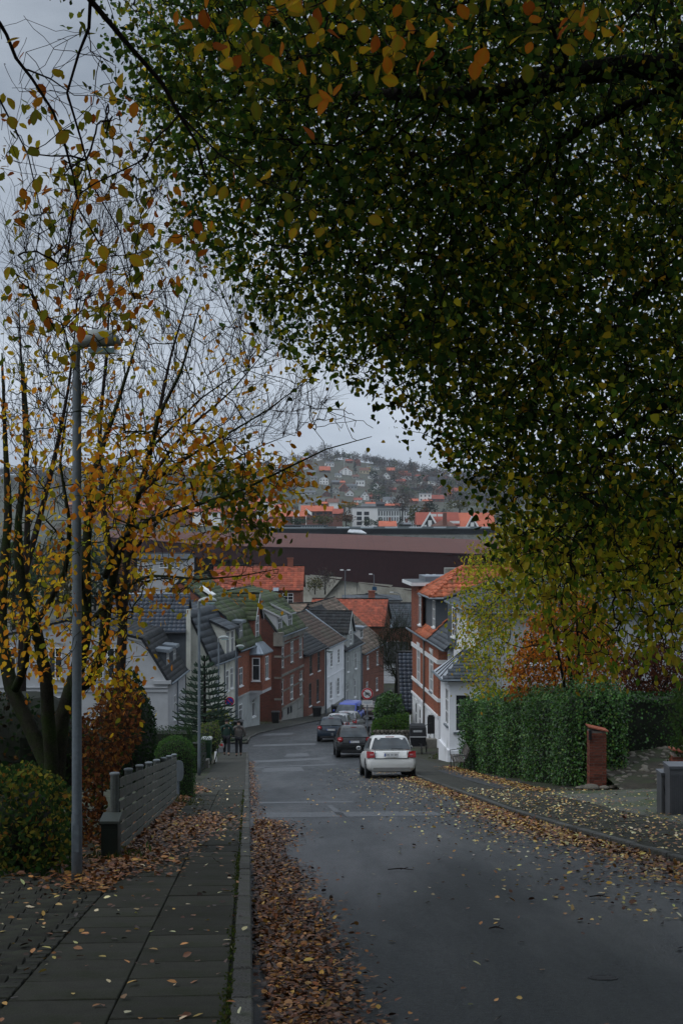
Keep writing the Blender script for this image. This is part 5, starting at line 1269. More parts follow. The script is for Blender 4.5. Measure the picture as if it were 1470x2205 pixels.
hill_rows = [
 (727, 1028, 13, 9, .5, 'white', 'grey', 'small white house directly left of the flagpole villa', False),
 (723, 1044, 16, 10, .5, 'brown', 'grey', 'brown house between the tall white house and the small orange roof', False),
 (766, 1031, 14, 9, .5, 'pale', 'brown', 'pale house just left of the cream villa', False),
 (821, 1046, 14, 9, .4, 'pale', 'grey', 'pale house under the narrow white gable', False),
 (848, 1040, 13, 8, .4, 'white', 'grey', 'small white house left of the low brick house', False),
 (845, 1060, 16, 10, .5, 'brick', 'red', 'little red-roofed house in the trees right of the white gabled villa', False),
 (722, 1063, 17, 11, .5, 'pale', 'grey', 'pale grey-roofed house left of the half-timbered gable', True),
 (770, 1082, 16, 10, .5, 'white', 'red', 'white house with red roof at the foot of the tall white gable', False),
 (815, 1076, 15, 10, .5, 'cream', 'brown', 'cream house behind the rounded grey-green tree', False),
 (860, 1083, 17, 11, .5, 'white', 'red', 'white house with red roof right of the white terrace', True),
 (892, 1085, 16, 11, .5, 'brick', 'orange', 'orange-roofed house left of the white stepped villa', False),
 (900, 1030, 12, 8, .5, 'pale', 'red', 'pale house with red roof at the upper edge of the hillside lane', False),
 (958, 1033, 12, 8, .5, 'brick', 'red', 'red-roofed house in the wood above the big white manor', False),
 (810, 1012, 12, 7, .5, 'white', 'grey', 'small white house above the grey gabled villa', False),
 (676, 1034, 14, 9, .4, 'pale', 'grey', 'pale house behind the branch left of the tall white house', False),
 (661, 1010, 13, 8, .5, 'white', 'red', 'white house with red roof left of the grey hillside house', False),
 (700, 1018, 22, 14, .65, 'brown', 'orange', 'wide orange-roofed bungalow high on the far hill, left of the flagpole house', False),
 (744, 1023, 26, 17, .5, 'white', 'orange', 'white villa with orange gable roof standing beneath the hillside flagpole', True),
 (784, 1020, 20, 13, .5, 'cream', 'brown', 'cream villa with brown roof beside the small yellow house', False),
 (793, 1015, 9, 12, .2, 'yellow', 'grey', 'small yellow tower-like house on the hillside', False),
 (805, 1032, 22, 15, .5, 'white', 'grey', 'white villa with grey gabled roof to the right below the yellow house', True),
 (831, 1032, 15, 14, .5, 'white', 'grey', 'narrow white gabled house under the plain orange roof', True),
 (841, 1018, 17, 11, .6, 'brick', 'orange', 'orange-roofed house above the narrow white gable on the hill', False),
 (697, 1043, 19, 18, .35, 'white', 'grey', 'tall white house with bluish rounded roof on the left of the hillside', True),
 (672, 1021, 16, 9, .5, 'grey', 'grey', 'grey house with grey roof left of the wide orange bungalow', False),
 (710, 1005, 18, 11, .3, 'white', 'grey', 'long white house behind the bare branch near the crest', False),
 (765, 987, 18, 8, .6, 'brick', 'red', 'red-roofed house highest on the hillside under the wood', False),
 (752, 998, 14, 9, .5, 'brick', 'red', 'red house just above the flagpole villa', False),
 (743, 993, 9, 7, .4, 'white', 'grey', 'tiny white gabled house against the red house near the crest', True),
 (771, 1004, 11, 12, .4, 'brick', 'red', 'narrow dark red gabled house right of the flagpole', True),
 (775, 1047, 18, 14, .1, 'white', 'grey', 'square white two-storey house in the middle of the hill', False),
 (758, 1054, 22, 12, .3, 'grey', 'grey', 'low grey house with dormers left of the square white house', False),
 (737, 1041, 12, 6, .7, 'brick', 'orange', 'small orange roof above the half-timbered house', False),
 (740, 1059, 18, 17, .5, 'brick', 'orange', 'brick house with steep orange gable in the middle of the hill', True),
 (753, 1068, 16, 13, .5, 'white', 'brown', 'half-timbered gable beside the steep orange gable', True),
 (809, 1058, 19, 18, .45, 'white', 'grey', 'white gabled villa right of the square white house', True),
 (785, 1077, 17, 19, .5, 'white', 'grey', 'tall white gable low on the slope beside a red roof', True),
 (795, 1074, 17, 11, .7, 'brick', 'red', 'dark red roof with skylights joined to the tall white gable', False),
 (838, 1086, 25, 16, .45, 'white', 'grey', 'white terrace with slate roof and white gables low on the hill', False),
 (868, 1026, 18, 12, .6, 'brick', 'orange', 'orange-roofed house above its white neighbour right of centre', False),
 (875, 1033, 20, 14, .45, 'white', 'red', 'white house with red roof right of centre on the hill', False),
 (861, 1042, 20, 11, .5, 'brick', 'red', 'low brick house with red roof below the white and red house', False),
 (921, 1038, 17, 14, .5, 'brick', 'red', 'dark red gabled house beside the big white manor', True),
 (941, 1047, 32, 20, .45, 'white', 'black', 'big white manor-like house with dark hipped roof and balcony', False),
 (950, 1064, 22, 17, .55, 'brick', 'orange', 'brick villa with a bright orange half-hipped roof', True),
 (978, 1062, 14, 11, .7, 'brick', 'orange', 'little orange pyramid roof at the edge of the tree crown', False),
 (915, 1081, 26, 19, .1, 'white', 'grey', 'white stepped modern villa low on the right of the hill', False),
 (918, 1082, 18, 6, .6, 'brick', 'orange', 'orange roof in front of the white stepped villa', False),
 (877, 1071, 22, 13, .6, 'brown', 'grey', 'grey gabled house low on the hill left of the stepped villa', True),
 (943, 1081, 26, 15, .6, 'brick', 'red', 'dark red roofed villa with white dormers right of the stepped villa', False),
 (966, 1070, 15, 8, .6, 'brick', 'orange', 'orange roof peeping out beside dark leaves', False),
 (984, 1089, 20, 9, .4, 'white', 'grey', 'low white house under the hanging leaves', False),
 (656, 988, 14, 8, .5, 'white', 'orange', 'small house with orange roof on the crest left of the round trees', False),
 (640, 984, 12, 6, .4, 'white', 'grey', 'white house on the crest behind orange leaves', False),
 (688, 991, 12, 7, .3, 'white', 'grey', 'white house just under the round crest trees', False),
 (716, 991, 12, 8, .4, 'white', 'black', 'white house to the right beneath the round crest trees', False),
 (664, 1066, 30, 10, .4, 'pale', 'grey', 'long pale terrace with grey roof at the left foot of the hill', False),
 (703, 1070, 16, 12, .5, 'brick', 'grey', 'dark gabled brick house at the foot of the hill', True),
 (640, 1049, 16, 10, .5, 'brick', 'brown', 'brown house behind orange leaves at the left of the slope', False),
 (896, 1057, 22, 9, .3, 'dark', 'black', 'low black timber house beside the steep hillside lane', False),
 (822, 998, 12, 5, .4, 'white', 'grey', 'white speck of a house in the wood near the crest', False),
]
for r in hill_rows: far_house(*r[:7], r[7], gable=r[8], group=HV, rows=1 if r[3] < 16 else 2, nwin=2 if r[2] < 18 else 3)
# half-lost roofs of the streets at the foot of the hill
TL = ["orange-roofed white house left of the flags, just above the long brick hall", "white house with orange roof behind the grey tower blocks", "house with pale pink roof behind the orange leaves in mid-left", "pink-roofed brick house among the beech leaves", "grey-roofed white house between two pink roofs", "white house with long pink roof right of the tall lamp", "orange-roofed brick house just right of the tall lamp pole", "pink-roofed brick house two roofs to the right of the lamp pole", "pale house with orange roof nearest the lamp pole, right side", "pink-roofed brick house seen directly behind the tall lamp pole", "small orange-roofed brick house beside the modern white cube", "pale house with orange roof above the office block", "small orange roof above the right end of the office block", "low brick house with orange roof right of the office block top", "tiny dark house with grey roof above the small skylight house", "black-roofed dark house just behind the office block", "long grey-roofed terrace above the broad orange roof", "grey house with grey roof beside the long grey terrace", "wide white house with dark red roof behind yellow leaves", "brick house with dark red roof above the hall behind the leaves", "wide brick house with faded pink roof among the leaves", "very long brick house with faded pink roof at the left", "brick house with dark red roof behind the beech stems"]
k = 0
for px, yb, w, h, rc, wc, D in [(605, 1098, 26, 12, 'orange', 'white', 760), (575, 1085, 40, 12, 'orange', 'white', 800), (522, 1089, 46, 12, 'pink', 'white', 800), (470, 1090, 50, 12, 'pink', 'brick', 790), (425, 1088, 38, 10, 'grey', 'white', 800), (382, 1091, 50, 12, 'pink', 'white', 790),
                                (330, 1092, 44, 13, 'orange', 'brick', 780), (278, 1090, 50, 12, 'pink', 'brick', 800), (222, 1091, 48, 12, 'orange', 'pale', 790), (168, 1092, 44, 12, 'pink', 'brick', 780), (700, 1088, 16, 8, 'orange', 'brick', 740), (758, 1090, 24, 8, 'orange', 'pale', 780), (798, 1087, 20, 6, 'orange', 'brick', 800),
                                (845, 1092, 34, 8, 'orange', 'brick', 760), (735, 1089, 12, 8, 'grey', 'dark', 760), (819, 1090, 18, 10, 'black', 'dark', 740), (660, 1087, 34, 12, 'grey', 'pale', 760), (688, 1084, 20, 12, 'grey', 'grey', 770), (445, 1108, 60, 14, 'red', 'white', 640), (525, 1106, 52, 14, 'red', 'brick', 640), (385, 1108, 50, 12, 'pink', 'brick', 640), (300, 1104, 80, 13, 'pink', 'brick', 640), (215, 1104, 70, 12, 'red', 'brick', 640)]:
    far_house(px, yb, w, h, .58, wc, rc, TL[k], D=D, group='hazy roofs of the town streets', nwin=3, depth=9, rot=random.uniform(-.08, .08)); k += 1
T = [
 (669, 1122, 40, 34, .38, 'brick', 'orange', 'brick house with broad orange roof left of the flags', 600, 4),
 (701, 1118, 31, 28, .38, 'brick', 'orange', 'brick house with orange roof and white gable right of the flags', 600, 3),
 (727, 1110, 20, 15, .75, 'brick', 'red', 'small house with a bright skylight in its dark red roof', 590, 2),
 (620, 1130, 76, 29, .38, 'brick', 'orange', 'long low brick hall with orange roof and strip of windows under the flags', 560, 9),
 (717, 1093, 22, 20, .45, 'white', 'brown', 'modern white cube with a dark red top floor', 680, 0),
 (567, 1114, 26, 27, .06, 'white', 'grey', 'white block behind orange leaves left of the long orange roof', 560, 2),
 (835, 1141, 34, 19, .6, 'brick', 'orange', 'small house with orange roof and white gable before the pale office block', 500, 2),
 (873, 1141, 24, 16, .25, 'dark', 'grey', 'dark flat shed between the trees and the timbered houses', 500, 1),
 (560, 1140, 90, 22, .6, 'brick', 'red', 'dark red roofed building left behind the yellow leaves', 450, 4)]
for px, yb, w, h, rf_, wc, rc, lab, D, nw in T: far_house(px, yb, w, h, rf_, wc, rc, lab, D=D, nwin=nw, rows=2 if h > 22 and nw < 8 else 1, rot=0, depth=12, flat=rf_ < .1, name='town_house', cat='building')
for px, D, lab in ((569, 1150, 'grey tower block with balconies seen between the orange leaves'), (597, 1180, 'second tower block, half hidden by orange leaves')):
    p = hill_hit(px, 1045); D = p.y; t = empty('tower_block', p, lab, 'tower block'); w = 16 / FPX * D; h = 42 / FPX * D
    MB().box(p + Vector((-w / 2, 0, -4)), (w, 0, 0), (0, 10, 0), (0, 0, h + 4)).build('wall', WC['pale'], t)
    for i in range(9): MB().box(p + Vector((-w / 2 + .3, -.5, 1.5 + i * h / 9.5)), (w * .55, 0, 0), (0, .6, 0), (0, 0, .9)).build('balcony', WC['white'], t); MB().box(p + Vector((-w / 2 + .3, -.08, 2.5 + i * h / 9.5)), (w - .6, 0, 0), (0, .1, 0), (0, 0, .7)).build('window_band', FWIN, t)

def office_block():
    D = 600; a = Vector((XP(758, D), D, -22)); z1 = ZP(1093, D)
    t = empty('office_block', a, 'pale modern office block with rows of narrow dark windows in the middle of the town', 'building')
    w = XP(812, D) - XP(758, D); h = z1 + 22; e = (XP(905, 660) - XP(812, D), 55, 0); fz = WC['white']
    MB().box(a, (w, 0, 0), e, (0, 0, h)).build('wall', fz, t)
    MB().box(a + Vector((-.3, -.3, h)), (w + .6, 0, 0), e, (0, 0, .5)).build('roof', RCm['grey'], t)
    for c in range(2):
        for r in range(3):
            MB().box(a + Vector((1.9 + c * 3.1, -.1, h - 3.2 - r * 2.1)), (2.1, 0, 0), (0, .12, 0), (0, 0, 1.5)).build('window', FWIN, t)
    f = Face((a.x + w, a.y), (a.x + w + e[0], a.y + e[1]), 1)
    for c in range(17):
        for r in range(4):
            u = 1.2 + c * 3.4; MB().box(f.pt(u, z1 - 3.4 - r * 2.6, .02), f.u * 1.5, f.n * .1, (0, 0, 1.9)).build('window', FWIN, t)
    MB().box(f.pt(.5, z1 - 1.4, .02), f.u * (f.L - 1), f.n * .1, (0, 0, 1.0)).build('top_floor_glazing', WC['grey'], t)
    MB().box(a + Vector((4, 4, h + .5)), (6, 0, 0), (0, 10, 0), (0, 0, 1.2)).build('plant_room', WC['grey'], t)
office_block()
def timbered_house(x0, x1, xg, yg, wg, yb, ytop, lab, extra):
    D = 470; q = lambda px, y, d=D: Vector((XP(px, d), d, ZP(y, d)))
    t = empty('timbered_villa', q((x0 + x1) / 2, yb), lab, 'house')
    WB = WC['white']
    MB().box(q(x0, yb) - Vector((0, 0, 9)), (XP(x1, D) - XP(x0, D), 0, 0), (0, 14, 0), (0, 0, ZP(yb - 12, D) - ZP(yb, D) + 9)).build('wall', WC['brick'] if extra else WC['dark'], t)
    e = ZP(yb - 12, D); r = ZP(ytop, D + 7)
    MB().prism([(XP(x0, D) - .6, D - .6, e), (XP(x0, D) - .6, D + 7, r), (XP(x0, D) - .6, D + 14.6, e)], (XP(x1, D) - XP(x0, D) + 1.2, 0, 0)).build('roof', RCm['red' if extra else 'orange'], t)
    # front gable with heavy white curled barge boards
    g0, g1, ga = q(xg - wg / 2, yb, D - 2), q(xg + wg / 2, yb, D - 2), q(xg, yg, D - 2)
    MB().prism([g0, g1, ga], (0, 4, 0)).build('gable_wall', WC['dark'], t)
    MB().prism([g0 - Vector((0, 0, 8)), g1 - Vector((0, 0, 8)), g1, g0], (0, 4, 0)).build('gable_base', WC['brick'], t)
    for p in (g0, g1):
        d = ga - p; n = Vector((-d.z, 0, d.x)).normalized() * .7
        if n.z < 0: n = -n
        MB().prism([p - d * .08, ga, ga + Vector((0, 0, .9)), p - d * .08 + n], (0, -.35, 0)).build('barge_board', WB, t)
        pts = [p + Vector((math.cos(k * .9) * (.9 - k * .1), -.5, math.sin(k * .9) * (.9 - k * .1))) for k in range(7)]
        MB().tube(pts, .16, 5).build('scroll', WB, t)
    c = (g0 + g1) / 2
    MB().box(c + Vector((-.6, -.08, (ga.z - c.z) * .35)), (1.2, 0, 0), (0, .1, 0), (0, 0, 1.5)).build('window', WB, t)
    for i in range(3): MB().box(c + Vector((-2.0 + i * 1.5, -.08, .3)), (.9, 0, 0), (0, .1, 0), (0, 0, 1.5)).build('window', WB, t)
    if extra:
        MB().cb(q(957, yb, D - 4) - Vector((0, 0, 3)), 1.3, 1.3, ZP(1104, D - 4) - ZP(yb, D - 4) + 3).build('chimney', WC['brick'], t)
        for x in (928, 942): MB().box(q(x, 1112, D + 1), (1.7, 0, 0), (0, .8, 0), (0, 0, .8)).build('dormer_window', WB, t)
        MB().prism([q(927, 1134, D - 5), q(982, 1134, D - 5), q(970, 1126, D - 1), q(950, 1122, D - 1)], (0, 0, .3)).build('lower_roof', RCm['brown'], t)
        MB().box(q(930, 1142, D - 4.5), (XP(980, D) - XP(930, D), 0, 0), (0, 4, 0), (0, 0, 1.3)).build('lower_wall', WC['brick'], t)
        MB().box(q(968, 1127, D - .3), (3.2, 0, 0), (0, .1, 0), (0, 0, .8)).build('window', WB, t)
timbered_house(900, 985, 925, 1108, 38, 1142, 1103, 'timbered brick villa with white curled gable boards and a tall chimney', True)
timbered_house(984, 1062, 1016, 1114, 32, 1146, 1104, 'black timbered villa with white gable boards and orange roof, nearest the yellow tree', False)
# hillside lane
mb = MB(); a = [hill_hit(px, y) for px, y in ((903, 1040), (905, 1047), (908, 1054), (913, 1061))]
for i in range(3): mb.poly([a[i] + Vector((-2, 0, .9)), a[i] + Vector((2.5, 0, .9)), a[i + 1] + Vector((3, 0, .9)), a[i + 1] + Vector((-2, 0, .9))])
mb.build('hillside_lane', CONC)['kind'] = 'structure'
# flags and lamps
def flagpole(px, y0, y1, D, lab, flag=True):
    b = Vector((XP(px, D), D, ZP(y1, D))); h = ZP(y0, D) - ZP(y1, D); t = empty('flagpole', b, lab, 'flagpole')
    MB().tube([b - Vector((0, 0, 2)), b + Vector((0, 0, h))], [.12, .06], 6).build('pole', WC['white'], t)
    if flag:
        pts = [b + Vector((.1 + i * .42, .15 * math.sin(i), h - .2 - i * .30)) for i in range(6)]
        V = []; 
        mb = MB()
        for i in range(5): mb.poly([pts[i], pts[i + 1], pts[i + 1] - Vector((0, 0, 1.2)), pts[i] - Vector((0, 0, 1.3))])
        mb.build('flag', WC['white'], t)
flagpole(632, 1096, 1120, 540, 'white flag blowing on the left pole before the orange-roofed hall')
flagpole(659, 1094, 1124, 540, 'drooping white flag on the right-hand pole')
flagpole(741, 990, 1012, 1350, 'bare flagpole on the far hillside above the white orange-roofed villa', False)
def valley_lamp(px, yt, yb, D, lab, n=2):
    b = Vector((XP(px, D), D, ZP(yb, D))); h = ZP(yt, D) - b.z; t = empty('street_lamp', b, lab, 'street lamp', 'lamps standing before the brown hall')
    MB().tube([b - Vector((0, 0, 3)), b + Vector((0, 0, h))], [.09, .06], 6).build('pole', GALV, t)
    for s in ((-1, 1) if n == 2 else (-1,)):
        MB().tube([b + Vector((0, 0, h)), b + Vector((s * .3, 0, h + .1))], .04, 5).build('arm', GALV, t)
        MB().loft([[b + Vector((s * (.3 + .55 * k), .12 * math.cos(w) * (1, 1, .5)[int(k * 2)], h + .12 + .09 * math.sin(w))) for w in np.linspace(0, 6.283, 8, endpoint=False)] for k in (0, .5, 1)]).build('lamp_head', WHITE, t)
valley_lamp(743, 1229, 1276, 238, 'twin-headed lamp standing before the concrete base of the brown hall')
valley_lamp(805, 1238, 1280, 232, 'lamp with a blue sign on its pole, before the concrete base', 1)
valley_lamp(927, 1239, 1262, 240, 'twin lamp peeping over the flat roof of the brick tower')
tag(MB().box((XP(801, 231), 231, ZP(1272, 231)), (.75, 0, 0), (0, .05, 0), (0, 0, .65)).build('blue_sign', mat('sign_blue', (.015, .06, .12), .5, .05)), 'small blue sign board fixed to the lamp pole in the valley', 'sign')
b = Vector((XP(862, 228), 228, ZP(1300, 228)))
t = empty('street_lamp', b, 'lamp with a bent arm beside the low grey building', 'street lamp')
MB().tube([b, b + Vector((0, 0, 1.0)), b + Vector((-.15, 0, 1.5)), b + Vector((-.6, 0, 1.8)), b + Vector((-1.2, 0, 1.85))], .05, 5).build('pole', GALV, t)
MB().box(b + Vector((-1.7, -.1, 1.8)), (.55, 0, 0), (0, .2, 0), (0, 0, .12)).build('lamp_head', WHITE, t)

# ------------------------------------------------------------------ far trees
def crown_pts(n, rx, rz, lump=.35, seed=0, hollow=.45):
    r = np.random.default_rng(seed); d = unit(r.normal(size=(n, 3))); rad = hollow + (1 - hollow) * r.uniform(size=n) ** .6
    ph = r.uniform(0, 6.28, 6)
    k = 1 + lump * (np.sin(d[:, 0] * 3.1 + ph[0]) * np.sin(d[:, 1] * 3.7 + ph[1]) + .6 * np.sin(d[:, 2] * 4.3 + ph[2]) + .5 * np.sin(d[:, 0] * 7 + ph[3]) * np.sin(d[:, 2] * 6 + ph[4]))
    p = d * (rad * k)[:, None]; p[:, 0] *= rx; p[:, 1] *= rx; p[:, 2] *= rz; return p
KINDS = {
 'bare': ([(.075, .062, .055), (.06, .05, .045), (.09, .075, .065)], .55, .9), 'green': ([(.035, .06, .028), (.05, .075, .03), (.025, .042, .022)], .8, .9), 'dark': ([(.016, .028, .02), (.024, .038, .026)], .5, 1.3),
 'olive': ([(.085, .085, .03), (.11, .10, .035), (.06, .065, .028)], .8, .9), 'rust': ([(.12, .06, .028), (.09, .05, .028)], .8, .85), 'yellow': ([(.20, .16, .04), (.15, .13, .04)], .8, .9)}
def far_tree_mesh(kind, var):
    key = f'fartree_{kind}_{var}'
    if key in _LEAFM: return _LEAFM[key]
    cols, _, zr = KINDS[kind]; n = 330
    p = crown_pts(n, 1.0, zr, .3, var + hash(kind) % 7 if False else var * 3 + len(kind), .35); p[:, 2] += zr * .9 + .25
    if kind == 'dark': s = 1.25 - .5 * np.clip(p[:, 2] / 2.9, 0, 1) * 1.9; p[:, 0] *= np.maximum(s, .12); p[:, 1] *= np.maximum(s, .12)
    tp = T_LO if kind != 'bare' else (T_LO[0] * np.array([.32, 1.5, 1]), T_LO[1])
    V, Fq, tt = leaf_arrays(p, np.full(n, .26) * RNG.uniform(.7, 1.3, n), rnd_dir(n, (0, 0, .8 if kind == 'bare' else .2), .8), rnd_dir(n, (0, -.4, .5)), pick(n, cols, jit=.3), tp)
    me = bpy.data.meshes.new('crown'); me.from_pydata(V.tolist(), [], Fq.tolist()); me.materials.append(LEAF)
    at = me.attributes.new('tint', 'FLOAT_COLOR', 'POINT'); c = np.ones((len(V), 4), np.float32); c[:, :3] = tt; at.data.foreach_set('color', c.ravel()); me.update()
    _LEAFM[key] = me; return me
trunk_me = mesh_of('trunk', lambda: MB().tube([(0, 0, -.6), (0, 0, .5), (.02, 0, 1.2)], [.07, .055, .03], 6), BARK_D)
def far_tree(px, yb, w, h, kind, lab, D=None, group='trees among the houses of the far town', name='tree'):
    p = hill_hit(px, yb) if D is None else Vector((XP(px, D), D, ZP(yb, D)))
    W = w / FPX * p.y / 2; H = h / FPX * p.y; zr = KINDS[kind][2]; sz = H / (2 * zr + .25)
    t = empty(name, p, lab, 'tree', group)
    o = bpy.data.objects.new('crown', far_tree_mesh(kind, random.randrange(3))); COL.objects.link(o); o.parent = t; o.scale = (W, W, sz); o.rotation_euler.z = random.uniform(0, 6)
    o2 = bpy.data.objects.new('trunk', trunk_me); COL.objects.link(o2); o2.parent = t; o2.scale = (W, W, sz)
for a in [(668, 988, 34, 28, 'bare', 'left of two round bare crowns on the crest of the far hill'), (700, 986, 40, 30, 'bare', 'broad round bare crown on the crest, right of its twin'), (725, 988, 20, 18, 'dark', 'dark bushy tree just right of the round crest crowns'),
          (786, 985, 20, 26, 'bare', 'tall thin bare tree standing up from the crest'), (859, 985, 18, 20, 'bare', 'bare tree rising above the wood at the right of the crest'), (887, 986, 20, 18, 'bare', 'rounded bare tree near the right end of the crest'),
          (764, 1022, 8, 32, 'dark', 'tall dark conifer beside the flagpole villa'), (713, 1073, 8, 34, 'dark', 'tall dark conifer at the foot of the hill'), (816, 1080, 42, 26, 'green', 'rounded grey-green tree low on the hillside'),
          (866, 1108, 52, 50, 'bare', 'large bare tree standing right of the office block', 560), (893, 1132, 34, 44, 'olive', 'olive green tree in front of the large bare tree', 520), (925, 1108, 50, 30, 'dark', 'dark evergreen mass behind the timbered houses', 560), (914, 1120, 20, 36, 'rust', 'rusty brown tree left of the timbered villa', 500),
          (818, 1138, 34, 22, 'green', 'green tree in front of the office block, right one', 520), (792, 1136, 26, 22, 'green', 'green tree in front of the office block, left one', 520), (640, 1134, 34, 20, 'green', 'round green tree under the left flag', 470), (695, 1134, 48, 28, 'olive', 'grey-green tree right of the flags', 480), (745, 1128, 40, 26, 'rust', 'brown tree left of the office block', 520),
          (752, 1098, 40, 20, 'yellow', 'yellow-green tree above the small skylight house', 620), (870, 1064, 26, 22, 'rust', 'brown tree beside the hillside lane', None), (925, 1064, 26, 22, 'dark', 'dark tree below the big white manor', None), (989, 1100, 50, 26, 'olive', 'pale green tree at the right foot of the hill', 600), (862, 1142, 12, 34, 'dark', 'narrow dark conifer before the office block', 490),
          (30, 1345, 150, 190, 'green', 'broad green tree behind the white gabled house, at the left picture edge', 150), (125, 1330, 110, 150, 'olive', 'olive tree behind the white gabled house and the beech stems', 160), (205, 1325, 100, 130, 'dark', 'dark evergreen in the valley just right of the tall lamp pole', 170), (270, 1310, 90, 110, 'rust', 'brown tree left of the pale building in the valley', 190), (70, 1260, 120, 90, 'bare', 'large bare tree in the valley seen between the beech stems', 240), (180, 1240, 110, 80, 'green', 'rounded green tree in front of the left end of the brown hall', 250),
          (700, 1268, 46, 42, 'bare', 'bare bushy tree at the foot of the concrete wall', 215), (678, 1272, 34, 28, 'olive', 'greenish shrub beside the bare bushy tree', 212)]:
    far_tree(a[0], a[1], a[2], a[3], a[4], a[5], D=a[6] if len(a) > 6 else None)
def woods():
    V, Fc, Tt = [], [], []; b = 0
    def put(p, w, h, kind):
        nonlocal b
        me = far_tree_mesh(kind, random.randrange(3)); key = me.name
        if key not in cache:
            co = np.empty(len(me.vertices) * 3, np.float32); me.vertices.foreach_get('co', co); tc_ = np.empty(len(me.vertices) * 4, np.float32); me.attributes['tint'].data.foreach_get('color', tc_)
            lv = np.empty(len(me.loops), np.int32); me.loops.foreach_get('vertex_index', lv); cache[key] = (co.reshape(-1, 4, 3), tc_.reshape(-1, 4, 4)[:, :, :3])
        co, tt = cache[key]; n = 110; s = RNG.choice(len(co), n, replace=False); c = co[s].copy()
        a = random.uniform(0, 6); ca, sa = math.cos(a), math.sin(a); x, y = c[..., 0] * ca - c[..., 1] * sa, c[..., 0] * sa + c[..., 1] * ca
        k = h / (2 * KINDS[kind][2] + .25); g = 1.35
        ctr = c.mean(axis=1, keepdims=True)
        c2 = np.stack([x * w, y * w, c[..., 2] * k], -1); m = c2.mean(axis=1, keepdims=True); c2 = m + (c2 - m) * g + np.array(p)
        V.append(c2.reshape(-1, 3)); Fc.append(np.arange(b, b + n * 4).reshape(-1, 4)); Tt.append(tt[s].reshape(-1, 3) * random.uniform(.7, 1.25)); b += n * 4
    cache = {}
    for i in range(620):      # crest and the wood on the right shoulder
        if i < 210: px = random.uniform(-60, 1250); D = random.uniform(1490, 1620)
        elif i < 420: px = random.uniform(800, 1150); D = random.uniform(1180, 1540)
        else: px = random.uniform(-80, 640); D = random.uniform(1100, 1540)
        x = XP(px, D); p = Vector((x, D, hill_z(x, D) if D < 1550 else hill_z(x * 1550 / D, 1550)))
        k = random.choices(['bare', 'dark', 'green', 'rust', 'olive'], [10, 3, 2, 1.5, 1])[0]
        if k == 'dark': put(p, random.uniform(3, 4.5), random.uniform(9, 14), k)
        else: put(p, random.uniform(4, 6.5), random.uniform(7, 11), k)
    for i in range(640):      # gardens between the villas
        px = random.uniform(130, 1090); D = random.uniform(760, 1480); x = XP(px, D); p = Vector((x, D, hill_z(x, D)))
        k = random.choices(['bare', 'dark', 'green', 'rust', 'olive', 'yellow'], [5, 4, 7, 2, 2, .5])[0]
        if any(abs(px - h[0]) < h[1] * .5 + 7 and h[2] - 150 < D < h[2] + 4 for h in HOUSES): continue
        put(p, random.uniform(2.2, 4.2), random.uniform(3, 6), k)
    for i in range(190):      # valley floor
        px = random.uniform(0, 1200); D = random.uniform(470, 760); x = XP(px, D); p = Vector((x, D, -22 if D < 700 else hill_z(x, D)))
        put(p, random.uniform(2.5, 4.5), random.uniform(6, 9), random.choice(['bare', 'green', 'olive', 'rust', 'green']))
    o = np_mesh('hillside_woods', np.concatenate(V), np.concatenate(Fc), LEAF, None, np.concatenate(Tt)); o['kind'] = 'stuff'
    tag(o, 'bare and evergreen woods and garden trees covering the far hill')
woods()
# ------------------------------------------------------------------ air
hz = MB().box((-2600, -60, -30), (5200, 0, 0), (0, 4500, 0), (0, 0, 128)).build('haze', mat('haze_surface', (1, 1, 1)), None, uv=False); hz['kind'] = 'stuff'
hm = bpy.data.materials.new('haze_air'); hm.use_nodes = True; hn = hm.node_tree; hn.nodes.clear()
vo_ = hn.nodes.new('ShaderNodeVolumePrincipled'); vo_.inputs['Color'].default_value = (.86, .92, 1.0, 1); vo_.inputs['Density'].default_value = HAZE_DENSITY = .00011; vo_.inputs['Anisotropy'].default_value = .1
ho = hn.nodes.new('ShaderNodeOutputMaterial'); hn.links.new(vo_.outputs[0], ho.inputs['Volume']); hz.data.materials.clear(); hz.data.materials.append(hm); hz.display_type = 'WIRE'

# ------------------------------------------------------------------ cars
TYRE = mat('tyre_rubber', (.018, .018, .019), .85, .2, 6); RIM = mat('alloy_rim', (.32, .33, .34), .35, .1, 3, metal=.8)
REDL = mat('red_lamp_glass', (.30, .008, .010), .18, .1, 3, coat=.6); CLEAR = mat('clear_lamp_glass', (.55, .56, .58), .15, .1, 3); CGL = glass_mat('car_glass', (.018, .022, .024), .05)
PLATEM = mat('number_plate', (.62, .63, .64), .5, .03, 2); PLBLUE = mat('plate_blue', (.02, .06, .30), .5, .03, 2); TRIMB = mat('black_trim', (.012, .012, .013), .6, .2, 5); CHROME = mat('chrome', (.55, .56, .58), .2, .05, 2, metal=.9)
def text_mesh(body, size, m, ext=.001):
    cu = bpy.data.curves.new('lettering', 'FONT'); cu.body = body; cu.size = size; cu.align_x = 'CENTER'; cu.align_y = 'CENTER'; cu.extrude = ext; cu.resolution_u = 2
    o = bpy.data.objects.new('tmp', cu); COL.objects.link(o); dg = bpy.context.evaluated_depsgraph_get()
    me = bpy.data.meshes.new_from_object(o.evaluated_get(dg)); bpy.data.objects.remove(o); me.materials.clear(); me.materials.append(m); return me
def lettering(body, size, m, parent, loc, rot):
    o = bpy.data.objects.new('lettering', text_mesh(body, size, m)); COL.objects.link(o); o.parent = parent; o.location = loc; o.rotation_euler = rot; return o
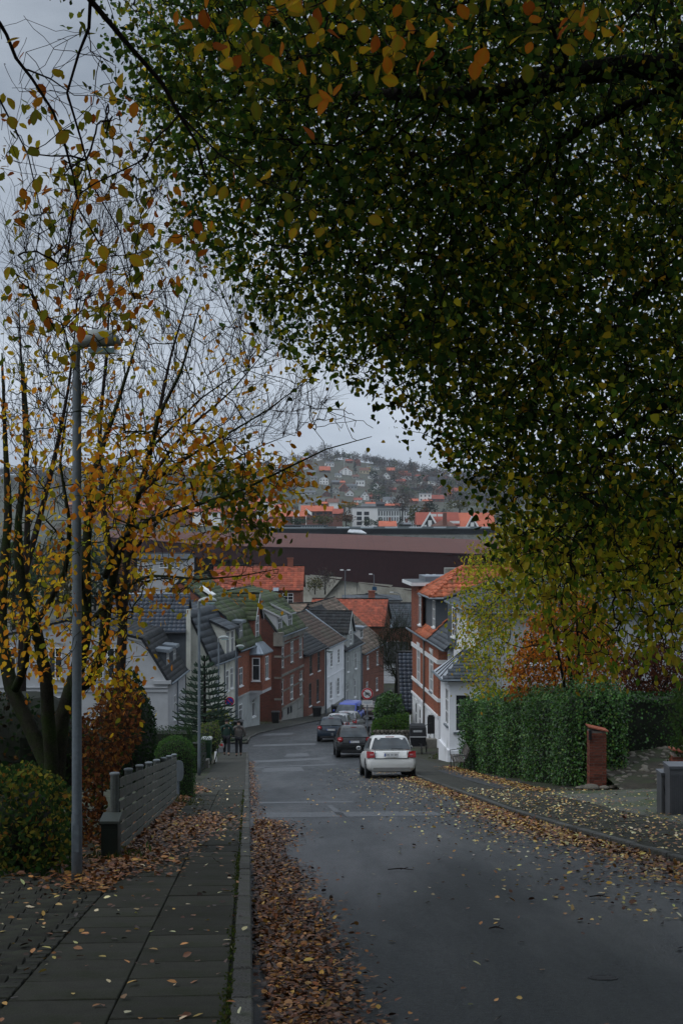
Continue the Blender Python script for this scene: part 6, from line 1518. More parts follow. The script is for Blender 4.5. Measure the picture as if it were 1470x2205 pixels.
def sring(cx, hw, z0, z1, y, n=20, e=4.5):
    out = []
    for k in range(n):
        w = 2 * math.pi * k / n; c, s_ = math.cos(w), math.sin(w)
        out.append((cx + hw * math.copysign(abs(c) ** (2 / e), c), y, (z0 + z1) / 2 + (z1 - z0) / 2 * math.copysign(abs(s_) ** (2 / e), s_)))
    return out
def build_car(label, paint, W=1.73, H=1.47, Lc=4.0, cab=None, body=None, plate=None, model=None, tail='block', front_seen=False, lamp_on=False, loc=(0, 0, 0), rz=0.0, pitch=0.0, name='parked_car', cat='car', roof_paint=None, aerial=True):
    hwb = W / 2; t = empty(name, loc, label, cat, 'cars parked along the kerb')
    def lk(mb, nm, m, par=None, smooth=False):
        o = mb.build(nm, m, None, smooth=smooth); o.parent = par or t; o.location = (0, 0, 0); return o
    B = body or [(0, .86, .36, .60), (.025, .93, .27, .68), (.09, .975, .22, .90), (.16, .985, .20, .96), (.4, 1.0, .19, .99), (1.2, 1.0, .19, .99), (2.4, 1.0, .19, .97), (3.0, .99, .19, .94), (3.4, .975, .20, .86), (3.75, .93, .22, .78), (3.93, .86, .26, .68), (4.0, .78, .34, .58)]
    sx, sy, sz = hwb, Lc / 4.0, H / 1.47
    lk(MB().loft([sring(0, b[1] * sx, b[2] * sz, b[3] * sz, b[0] * sy) for b in B]), 'body', paint, smooth=True)
    C = cab or [(.93, .13, 3.05, .90), (1.05, .20, 2.82, .86), (1.22, .33, 2.48, .80), (1.36, .46, 2.18, .73), (1.44, .60, 1.98, .64), (1.47, .85, 1.80, .50)]
    def cp(z):
        zz = [c[0] * sz for c in C]; return [float(np.interp(z, zz, [c[i] for c in C])) for i in (1, 2, 3)]
    rings = []
    for (z, yr, yf, hw) in C:
        r = []
        for k in range(28):
            w = 2 * math.pi * k / 28; c, s_ = math.cos(w), math.sin(w)
            r.append((hw * sx * math.copysign(abs(c) ** (2 / 7), c), ((yr + yf) / 2 + (yf - yr) / 2 * math.copysign(abs(s_) ** (2 / 7), s_)) * sy, z * sz))
        rings.append(r)
    lk(MB().loft(rings), 'cabin', roof_paint or paint, smooth=True)
    def pane(nm, fn, nu=4, nv=3, m=CGL):
        mb = MB()
        for i in range(nu):
            for j in range(nv): mb.poly([fn(i / nu, j / nv), fn((i + 1) / nu, j / nv), fn((i + 1) / nu, (j + 1) / nv), fn(i / nu, (j + 1) / nv)])
        return lk(mb, nm, m, smooth=True)
    zb, zt = (C[0][0] + .06) * sz, (C[-2][0] - .055) * sz
    def rearf(u, v):
        z = zb + (zt - zb) * v; yr, yf, hw = cp(z); x = (u * 2 - 1) * hw * sx * (.90 - .03 * v); return (x, (yr + .0) * sy - .016 + .05 * (abs(u * 2 - 1) ** 6) * .5, z)
    def frontf(u, v):
        z = zb + (zt - zb) * v; yr, yf, hw = cp(z); x = (u * 2 - 1) * hw * sx * .92; return (x, yf * sy + .016 - .025 * (abs(u * 2 - 1) ** 6), z)
    pane('rear_window', rearf); pane('windscreen', frontf)
    for sg in (-1, 1):
        for (a, b) in ((.11, .45), (.475, .86)):
            def sf(u, v):
                z = zb + (zt - .02 - zb) * v; yr, yf, hw = cp(z); y = (yr + (yf - yr) * (a + (b - a) * u + (.035 * v if a > .3 else .02 * v))) * sy; return (sg * (hw * sx + .006), y, z)
            pane('side_window', sf, 3, 2)
        mo = lk(MB().loft([sring(sg * (hwb + .085), .075, .93 * sz, 1.06 * sz, 2.60 * sy, 12, 3), sring(sg * (hwb + .085), .08, .925 * sz, 1.065 * sz, 2.64 * sy, 12, 3), sring(sg * (hwb + .08), .05, .95 * sz, 1.04 * sz, 2.72 * sy, 12, 3)]), 'wing_mirror', paint, smooth=True)
        lk(MB().box((sg * (hwb + .085) - .06, 2.597 * sy, .945 * sz), (.12, 0, 0), (0, -.004, 0), (0, 0, .095)), 'mirror_glass', mat('mirror_glass', (.12, .13, .14), .25, .1, 3), mo)
    # wheels
    for y in (.70 * sy, 3.22 * sy):
        for sg in (-1, 1):
            r = .315 * (sz if H > 1.5 else 1); wt = empty('wheel', (sg * (hwb - .12), y, r)); wt.parent = t
            def disc(x0, x1, rr, n=20): return [[(x, rr * math.cos(w), rr * math.sin(w)) for w in np.linspace(0, 6.2832, n, endpoint=False)] for x in (x0, x1)]
            mb = MB().loft([[(x, q * math.cos(w), q * math.sin(w)) for w in np.linspace(0, 6.2832, 22, endpoint=False)] for x, q in ((-.1, r * .9), (-.09, r), (.09, r), (.11, r * .93), (.11, r * .66))])
            if sg < 0: mb.v = [(-v[0], v[1], v[2]) for v in mb.v]
            lk(mb, 'tyre', TYRE, wt, True)
            mb = MB()
            for k in range(5):
                w = k * 1.2566; c, s_ = math.cos(w), math.sin(w); mb.prism([(sg * .112, c * .05 - s_ * .03, s_ * .05 + c * .03), (sg * .112, c * r * .66 - s_ * .03, s_ * r * .66 + c * .03), (sg * .112, c * r * .66 + s_ * .03, s_ * r * .66 - c * .03), (sg * .112, c * .05 + s_ * .03, s_ * .05 - c * .03)], (sg * .012, 0, 0))
            lk(mb, 'rim', RIM, wt)
            lk(MB().loft([[(sg * (hwb + .003 - .02 * k), y + (r + .055) * math.cos(w) , r + (r + .055) * math.sin(w)) for w in np.linspace(0, 6.2832, 22, endpoint=False)] for k in (0, 4)]), 'wheel_arch', TRIMB)
    if not front_seen:
        # tail
        if tail == 'block':
            for sg in (-1, 1):
                mb = MB().prism([(sg * .985 * hwb, .02, .70 * sz), (sg * .66 * hwb, -.012, .72 * sz), (sg * .70 * hwb, .00, .92 * sz), (sg * .985 * hwb, .05, .93 * sz)], (0, .12, 0)); o = lk(mb, 'tail_light', REDL)
                lk(MB().prism([(sg * .86 * hwb, .0, .79 * sz), (sg * .72 * hwb, -.014, .79 * sz), (sg * .73 * hwb, -.014, .84 * sz), (sg * .86 * hwb, .0, .84 * sz)], (0, .02, 0)), 'lamp_lens', mat('pink_lens', (.55, .25, .27), .2, .1, 2), o)
        else:
            for sg in (-1, 1):
                pts = [(sg * (.80 + .17 * math.cos(w)) * hwb, .0 + .05 * (1 if math.cos(w) > 0 else 0), (.86 + .10 * math.sin(w)) * sz) for w in np.linspace(0, 6.283, 12, endpoint=False)]
                o = lk(MB().prism(pts, (0, .14, 0)), 'tail_light', REDL)
                lm = mat('painted_glow_lens', (.75, .35, .36), .2, .1, 2)  # lit look is painted as a paler lens; no light comes from it
                lk(MB().prism([(sg * (.82 + .09 * math.cos(w)) * hwb, -.004, (.86 + .035 * math.sin(w)) * sz) for w in np.linspace(0, 6.283, 10, endpoint=False)], (0, .02, 0)), 'lamp_lens', lm, o)
        bz = .66 * sz
        mb = MB().box((-.68 * hwb, -.006, bz + .02), (1.36 * hwb, 0, 0), (0, .05, 0), (0, 0, .012)); mb.box((-.66 * hwb, -.002, bz + .02), (.012, 0, 0), (0, .08, 0), (0, 0, .27)); mb.box((.66 * hwb, -.002, bz + .02), (-.012, 0, 0), (0, .08, 0), (0, 0, .27))
        lk(mb, 'tailgate_seam', TRIMB)
        low = [(-.80 * hwb, -.012, .24 * sz), (.80 * hwb, -.012, .24 * sz), (.72 * hwb, -.012, .37 * sz), (-.72 * hwb, -.012, .37 * sz)]
        lk(MB().prism(low, (0, .15, 0)), 'lower_bumper', TRIMB if tail != 'block' else mat('grey_bumper', (.16, .16, .155), .7, .1, 4))
        lk(MB().cb((0, -.02, .955 * sz), .035, .02, .035), 'badge', CHROME)
        mb = MB().box((-.02, -.0, 1.0 * sz), (.42, 0, 0), (0, -.02, 0), (0, 0, .018)); lk(mb, 'wiper', TRIMB)
        yr = cp((C[-2][0] - .02) * sz)[0]; lk(MB().box((-.15, yr * sy - .03, (C[-2][0] - .035) * sz), (.3, 0, 0), (0, .03, 0), (0, 0, .022)), 'brake_light', REDL)
    else:
        fy = Lc + .004
        for sg in (-1, 1):
            lk(MB().prism([(sg * .95 * hwb, fy - .22, .70 * sz), (sg * .58 * hwb, fy - .06, .64 * sz), (sg * .62 * hwb, fy - .10, .74 * sz), (sg * .95 * hwb, fy - .28, .84 * sz)], (0, .08, 0)), 'headlight', CLEAR)
            lk(MB().box((sg * .62 * hwb, fy - .04, .30 * sz), (sg * .22 * hwb, 0, 0), (0, .05, 0), (0, 0, .1)), 'fog_lamp', TRIMB)
        lk(MB().box((-.48 * hwb, fy - .05, .56 * sz), (.96 * hwb, 0, 0), (0, .05, 0), (0, 0, .14)), 'grille', TRIMB)
        lk(MB().box((-.55 * hwb, fy - .03, .26 * sz), (1.1 * hwb, 0, 0), (0, .05, 0), (0, 0, .13)), 'air_intake', TRIMB)
        lk(MB().cb((0, fy + .012, .6 * sz), .09, .02, .09), 'badge', CHROME)
    if plate:
        py = -.03 if not front_seen else Lc + .03; pz = (.80 if not front_seen else .47) * sz; r_ = math.pi if front_seen else 0
        if not front_seen and tail == 'round': pz = .74 * sz
        s0 = -1 if not front_seen else 1
        pt = lk(MB().box((-.25, py, pz - .055), (.5, 0, 0), (0, s0 * .012, 0), (0, 0, .11)), 'number_plate', PLATEM)
        lk(MB().box((-.25 * 1 if s0 < 0 else .21, py + s0 * .0125, pz - .052), (.04, 0, 0), (0, s0 * .002, 0), (0, 0, .104)), 'plate_band', PLBLUE, pt)
        lettering(plate, .10, TRIMB, pt, (.02, py + s0 * .014, pz), (math.pi / 2, 0, r_))
        if not front_seen: lk(MB().box((-.28, -.012, pz + .06), (.56, 0, 0), (0, -.03, 0), (0, 0, .03)), 'plate_light_strip', TRIMB if tail == 'round' else paint)
    if model:
        lettering(model, .065, CHROME, t, (.0, -.022, .865 * sz), (math.pi / 2, 0, 0))
    if aerial and not front_seen: lk(MB().tube([(0, 1.0 * sy, C[-1][0] * sz - .01), (0, .82 * sy, C[-1][0] * sz + .14)], .008, 5), 'aerial', TRIMB)
    t.rotation_euler = (pitch, 0, rz)
    return t
def paint(name, col, rough=.28, dirt=.1): return mat(name, col, rough, .05, 1, metal=.1, coat=.25, stain=tuple(c * .6 + .01 for c in col), samt=.15, sscale=2)
def place_car(px, D, y_off=0, **k):
    a = slope(D + 2); h = -.052 if 'rz' not in k else 0
    return build_car(loc=(XP(px, D), D, G(D)), pitch=a, **k)
place_car(843, 49.2, rz=math.radians(3.4), label='white hatchback nearest in the line of parked cars, rear to the camera', paint=paint('white_car_paint', (.62, .62, .60)), plate='DE 10 391', tail='block')
SUVc = [(.90, .10, 3.1, .90), (1.02, .17, 2.9, .87), (1.2, .30, 2.5, .81), (1.34, .42, 2.25, .74), (1.43, .55, 2.05, .66), (1.47, .80, 1.85, .52)]
place_car(763, 71.3, rz=math.radians(3.0), label='glossy black crossover with bright red tail lights behind the white hatchback', paint=paint('black_car_paint', (.008, .009, .009), .2), W=1.78, H=1.57, Lc=4.12, cab=SUVc, plate='DM 55 413', model='C A P T U R', tail='round', roof_paint=paint('dark_roof_paint', (.05, .052, .05), .3))
place_car(712, 86.5, rz=math.radians(-1.5), label='dark blue hatchback third in the line of parked cars', paint=paint('navy_car_paint', (.012, .022, .036), .25), W=1.71, H=1.49, plate='AT 28 604', tail='round')
place_car(724, 93.8, rz=math.radians(-6), label='silver car half hidden behind the dark blue hatchback', paint=paint('silver_car_paint', (.40, .41, .42), .3), W=1.70, H=1.5)
place_car(741, 99.8, rz=math.radians(-10), label='grey estate car between the silver car and the blue van', paint=paint('grey_car_paint', (.10, .105, .11), .3), W=1.74, H=1.5, Lc=4.4, roof_paint=paint('grey_roof', (.3, .3, .31), .3))
VANc = [(.82, .03, 3.25, .92), (.95, .03, 3.05, .91), (1.15, .05, 2.72, .88), (1.33, .07, 2.45, .84), (1.43, .12, 2.28, .76), (1.47, .3, 2.1, .62)]
VANb = [(0, .95, .25, .84), (.05, .98, .2, .88), (.4, 1.0, .18, .88), (3.0, 1.0, .18, .86), (3.3, .98, .19, .80), (3.6, .95, .2, .74), (3.85, .88, .24, .64), (3.98, .76, .30, .54)]
build_car(loc=(XP(762, 118), 118.5, G(118.4)), rz=math.radians(180 - 14), pitch=slope(114) * 0, label='bright blue delivery van facing up the street beyond the parked cars', paint=paint('blue_van_paint', (.045, .075, .36), .3), W=1.88, H=1.84, Lc=4.2, cab=VANc, body=VANb, front_seen=True, plate='CK 91 220', name='delivery_van', cat='van')
place_car(796, 122, rz=math.radians(-16), label='dark brown car beyond the van, partly behind the round sign', paint=paint('brown_car_paint', (.04, .03, .028), .3), W=1.75, H=1.55)

# ------------------------------------------------------------------ lamps, signs
def street_lamp(px, D, ybase, ytop, label, s=1.0, facing=1, head=.55):
    b = Vector((XP(px, D), D, ZP(ybase, D) - .15)); h = ZP(ytop, D) - b.z
    t = empty('street_lamp', b, label, 'street lamp', 'grey street lamps along the pavement')
    pole = MB().tube([b, b + Vector((0, 0, .9)), b + Vector((0, 0, .95)), b + Vector((0, 0, h - .45)), b + Vector((0, 0, h - .42)), b + Vector((0, 0, h - .12))], [.057, .057, .052, .046, .034, .034], 14).build('pole', GALV, t, smooth=True)
    MB().box(b + Vector((-.03, -.06, .55)), (.06, 0, 0), (0, .01, 0), (0, 0, .28)).build('access_door', GALV, pole)
    R = []; L_ = head * s
    prof = [(-.05, .05, .05), (0, .08, .075), (.12, .11, .10), (.3, .135, .12), (.55, .14, .13), (.78, .12, .12), (.93, .08, .085), (1.0, .03, .03)]
    for (q, hh, ww) in prof:
        x = q * L_ * facing; z = h - .12 + .02 + q * .02
        R.append([b + Vector((x, ww * s * math.copysign(abs(math.cos(w)) ** .75, math.cos(w)), z + hh * s * (.6 + .75 * math.sin(w) if math.sin(w) > 0 else .6 + .55 * math.sin(w)))) for w in np.linspace(0, 6.2832, 18, endpoint=False)])
    if facing < 0: R = [r[::-1] for r in R]
    hd = MB().loft(R).build('lamp_head', mat('lamp_housing', (.30, .33, .32), .5, .12, 4, fine=.05), t, smooth=True)
    x0 = .28 * L_ * facing; mb = MB().box(b + Vector((x0, -.085 * s, h - .12 - .035)), (.6 * L_ * facing, 0, 0), (0, .17 * s, 0), (0, 0, .05)); mb.build('lamp_glass', mat('lamp_lens_glass', (.22, .33, .32), .2, .1, 3), hd)
    MB().tube([b + Vector((-.02 * facing, 0, h - .30)), b + Vector((-.01 * facing, 0, h - .08))], .052, 12).build('bracket', mat('lamp_bracket', (.20, .22, .22), .5, .1, 3), t)
    return t
street_lamp(166, 14.8, 1915, 729, 'tall grey street lamp nearest the camera, against the left-hand beech', s=1.0, head=.46)
street_lamp(429, 50, 1677, 1291, 'second grey street lamp, standing in front of the topiary and hedge', head=.62)
street_lamp(471, 84, 1610, 1372, 'third street lamp, carrying the no-parking disc', head=.62)
street_lamp(508, 99.0, 1572, 1391, 'fourth street lamp, at the corner of the grey and brick house', head=.6)
fw_ = Face(FP(135.45), FP(144.9)); b = fw_.pt(.25, -20, .6)
street_lamp(702.5, 134.6, 1548, 1402, 'far lamp before the corner of the white plastered house', head=.62)
RS = mat('sign_red', (.42, .012, .02), .45, .05, 2); BS = mat('sign_blue_face', (.012, .03, .22), .45, .05, 2); WS = mat('sign_white', (.62, .62, .62), .5, .04, 2); BKS = mat('sign_black', (.01, .01, .01), .5, .05, 2)
def disc_at(c, r, y, m, nm, par, n=28, th=.012):
    return MB().loft([[(c[0] + r * math.cos(w), c[1] + y + k * th, c[2] + r * math.sin(w)) for w in np.linspace(0, 6.2832, n, endpoint=False)] for k in (0, 1)]).build(nm, m, par)
def bar_at(c, ang, l, w, y, m, nm, par):
    d = Vector((math.cos(ang), 0, math.sin(ang))); n = Vector((-d.z, 0, d.x)); p = Vector(c) + Vector((0, y, 0)) - d * l / 2 - n * w / 2
    return MB().box(p, d * l, n * w, (0, .004, 0)).build(nm, m, par)
c = Vector((XP(494.5, 83.6), 83.6, ZP(1510.5, 83.6))); t = empty('no_parking_sign', c, 'round blue no-parking sign with red border on the third lamp', 'road sign')
disc_at(c, .27, .02, RS, 'red_border', t); disc_at(c, .205, .0, BS, 'blue_face', t); bar_at(c, math.radians(-45), .43, .06, -.006, RS, 'red_bar', t)
MB().box(c + Vector((-.42, .03, -.03)), (.42, 0, 0), (0, .04, 0), (0, 0, .06)).build('bracket', GALV, t)
c = Vector((XP(790.5, 84), 84, ZP(1494, 84))); t = empty('no_cycling_sign', (c.x, 84, G(84)), 'round no-cycling sign with red border and a white plate below it', 'road sign')
disc_at(c, .345, .014, WS, 'backing', t); disc_at(c, .335, .006, RS, 'red_border', t); disc_at(c, .25, -.004, WS, 'white_face', t)
bk = MB()
for sx_ in (-.11, .11): bk.tube([c + Vector((sx_ + .07 * math.cos(w), -.012, -.04 + .07 * math.sin(w))) for w in np.linspace(0, 6.2832, 15)], .010, 4, cap=False)
for a_, b_ in (((-.11, -.04), (-.03, .06)), ((-.03, .06), (.07, .05)), ((-.03, .06), (.0, -.04)), ((.0, -.04), (.07, .05)), ((-.11, -.04), (.0, -.04)), ((.07, .05), (.11, -.04)), ((.06, .09), (.10, .09)), ((-.05, .09), (-.01, .09))):
    bk.tube([c + Vector((a_[0], -.012, a_[1])), c + Vector((b_[0], -.012, b_[1]))], .011, 4)
bk.build('bicycle_symbol', BKS, t); bar_at(c, math.radians(-40), .52, .045, -.02, BKS, 'diagonal_bar', t)
pc = c + Vector((0, 0, -.53)); o = MB().box(pc + Vector((-.32, 0, -.13)), (.64, 0, 0), (0, .015, 0), (0, 0, .27)).build('text_plate', WS, t)
MB().box(pc + Vector((-.27, -.004, .05)), (.54, 0, 0), (0, .004, 0), (0, 0, .022)).box(pc + Vector((-.24, -.004, .0)), (.48, 0, 0), (0, .004, 0), (0, 0, .02)).box(pc + Vector((-.17, -.004, -.06)), (.34, 0, 0), (0, .004, 0), (0, 0, .02)).build('print_lines', mat('faded_print', (.25, .32, .38), .6), o)
MB().tube([(c.x, 84.05, G(84) - .1), (c.x, 84.05, c.z + .3)], .035, 10).build('post', GALV, t)

# ------------------------------------------------------------------ fence of boards
def fence():
    A, Bq = Vector((-2.77, 17.4, 0)), Vector((-3.69, 31.4, 0)); Lf = (Bq - A).length; u = (Bq - A).normalized(); n = Vector((u.y, -u.x, 0))
    t = empty('board_fence', (-3.2, 24, G(24)), 'low weathered fence of wide horizontal boards between round-topped posts', 'fence')
    nb = 7; bays = 7; bl = Lf / bays
    meshes = []
    for v in range(4):
        rr = random.Random(v); mb = MB(); k = 8
        pr = [(rr.uniform(-.007, .007), rr.uniform(-.004, .004)) for _ in range(k + 1)]; pr[0] = pr[-1] = (0, 0)
        R = []
        for i in range(k + 1):
            y = (i / k - .5) * (bl - .004); dz, dx = pr[i]
            R.append([(dx - .006, y, dz - .054), (dx + .006, y, dz - .054), (dx + .006, y, dz + .054), (dx - .006, y, dz + .054)])
        meshes.append(mesh_of(f'board{v}', lambda R=R: MB().loft(R), BOARDM))
    ang = math.atan2(-u.x, u.y)
    for b in range(bays):
        y0 = A + u * (b * bl); mid = A + u * ((b + .5) * bl); a = math.atan2(G((mid + u * bl / 2).y) - G((mid - u * bl / 2).y), bl)
        for r in range(nb):
            z = G(mid.y) + .17 + r * .141
            piece('board', meshes[(b * 3 + r * 5) % 4], t, (mid.x + n.x * .055, mid.y + n.y * .055, z), (a, 0, ang))
    for b in range(bays + 1):
        p = A + u * (b * bl); z = G(p.y)
        po = MB().tube([(p.x, p.y, z - .1), (p.x, p.y, z + 1.12)], .055, 10).build('post', mat('grey_post', (.085, .095, .09), .8, .25, 4, fine=.2, fscale=40), t)
        MB().loft([[(p.x + rr * math.cos(w), p.y + rr * math.sin(w), z + zz) for w in np.linspace(0, 6.283, 12, endpoint=False)] for rr, zz in ((.064, 1.118), (.064, 1.135), (.055, 1.142), (.02, 1.146))]).build('post_cap', mat('post_cap', (.14, .16, .17), .6, .1, 4), po)
fence()
p = Vector((XP(385, 31.6), 31.6, 0)); c = Vector((p.x, 31.6, ZP(1660, 31.6)))
t = empty('rounded_sign_plate', (c.x, c.y, G(31.6)), 'grey rounded metal plate seen from behind at the far end of the board fence', 'sign')
MB().prism([c + Vector((.11 * math.copysign(abs(math.cos(w)) ** .6, math.cos(w)), 0, .23 * math.copysign(abs(math.sin(w)) ** .75, math.sin(w)))) for w in np.linspace(0, 6.283, 20, endpoint=False)], (0, .02, 0)).build('plate', mat('sign_back', (.20, .23, .25), .5, .15, 5, metal=.3), t)
MB().tube([(c.x - .02, 31.66, G(31.6) - .05), (c.x - .02, 31.66, c.z + .1)], .03, 8).build('post', GALV, t)
def dark_box():
    p = Vector((XP(236, 17.0), 17.0, 0)); z = ZP(1880, 17.0); t = empty('meter_box', (p.x, p.y, z), 'dark green box with a sloping lid against the near end of the board fence', 'box')
    h = ZP(1768, 17.0) - z; w = .2; M_ = mat('dark_green_box', (.012, .018, .015), .5, .2, 5, fine=.1)
    MB().cb((p.x, p.y + .12, z - .1), w, .24, h + .1).build('body', M_, t)
    MB().prism([(p.x - w / 2 - .015, p.y - .02, z + h), (p.x - w / 2 - .015, p.y + .26, z + h + .05), (p.x - w / 2 - .015, p.y + .26, z + h + .01), (p.x - w / 2 - .015, p.y - .02, z + h - .03)], (w + .03, 0, 0)).build('lid', mat('box_lid', (.05, .06, .055), .5, .2, 5), t)
    MB().box((p.x - w / 2 + .02, p.y - .004, z + .06), (w - .04, 0, 0), (0, .004, 0), (0, 0, h - .16)).build('door', M_, t)
dark_box()

# ------------------------------------------------------------------ brick pillars, stones, cabinets
def pillar(cx, cy, z0, h, label, w=.46):
    t = empty('brick_pillar', (cx, cy, z0), label, 'pillar')
    bw = .11; bl = w - bw - .01; bm = mesh_of('brick', lambda: MB().cb((0, 0, -.03), bl, bw - .006, .062), BRICKP)
    MB().cb((cx, cy, z0 - .2), w - .03, w - .03, h + .2).build('mortar', mat('mortar', (.17, .15, .13), .95, .2, 8), t)
    n = int(h / .076)
    for k in range(n):
        z = z0 + .035 + k * .076; s = 1 if k % 2 else -1; o = (w - bw) / 2; d = (w - bl) / 2
        for (dx, dy, r) in ((s * d * -1, -o, 0), (o, s * d * -1, math.pi / 2), (s * d, o, 0), (-o, s * d, math.pi / 2)):
            piece('brick', bm, t, (cx + dx + random.uniform(-.003, .003), cy + dy + random.uniform(-.003, .003), z), (0, 0, r + random.uniform(-.01, .01)))
        # closer bricks at the corners left by the bond
        for (dx, dy, r) in ((s * (w / 2 - bw / 2), -o, math.pi / 2), (-s * (w / 2 - bw / 2), o, math.pi / 2)):
            pass
    top = z0 + h
    for k in range(3):
        MB().prism([(cx - w / 2 - .03 + k * .18, cy - w / 2 - .04, top + .10 - k * .04), (cx - w / 2 - .03 + (k + 1) * .18, cy - w / 2 - .04, top + .06 - k * .04), (cx - w / 2 - .03 + (k + 1) * .18, cy + w / 2 + .04, top + .06 - k * .04), (cx - w / 2 - .03 + k * .18, cy + w / 2 + .04, top + .10 - k * .04)], (0, 0, .035)).build('cap_tile', mat('pillar_cap', (.30, .09, .05), .7, .2, 8), t)
    return t
P1 = pillar(7.02, 39.2, ZP(1706, 39.2), 1.72, 'free-standing red brick gate pillar with tiled cap at the end of the ivy hedge')
MB().cb((6.80, 38.95, ZP(1592, 39)), .07, .09, .26).build('letter_slot', BLACKM, P1)
pillar(XP(1462, 36.5), 36.5, ZP(1690, 36.5), .82, 'second brick gate pillar, half hidden behind the grey cabinets', .42)
def stone_bank():
    V = []; Fq = []; nx, ny = 10, 6
    def S(u, v):
        x = 7.3 + 3.9 * u; y = 36.8 + 6.2 * v + 1.0 * u; z = G(36.8) + .05 + .12 * v - .9 * v * (1 - u) * .25 + .25 * u; return Vector((x, y, z))
    for j in range(ny + 1):
        for i in range(nx + 1): V.append(tuple(S(i / nx, j / ny)))
    for j in range(ny):
        for i in range(nx): k = j * (nx + 1) + i; Fq.append((k, k + 1, k + nx + 2, k + nx + 1))
    o = np_mesh('stone_bank', V, Fq, SOIL); o['kind'] = 'structure'
    ms = []
    for v in range(4):
        rr = np.random.default_rng(v + 40)
        def f(rr=rr):
            mb = MB(); R = []; ph = rr.uniform(0, 6, 3)
            for k, (r, z) in enumerate(((.55, -.3), (.95, -.05), (1.0, .15), (.8, .38), (.4, .52))):
                R.append([(r * (1 + .16 * math.sin(w * 2 + ph[0]) + .08 * math.sin(w * 3 + ph[1])) * math.cos(w), r * (.8 + .12 * math.sin(w * 3 + ph[2])) * math.sin(w), z) for w in np.linspace(0, 6.283, 8, endpoint=False)])
            return mb.loft(R)
        me = mesh_of(f'stone{v}', f, COBBLE); me.polygons.foreach_set('use_smooth', [True] * len(me.polygons)); ms.append(me)
    for i in range(290):
        u, v = random.random(), random.random() ** .9; p = S(u, v); s = random.uniform(.07, .125)
        piece('stone', random.choice(ms), o, p + Vector((0, 0, -.01)), (random.uniform(-.3, .3), random.uniform(-.3, .3), random.uniform(0, 6)), (s, s, s * .9))
    for (px, py, D, s) in ((1272, 1716, 38.4, .27), (1256, 1712, 38.9, .16), (1300, 1712, 38.6, .16), (1246, 1716, 38.6, .12), (1318, 1702, 39, .15)):
        piece('boulder', random.choice(ms), o, (XP(px, D), D, G(D) + .1), (0, 0, random.uniform(0, 6)), (s, s, s * .8))
stone_bank()
def cabinet(px0, px1, yt, yb, D, label, vents, depth=.4):
    x0, x1 = XP(px0, D), XP(px1, D); z0, z1 = ZP(yb, D), ZP(yt, D); cx, w, h = (x0 + x1) / 2, x1 - x0, z1 - z0
    t = empty('utility_cabinet', (cx, D, z0), label, 'utility cabinet', 'grey utility cabinets by the driveway'); M_ = mat('cabinet_grey', (.085, .088, .095), .55, .15, 3, fine=.06, fscale=30, stain=(.06, .065, .06), samt=.35)
    MB().box((x0, D, z0 + .08), (w, 0, 0), (0, depth, 0), (0, 0, h - .13)).build('body', M_, t)
    MB().box((x0 + .02, D + .02, z0 - .2), (w - .04, 0, 0), (0, depth - .04, 0), (0, 0, .28)).build('base', CONC, t)
    MB().box((x0 - .015, D - .02, z1 - .05), (w + .03, 0, 0), (0, depth + .04, 0), (0, 0, .05)).build('lid', mat('cabinet_lid', (.10, .105, .115), .5, .15, 3), t)
    d = MB().box((x0 + .015, D - .012, z0 + .11), (w - .03, 0, 0), (0, .012, 0), (0, 0, h - .2)).build('door', M_, t)
    if vents == 'ribs':
        k = int(w / .035)
        for i in range(k): MB().box((x0 + .03 + i * .035, D - .022, z0 + .15), (.016, 0, 0), (0, .01, 0), (0, 0, h - .30)).build('rib', M_, d)
    else:
        for i in range(6): MB().box((x0 + .05, D - .018, z0 + .20 + i * .028), (w * .4, 0, 0), (0, .006, 0), (0, 0, .012)).build('vent_slot', BLACKM, d)
        mb = MB(); r = random.Random(3); q = [(cx + r.uniform(-.06, .06), D - .0145, z0 + h * .62 + r.uniform(-.16, .16)) for _ in range(12)]
        mb.tube(q, .006, 4).build('graffiti_scrawl', mat('marker_black', (.02, .02, .02), .6), d)
cabinet(1423, 1445, 1664, 1768, 26.4, 'smaller grey utility cabinet with scrawl and vent slots on its door', 'slots')
cabinet(1441, 1500, 1650, 1771, 26.0, 'larger ribbed grey utility cabinet cut by the picture edge', 'ribs', .5)

# ------------------------------------------------------------------ bench, bins, cargo bike
def bench():
    c = hit(985, 1664); z = c.z + .1; y0 = c.y; t = empty('park_bench', (c.x, y0, z), 'old slatted bench with thin metal legs against the end of the ivy hedge', 'bench')
    WD = mat('bench_slat', (.075, .065, .055), .8, .25, 6, fine=.2); a = math.radians(-4)
    x0 = XP(972, y0)
    # faces the street: seat runs along y, back rest on the far side in x
    Lb = 1.7
    for i in range(4): MB().box((x0 + i * .115, y0 - Lb * .45, z + .42 + (i == 0) * -.01), (.095, 0, 0), (0, Lb, 0), (0, 0, .03)).build('seat_slat', WD, t)
    for i in range(4): MB().box((x0 + .47 + i * .035, y0 - Lb * .45, z + .52 + i * .10), (.03, 0, 0), (0, Lb, 0), (.02, 0, .085)).build('back_slat', WD, t)
    for yy in (y0 - Lb * .38, y0 + Lb * .5):
        MB().tube([(x0 + .03, yy, z - .08), (x0 + .03, yy, z + .42)], .016, 6).build('leg', DARKP, t)
        MB().tube([(x0 + .40, yy, z - .08), (x0 + .42, yy, z + .42), (x0 + .60, yy, z + .92)], .016, 6).build('leg', DARKP, t)
        MB().tube([(x0 + .02, yy, z + .42), (x0 + .0, yy, z + .62), (x0 + .30, yy, z + .66), (x0 + .5, yy, z + .66)], .016, 6).build('armrest', DARKP, t)
bench()
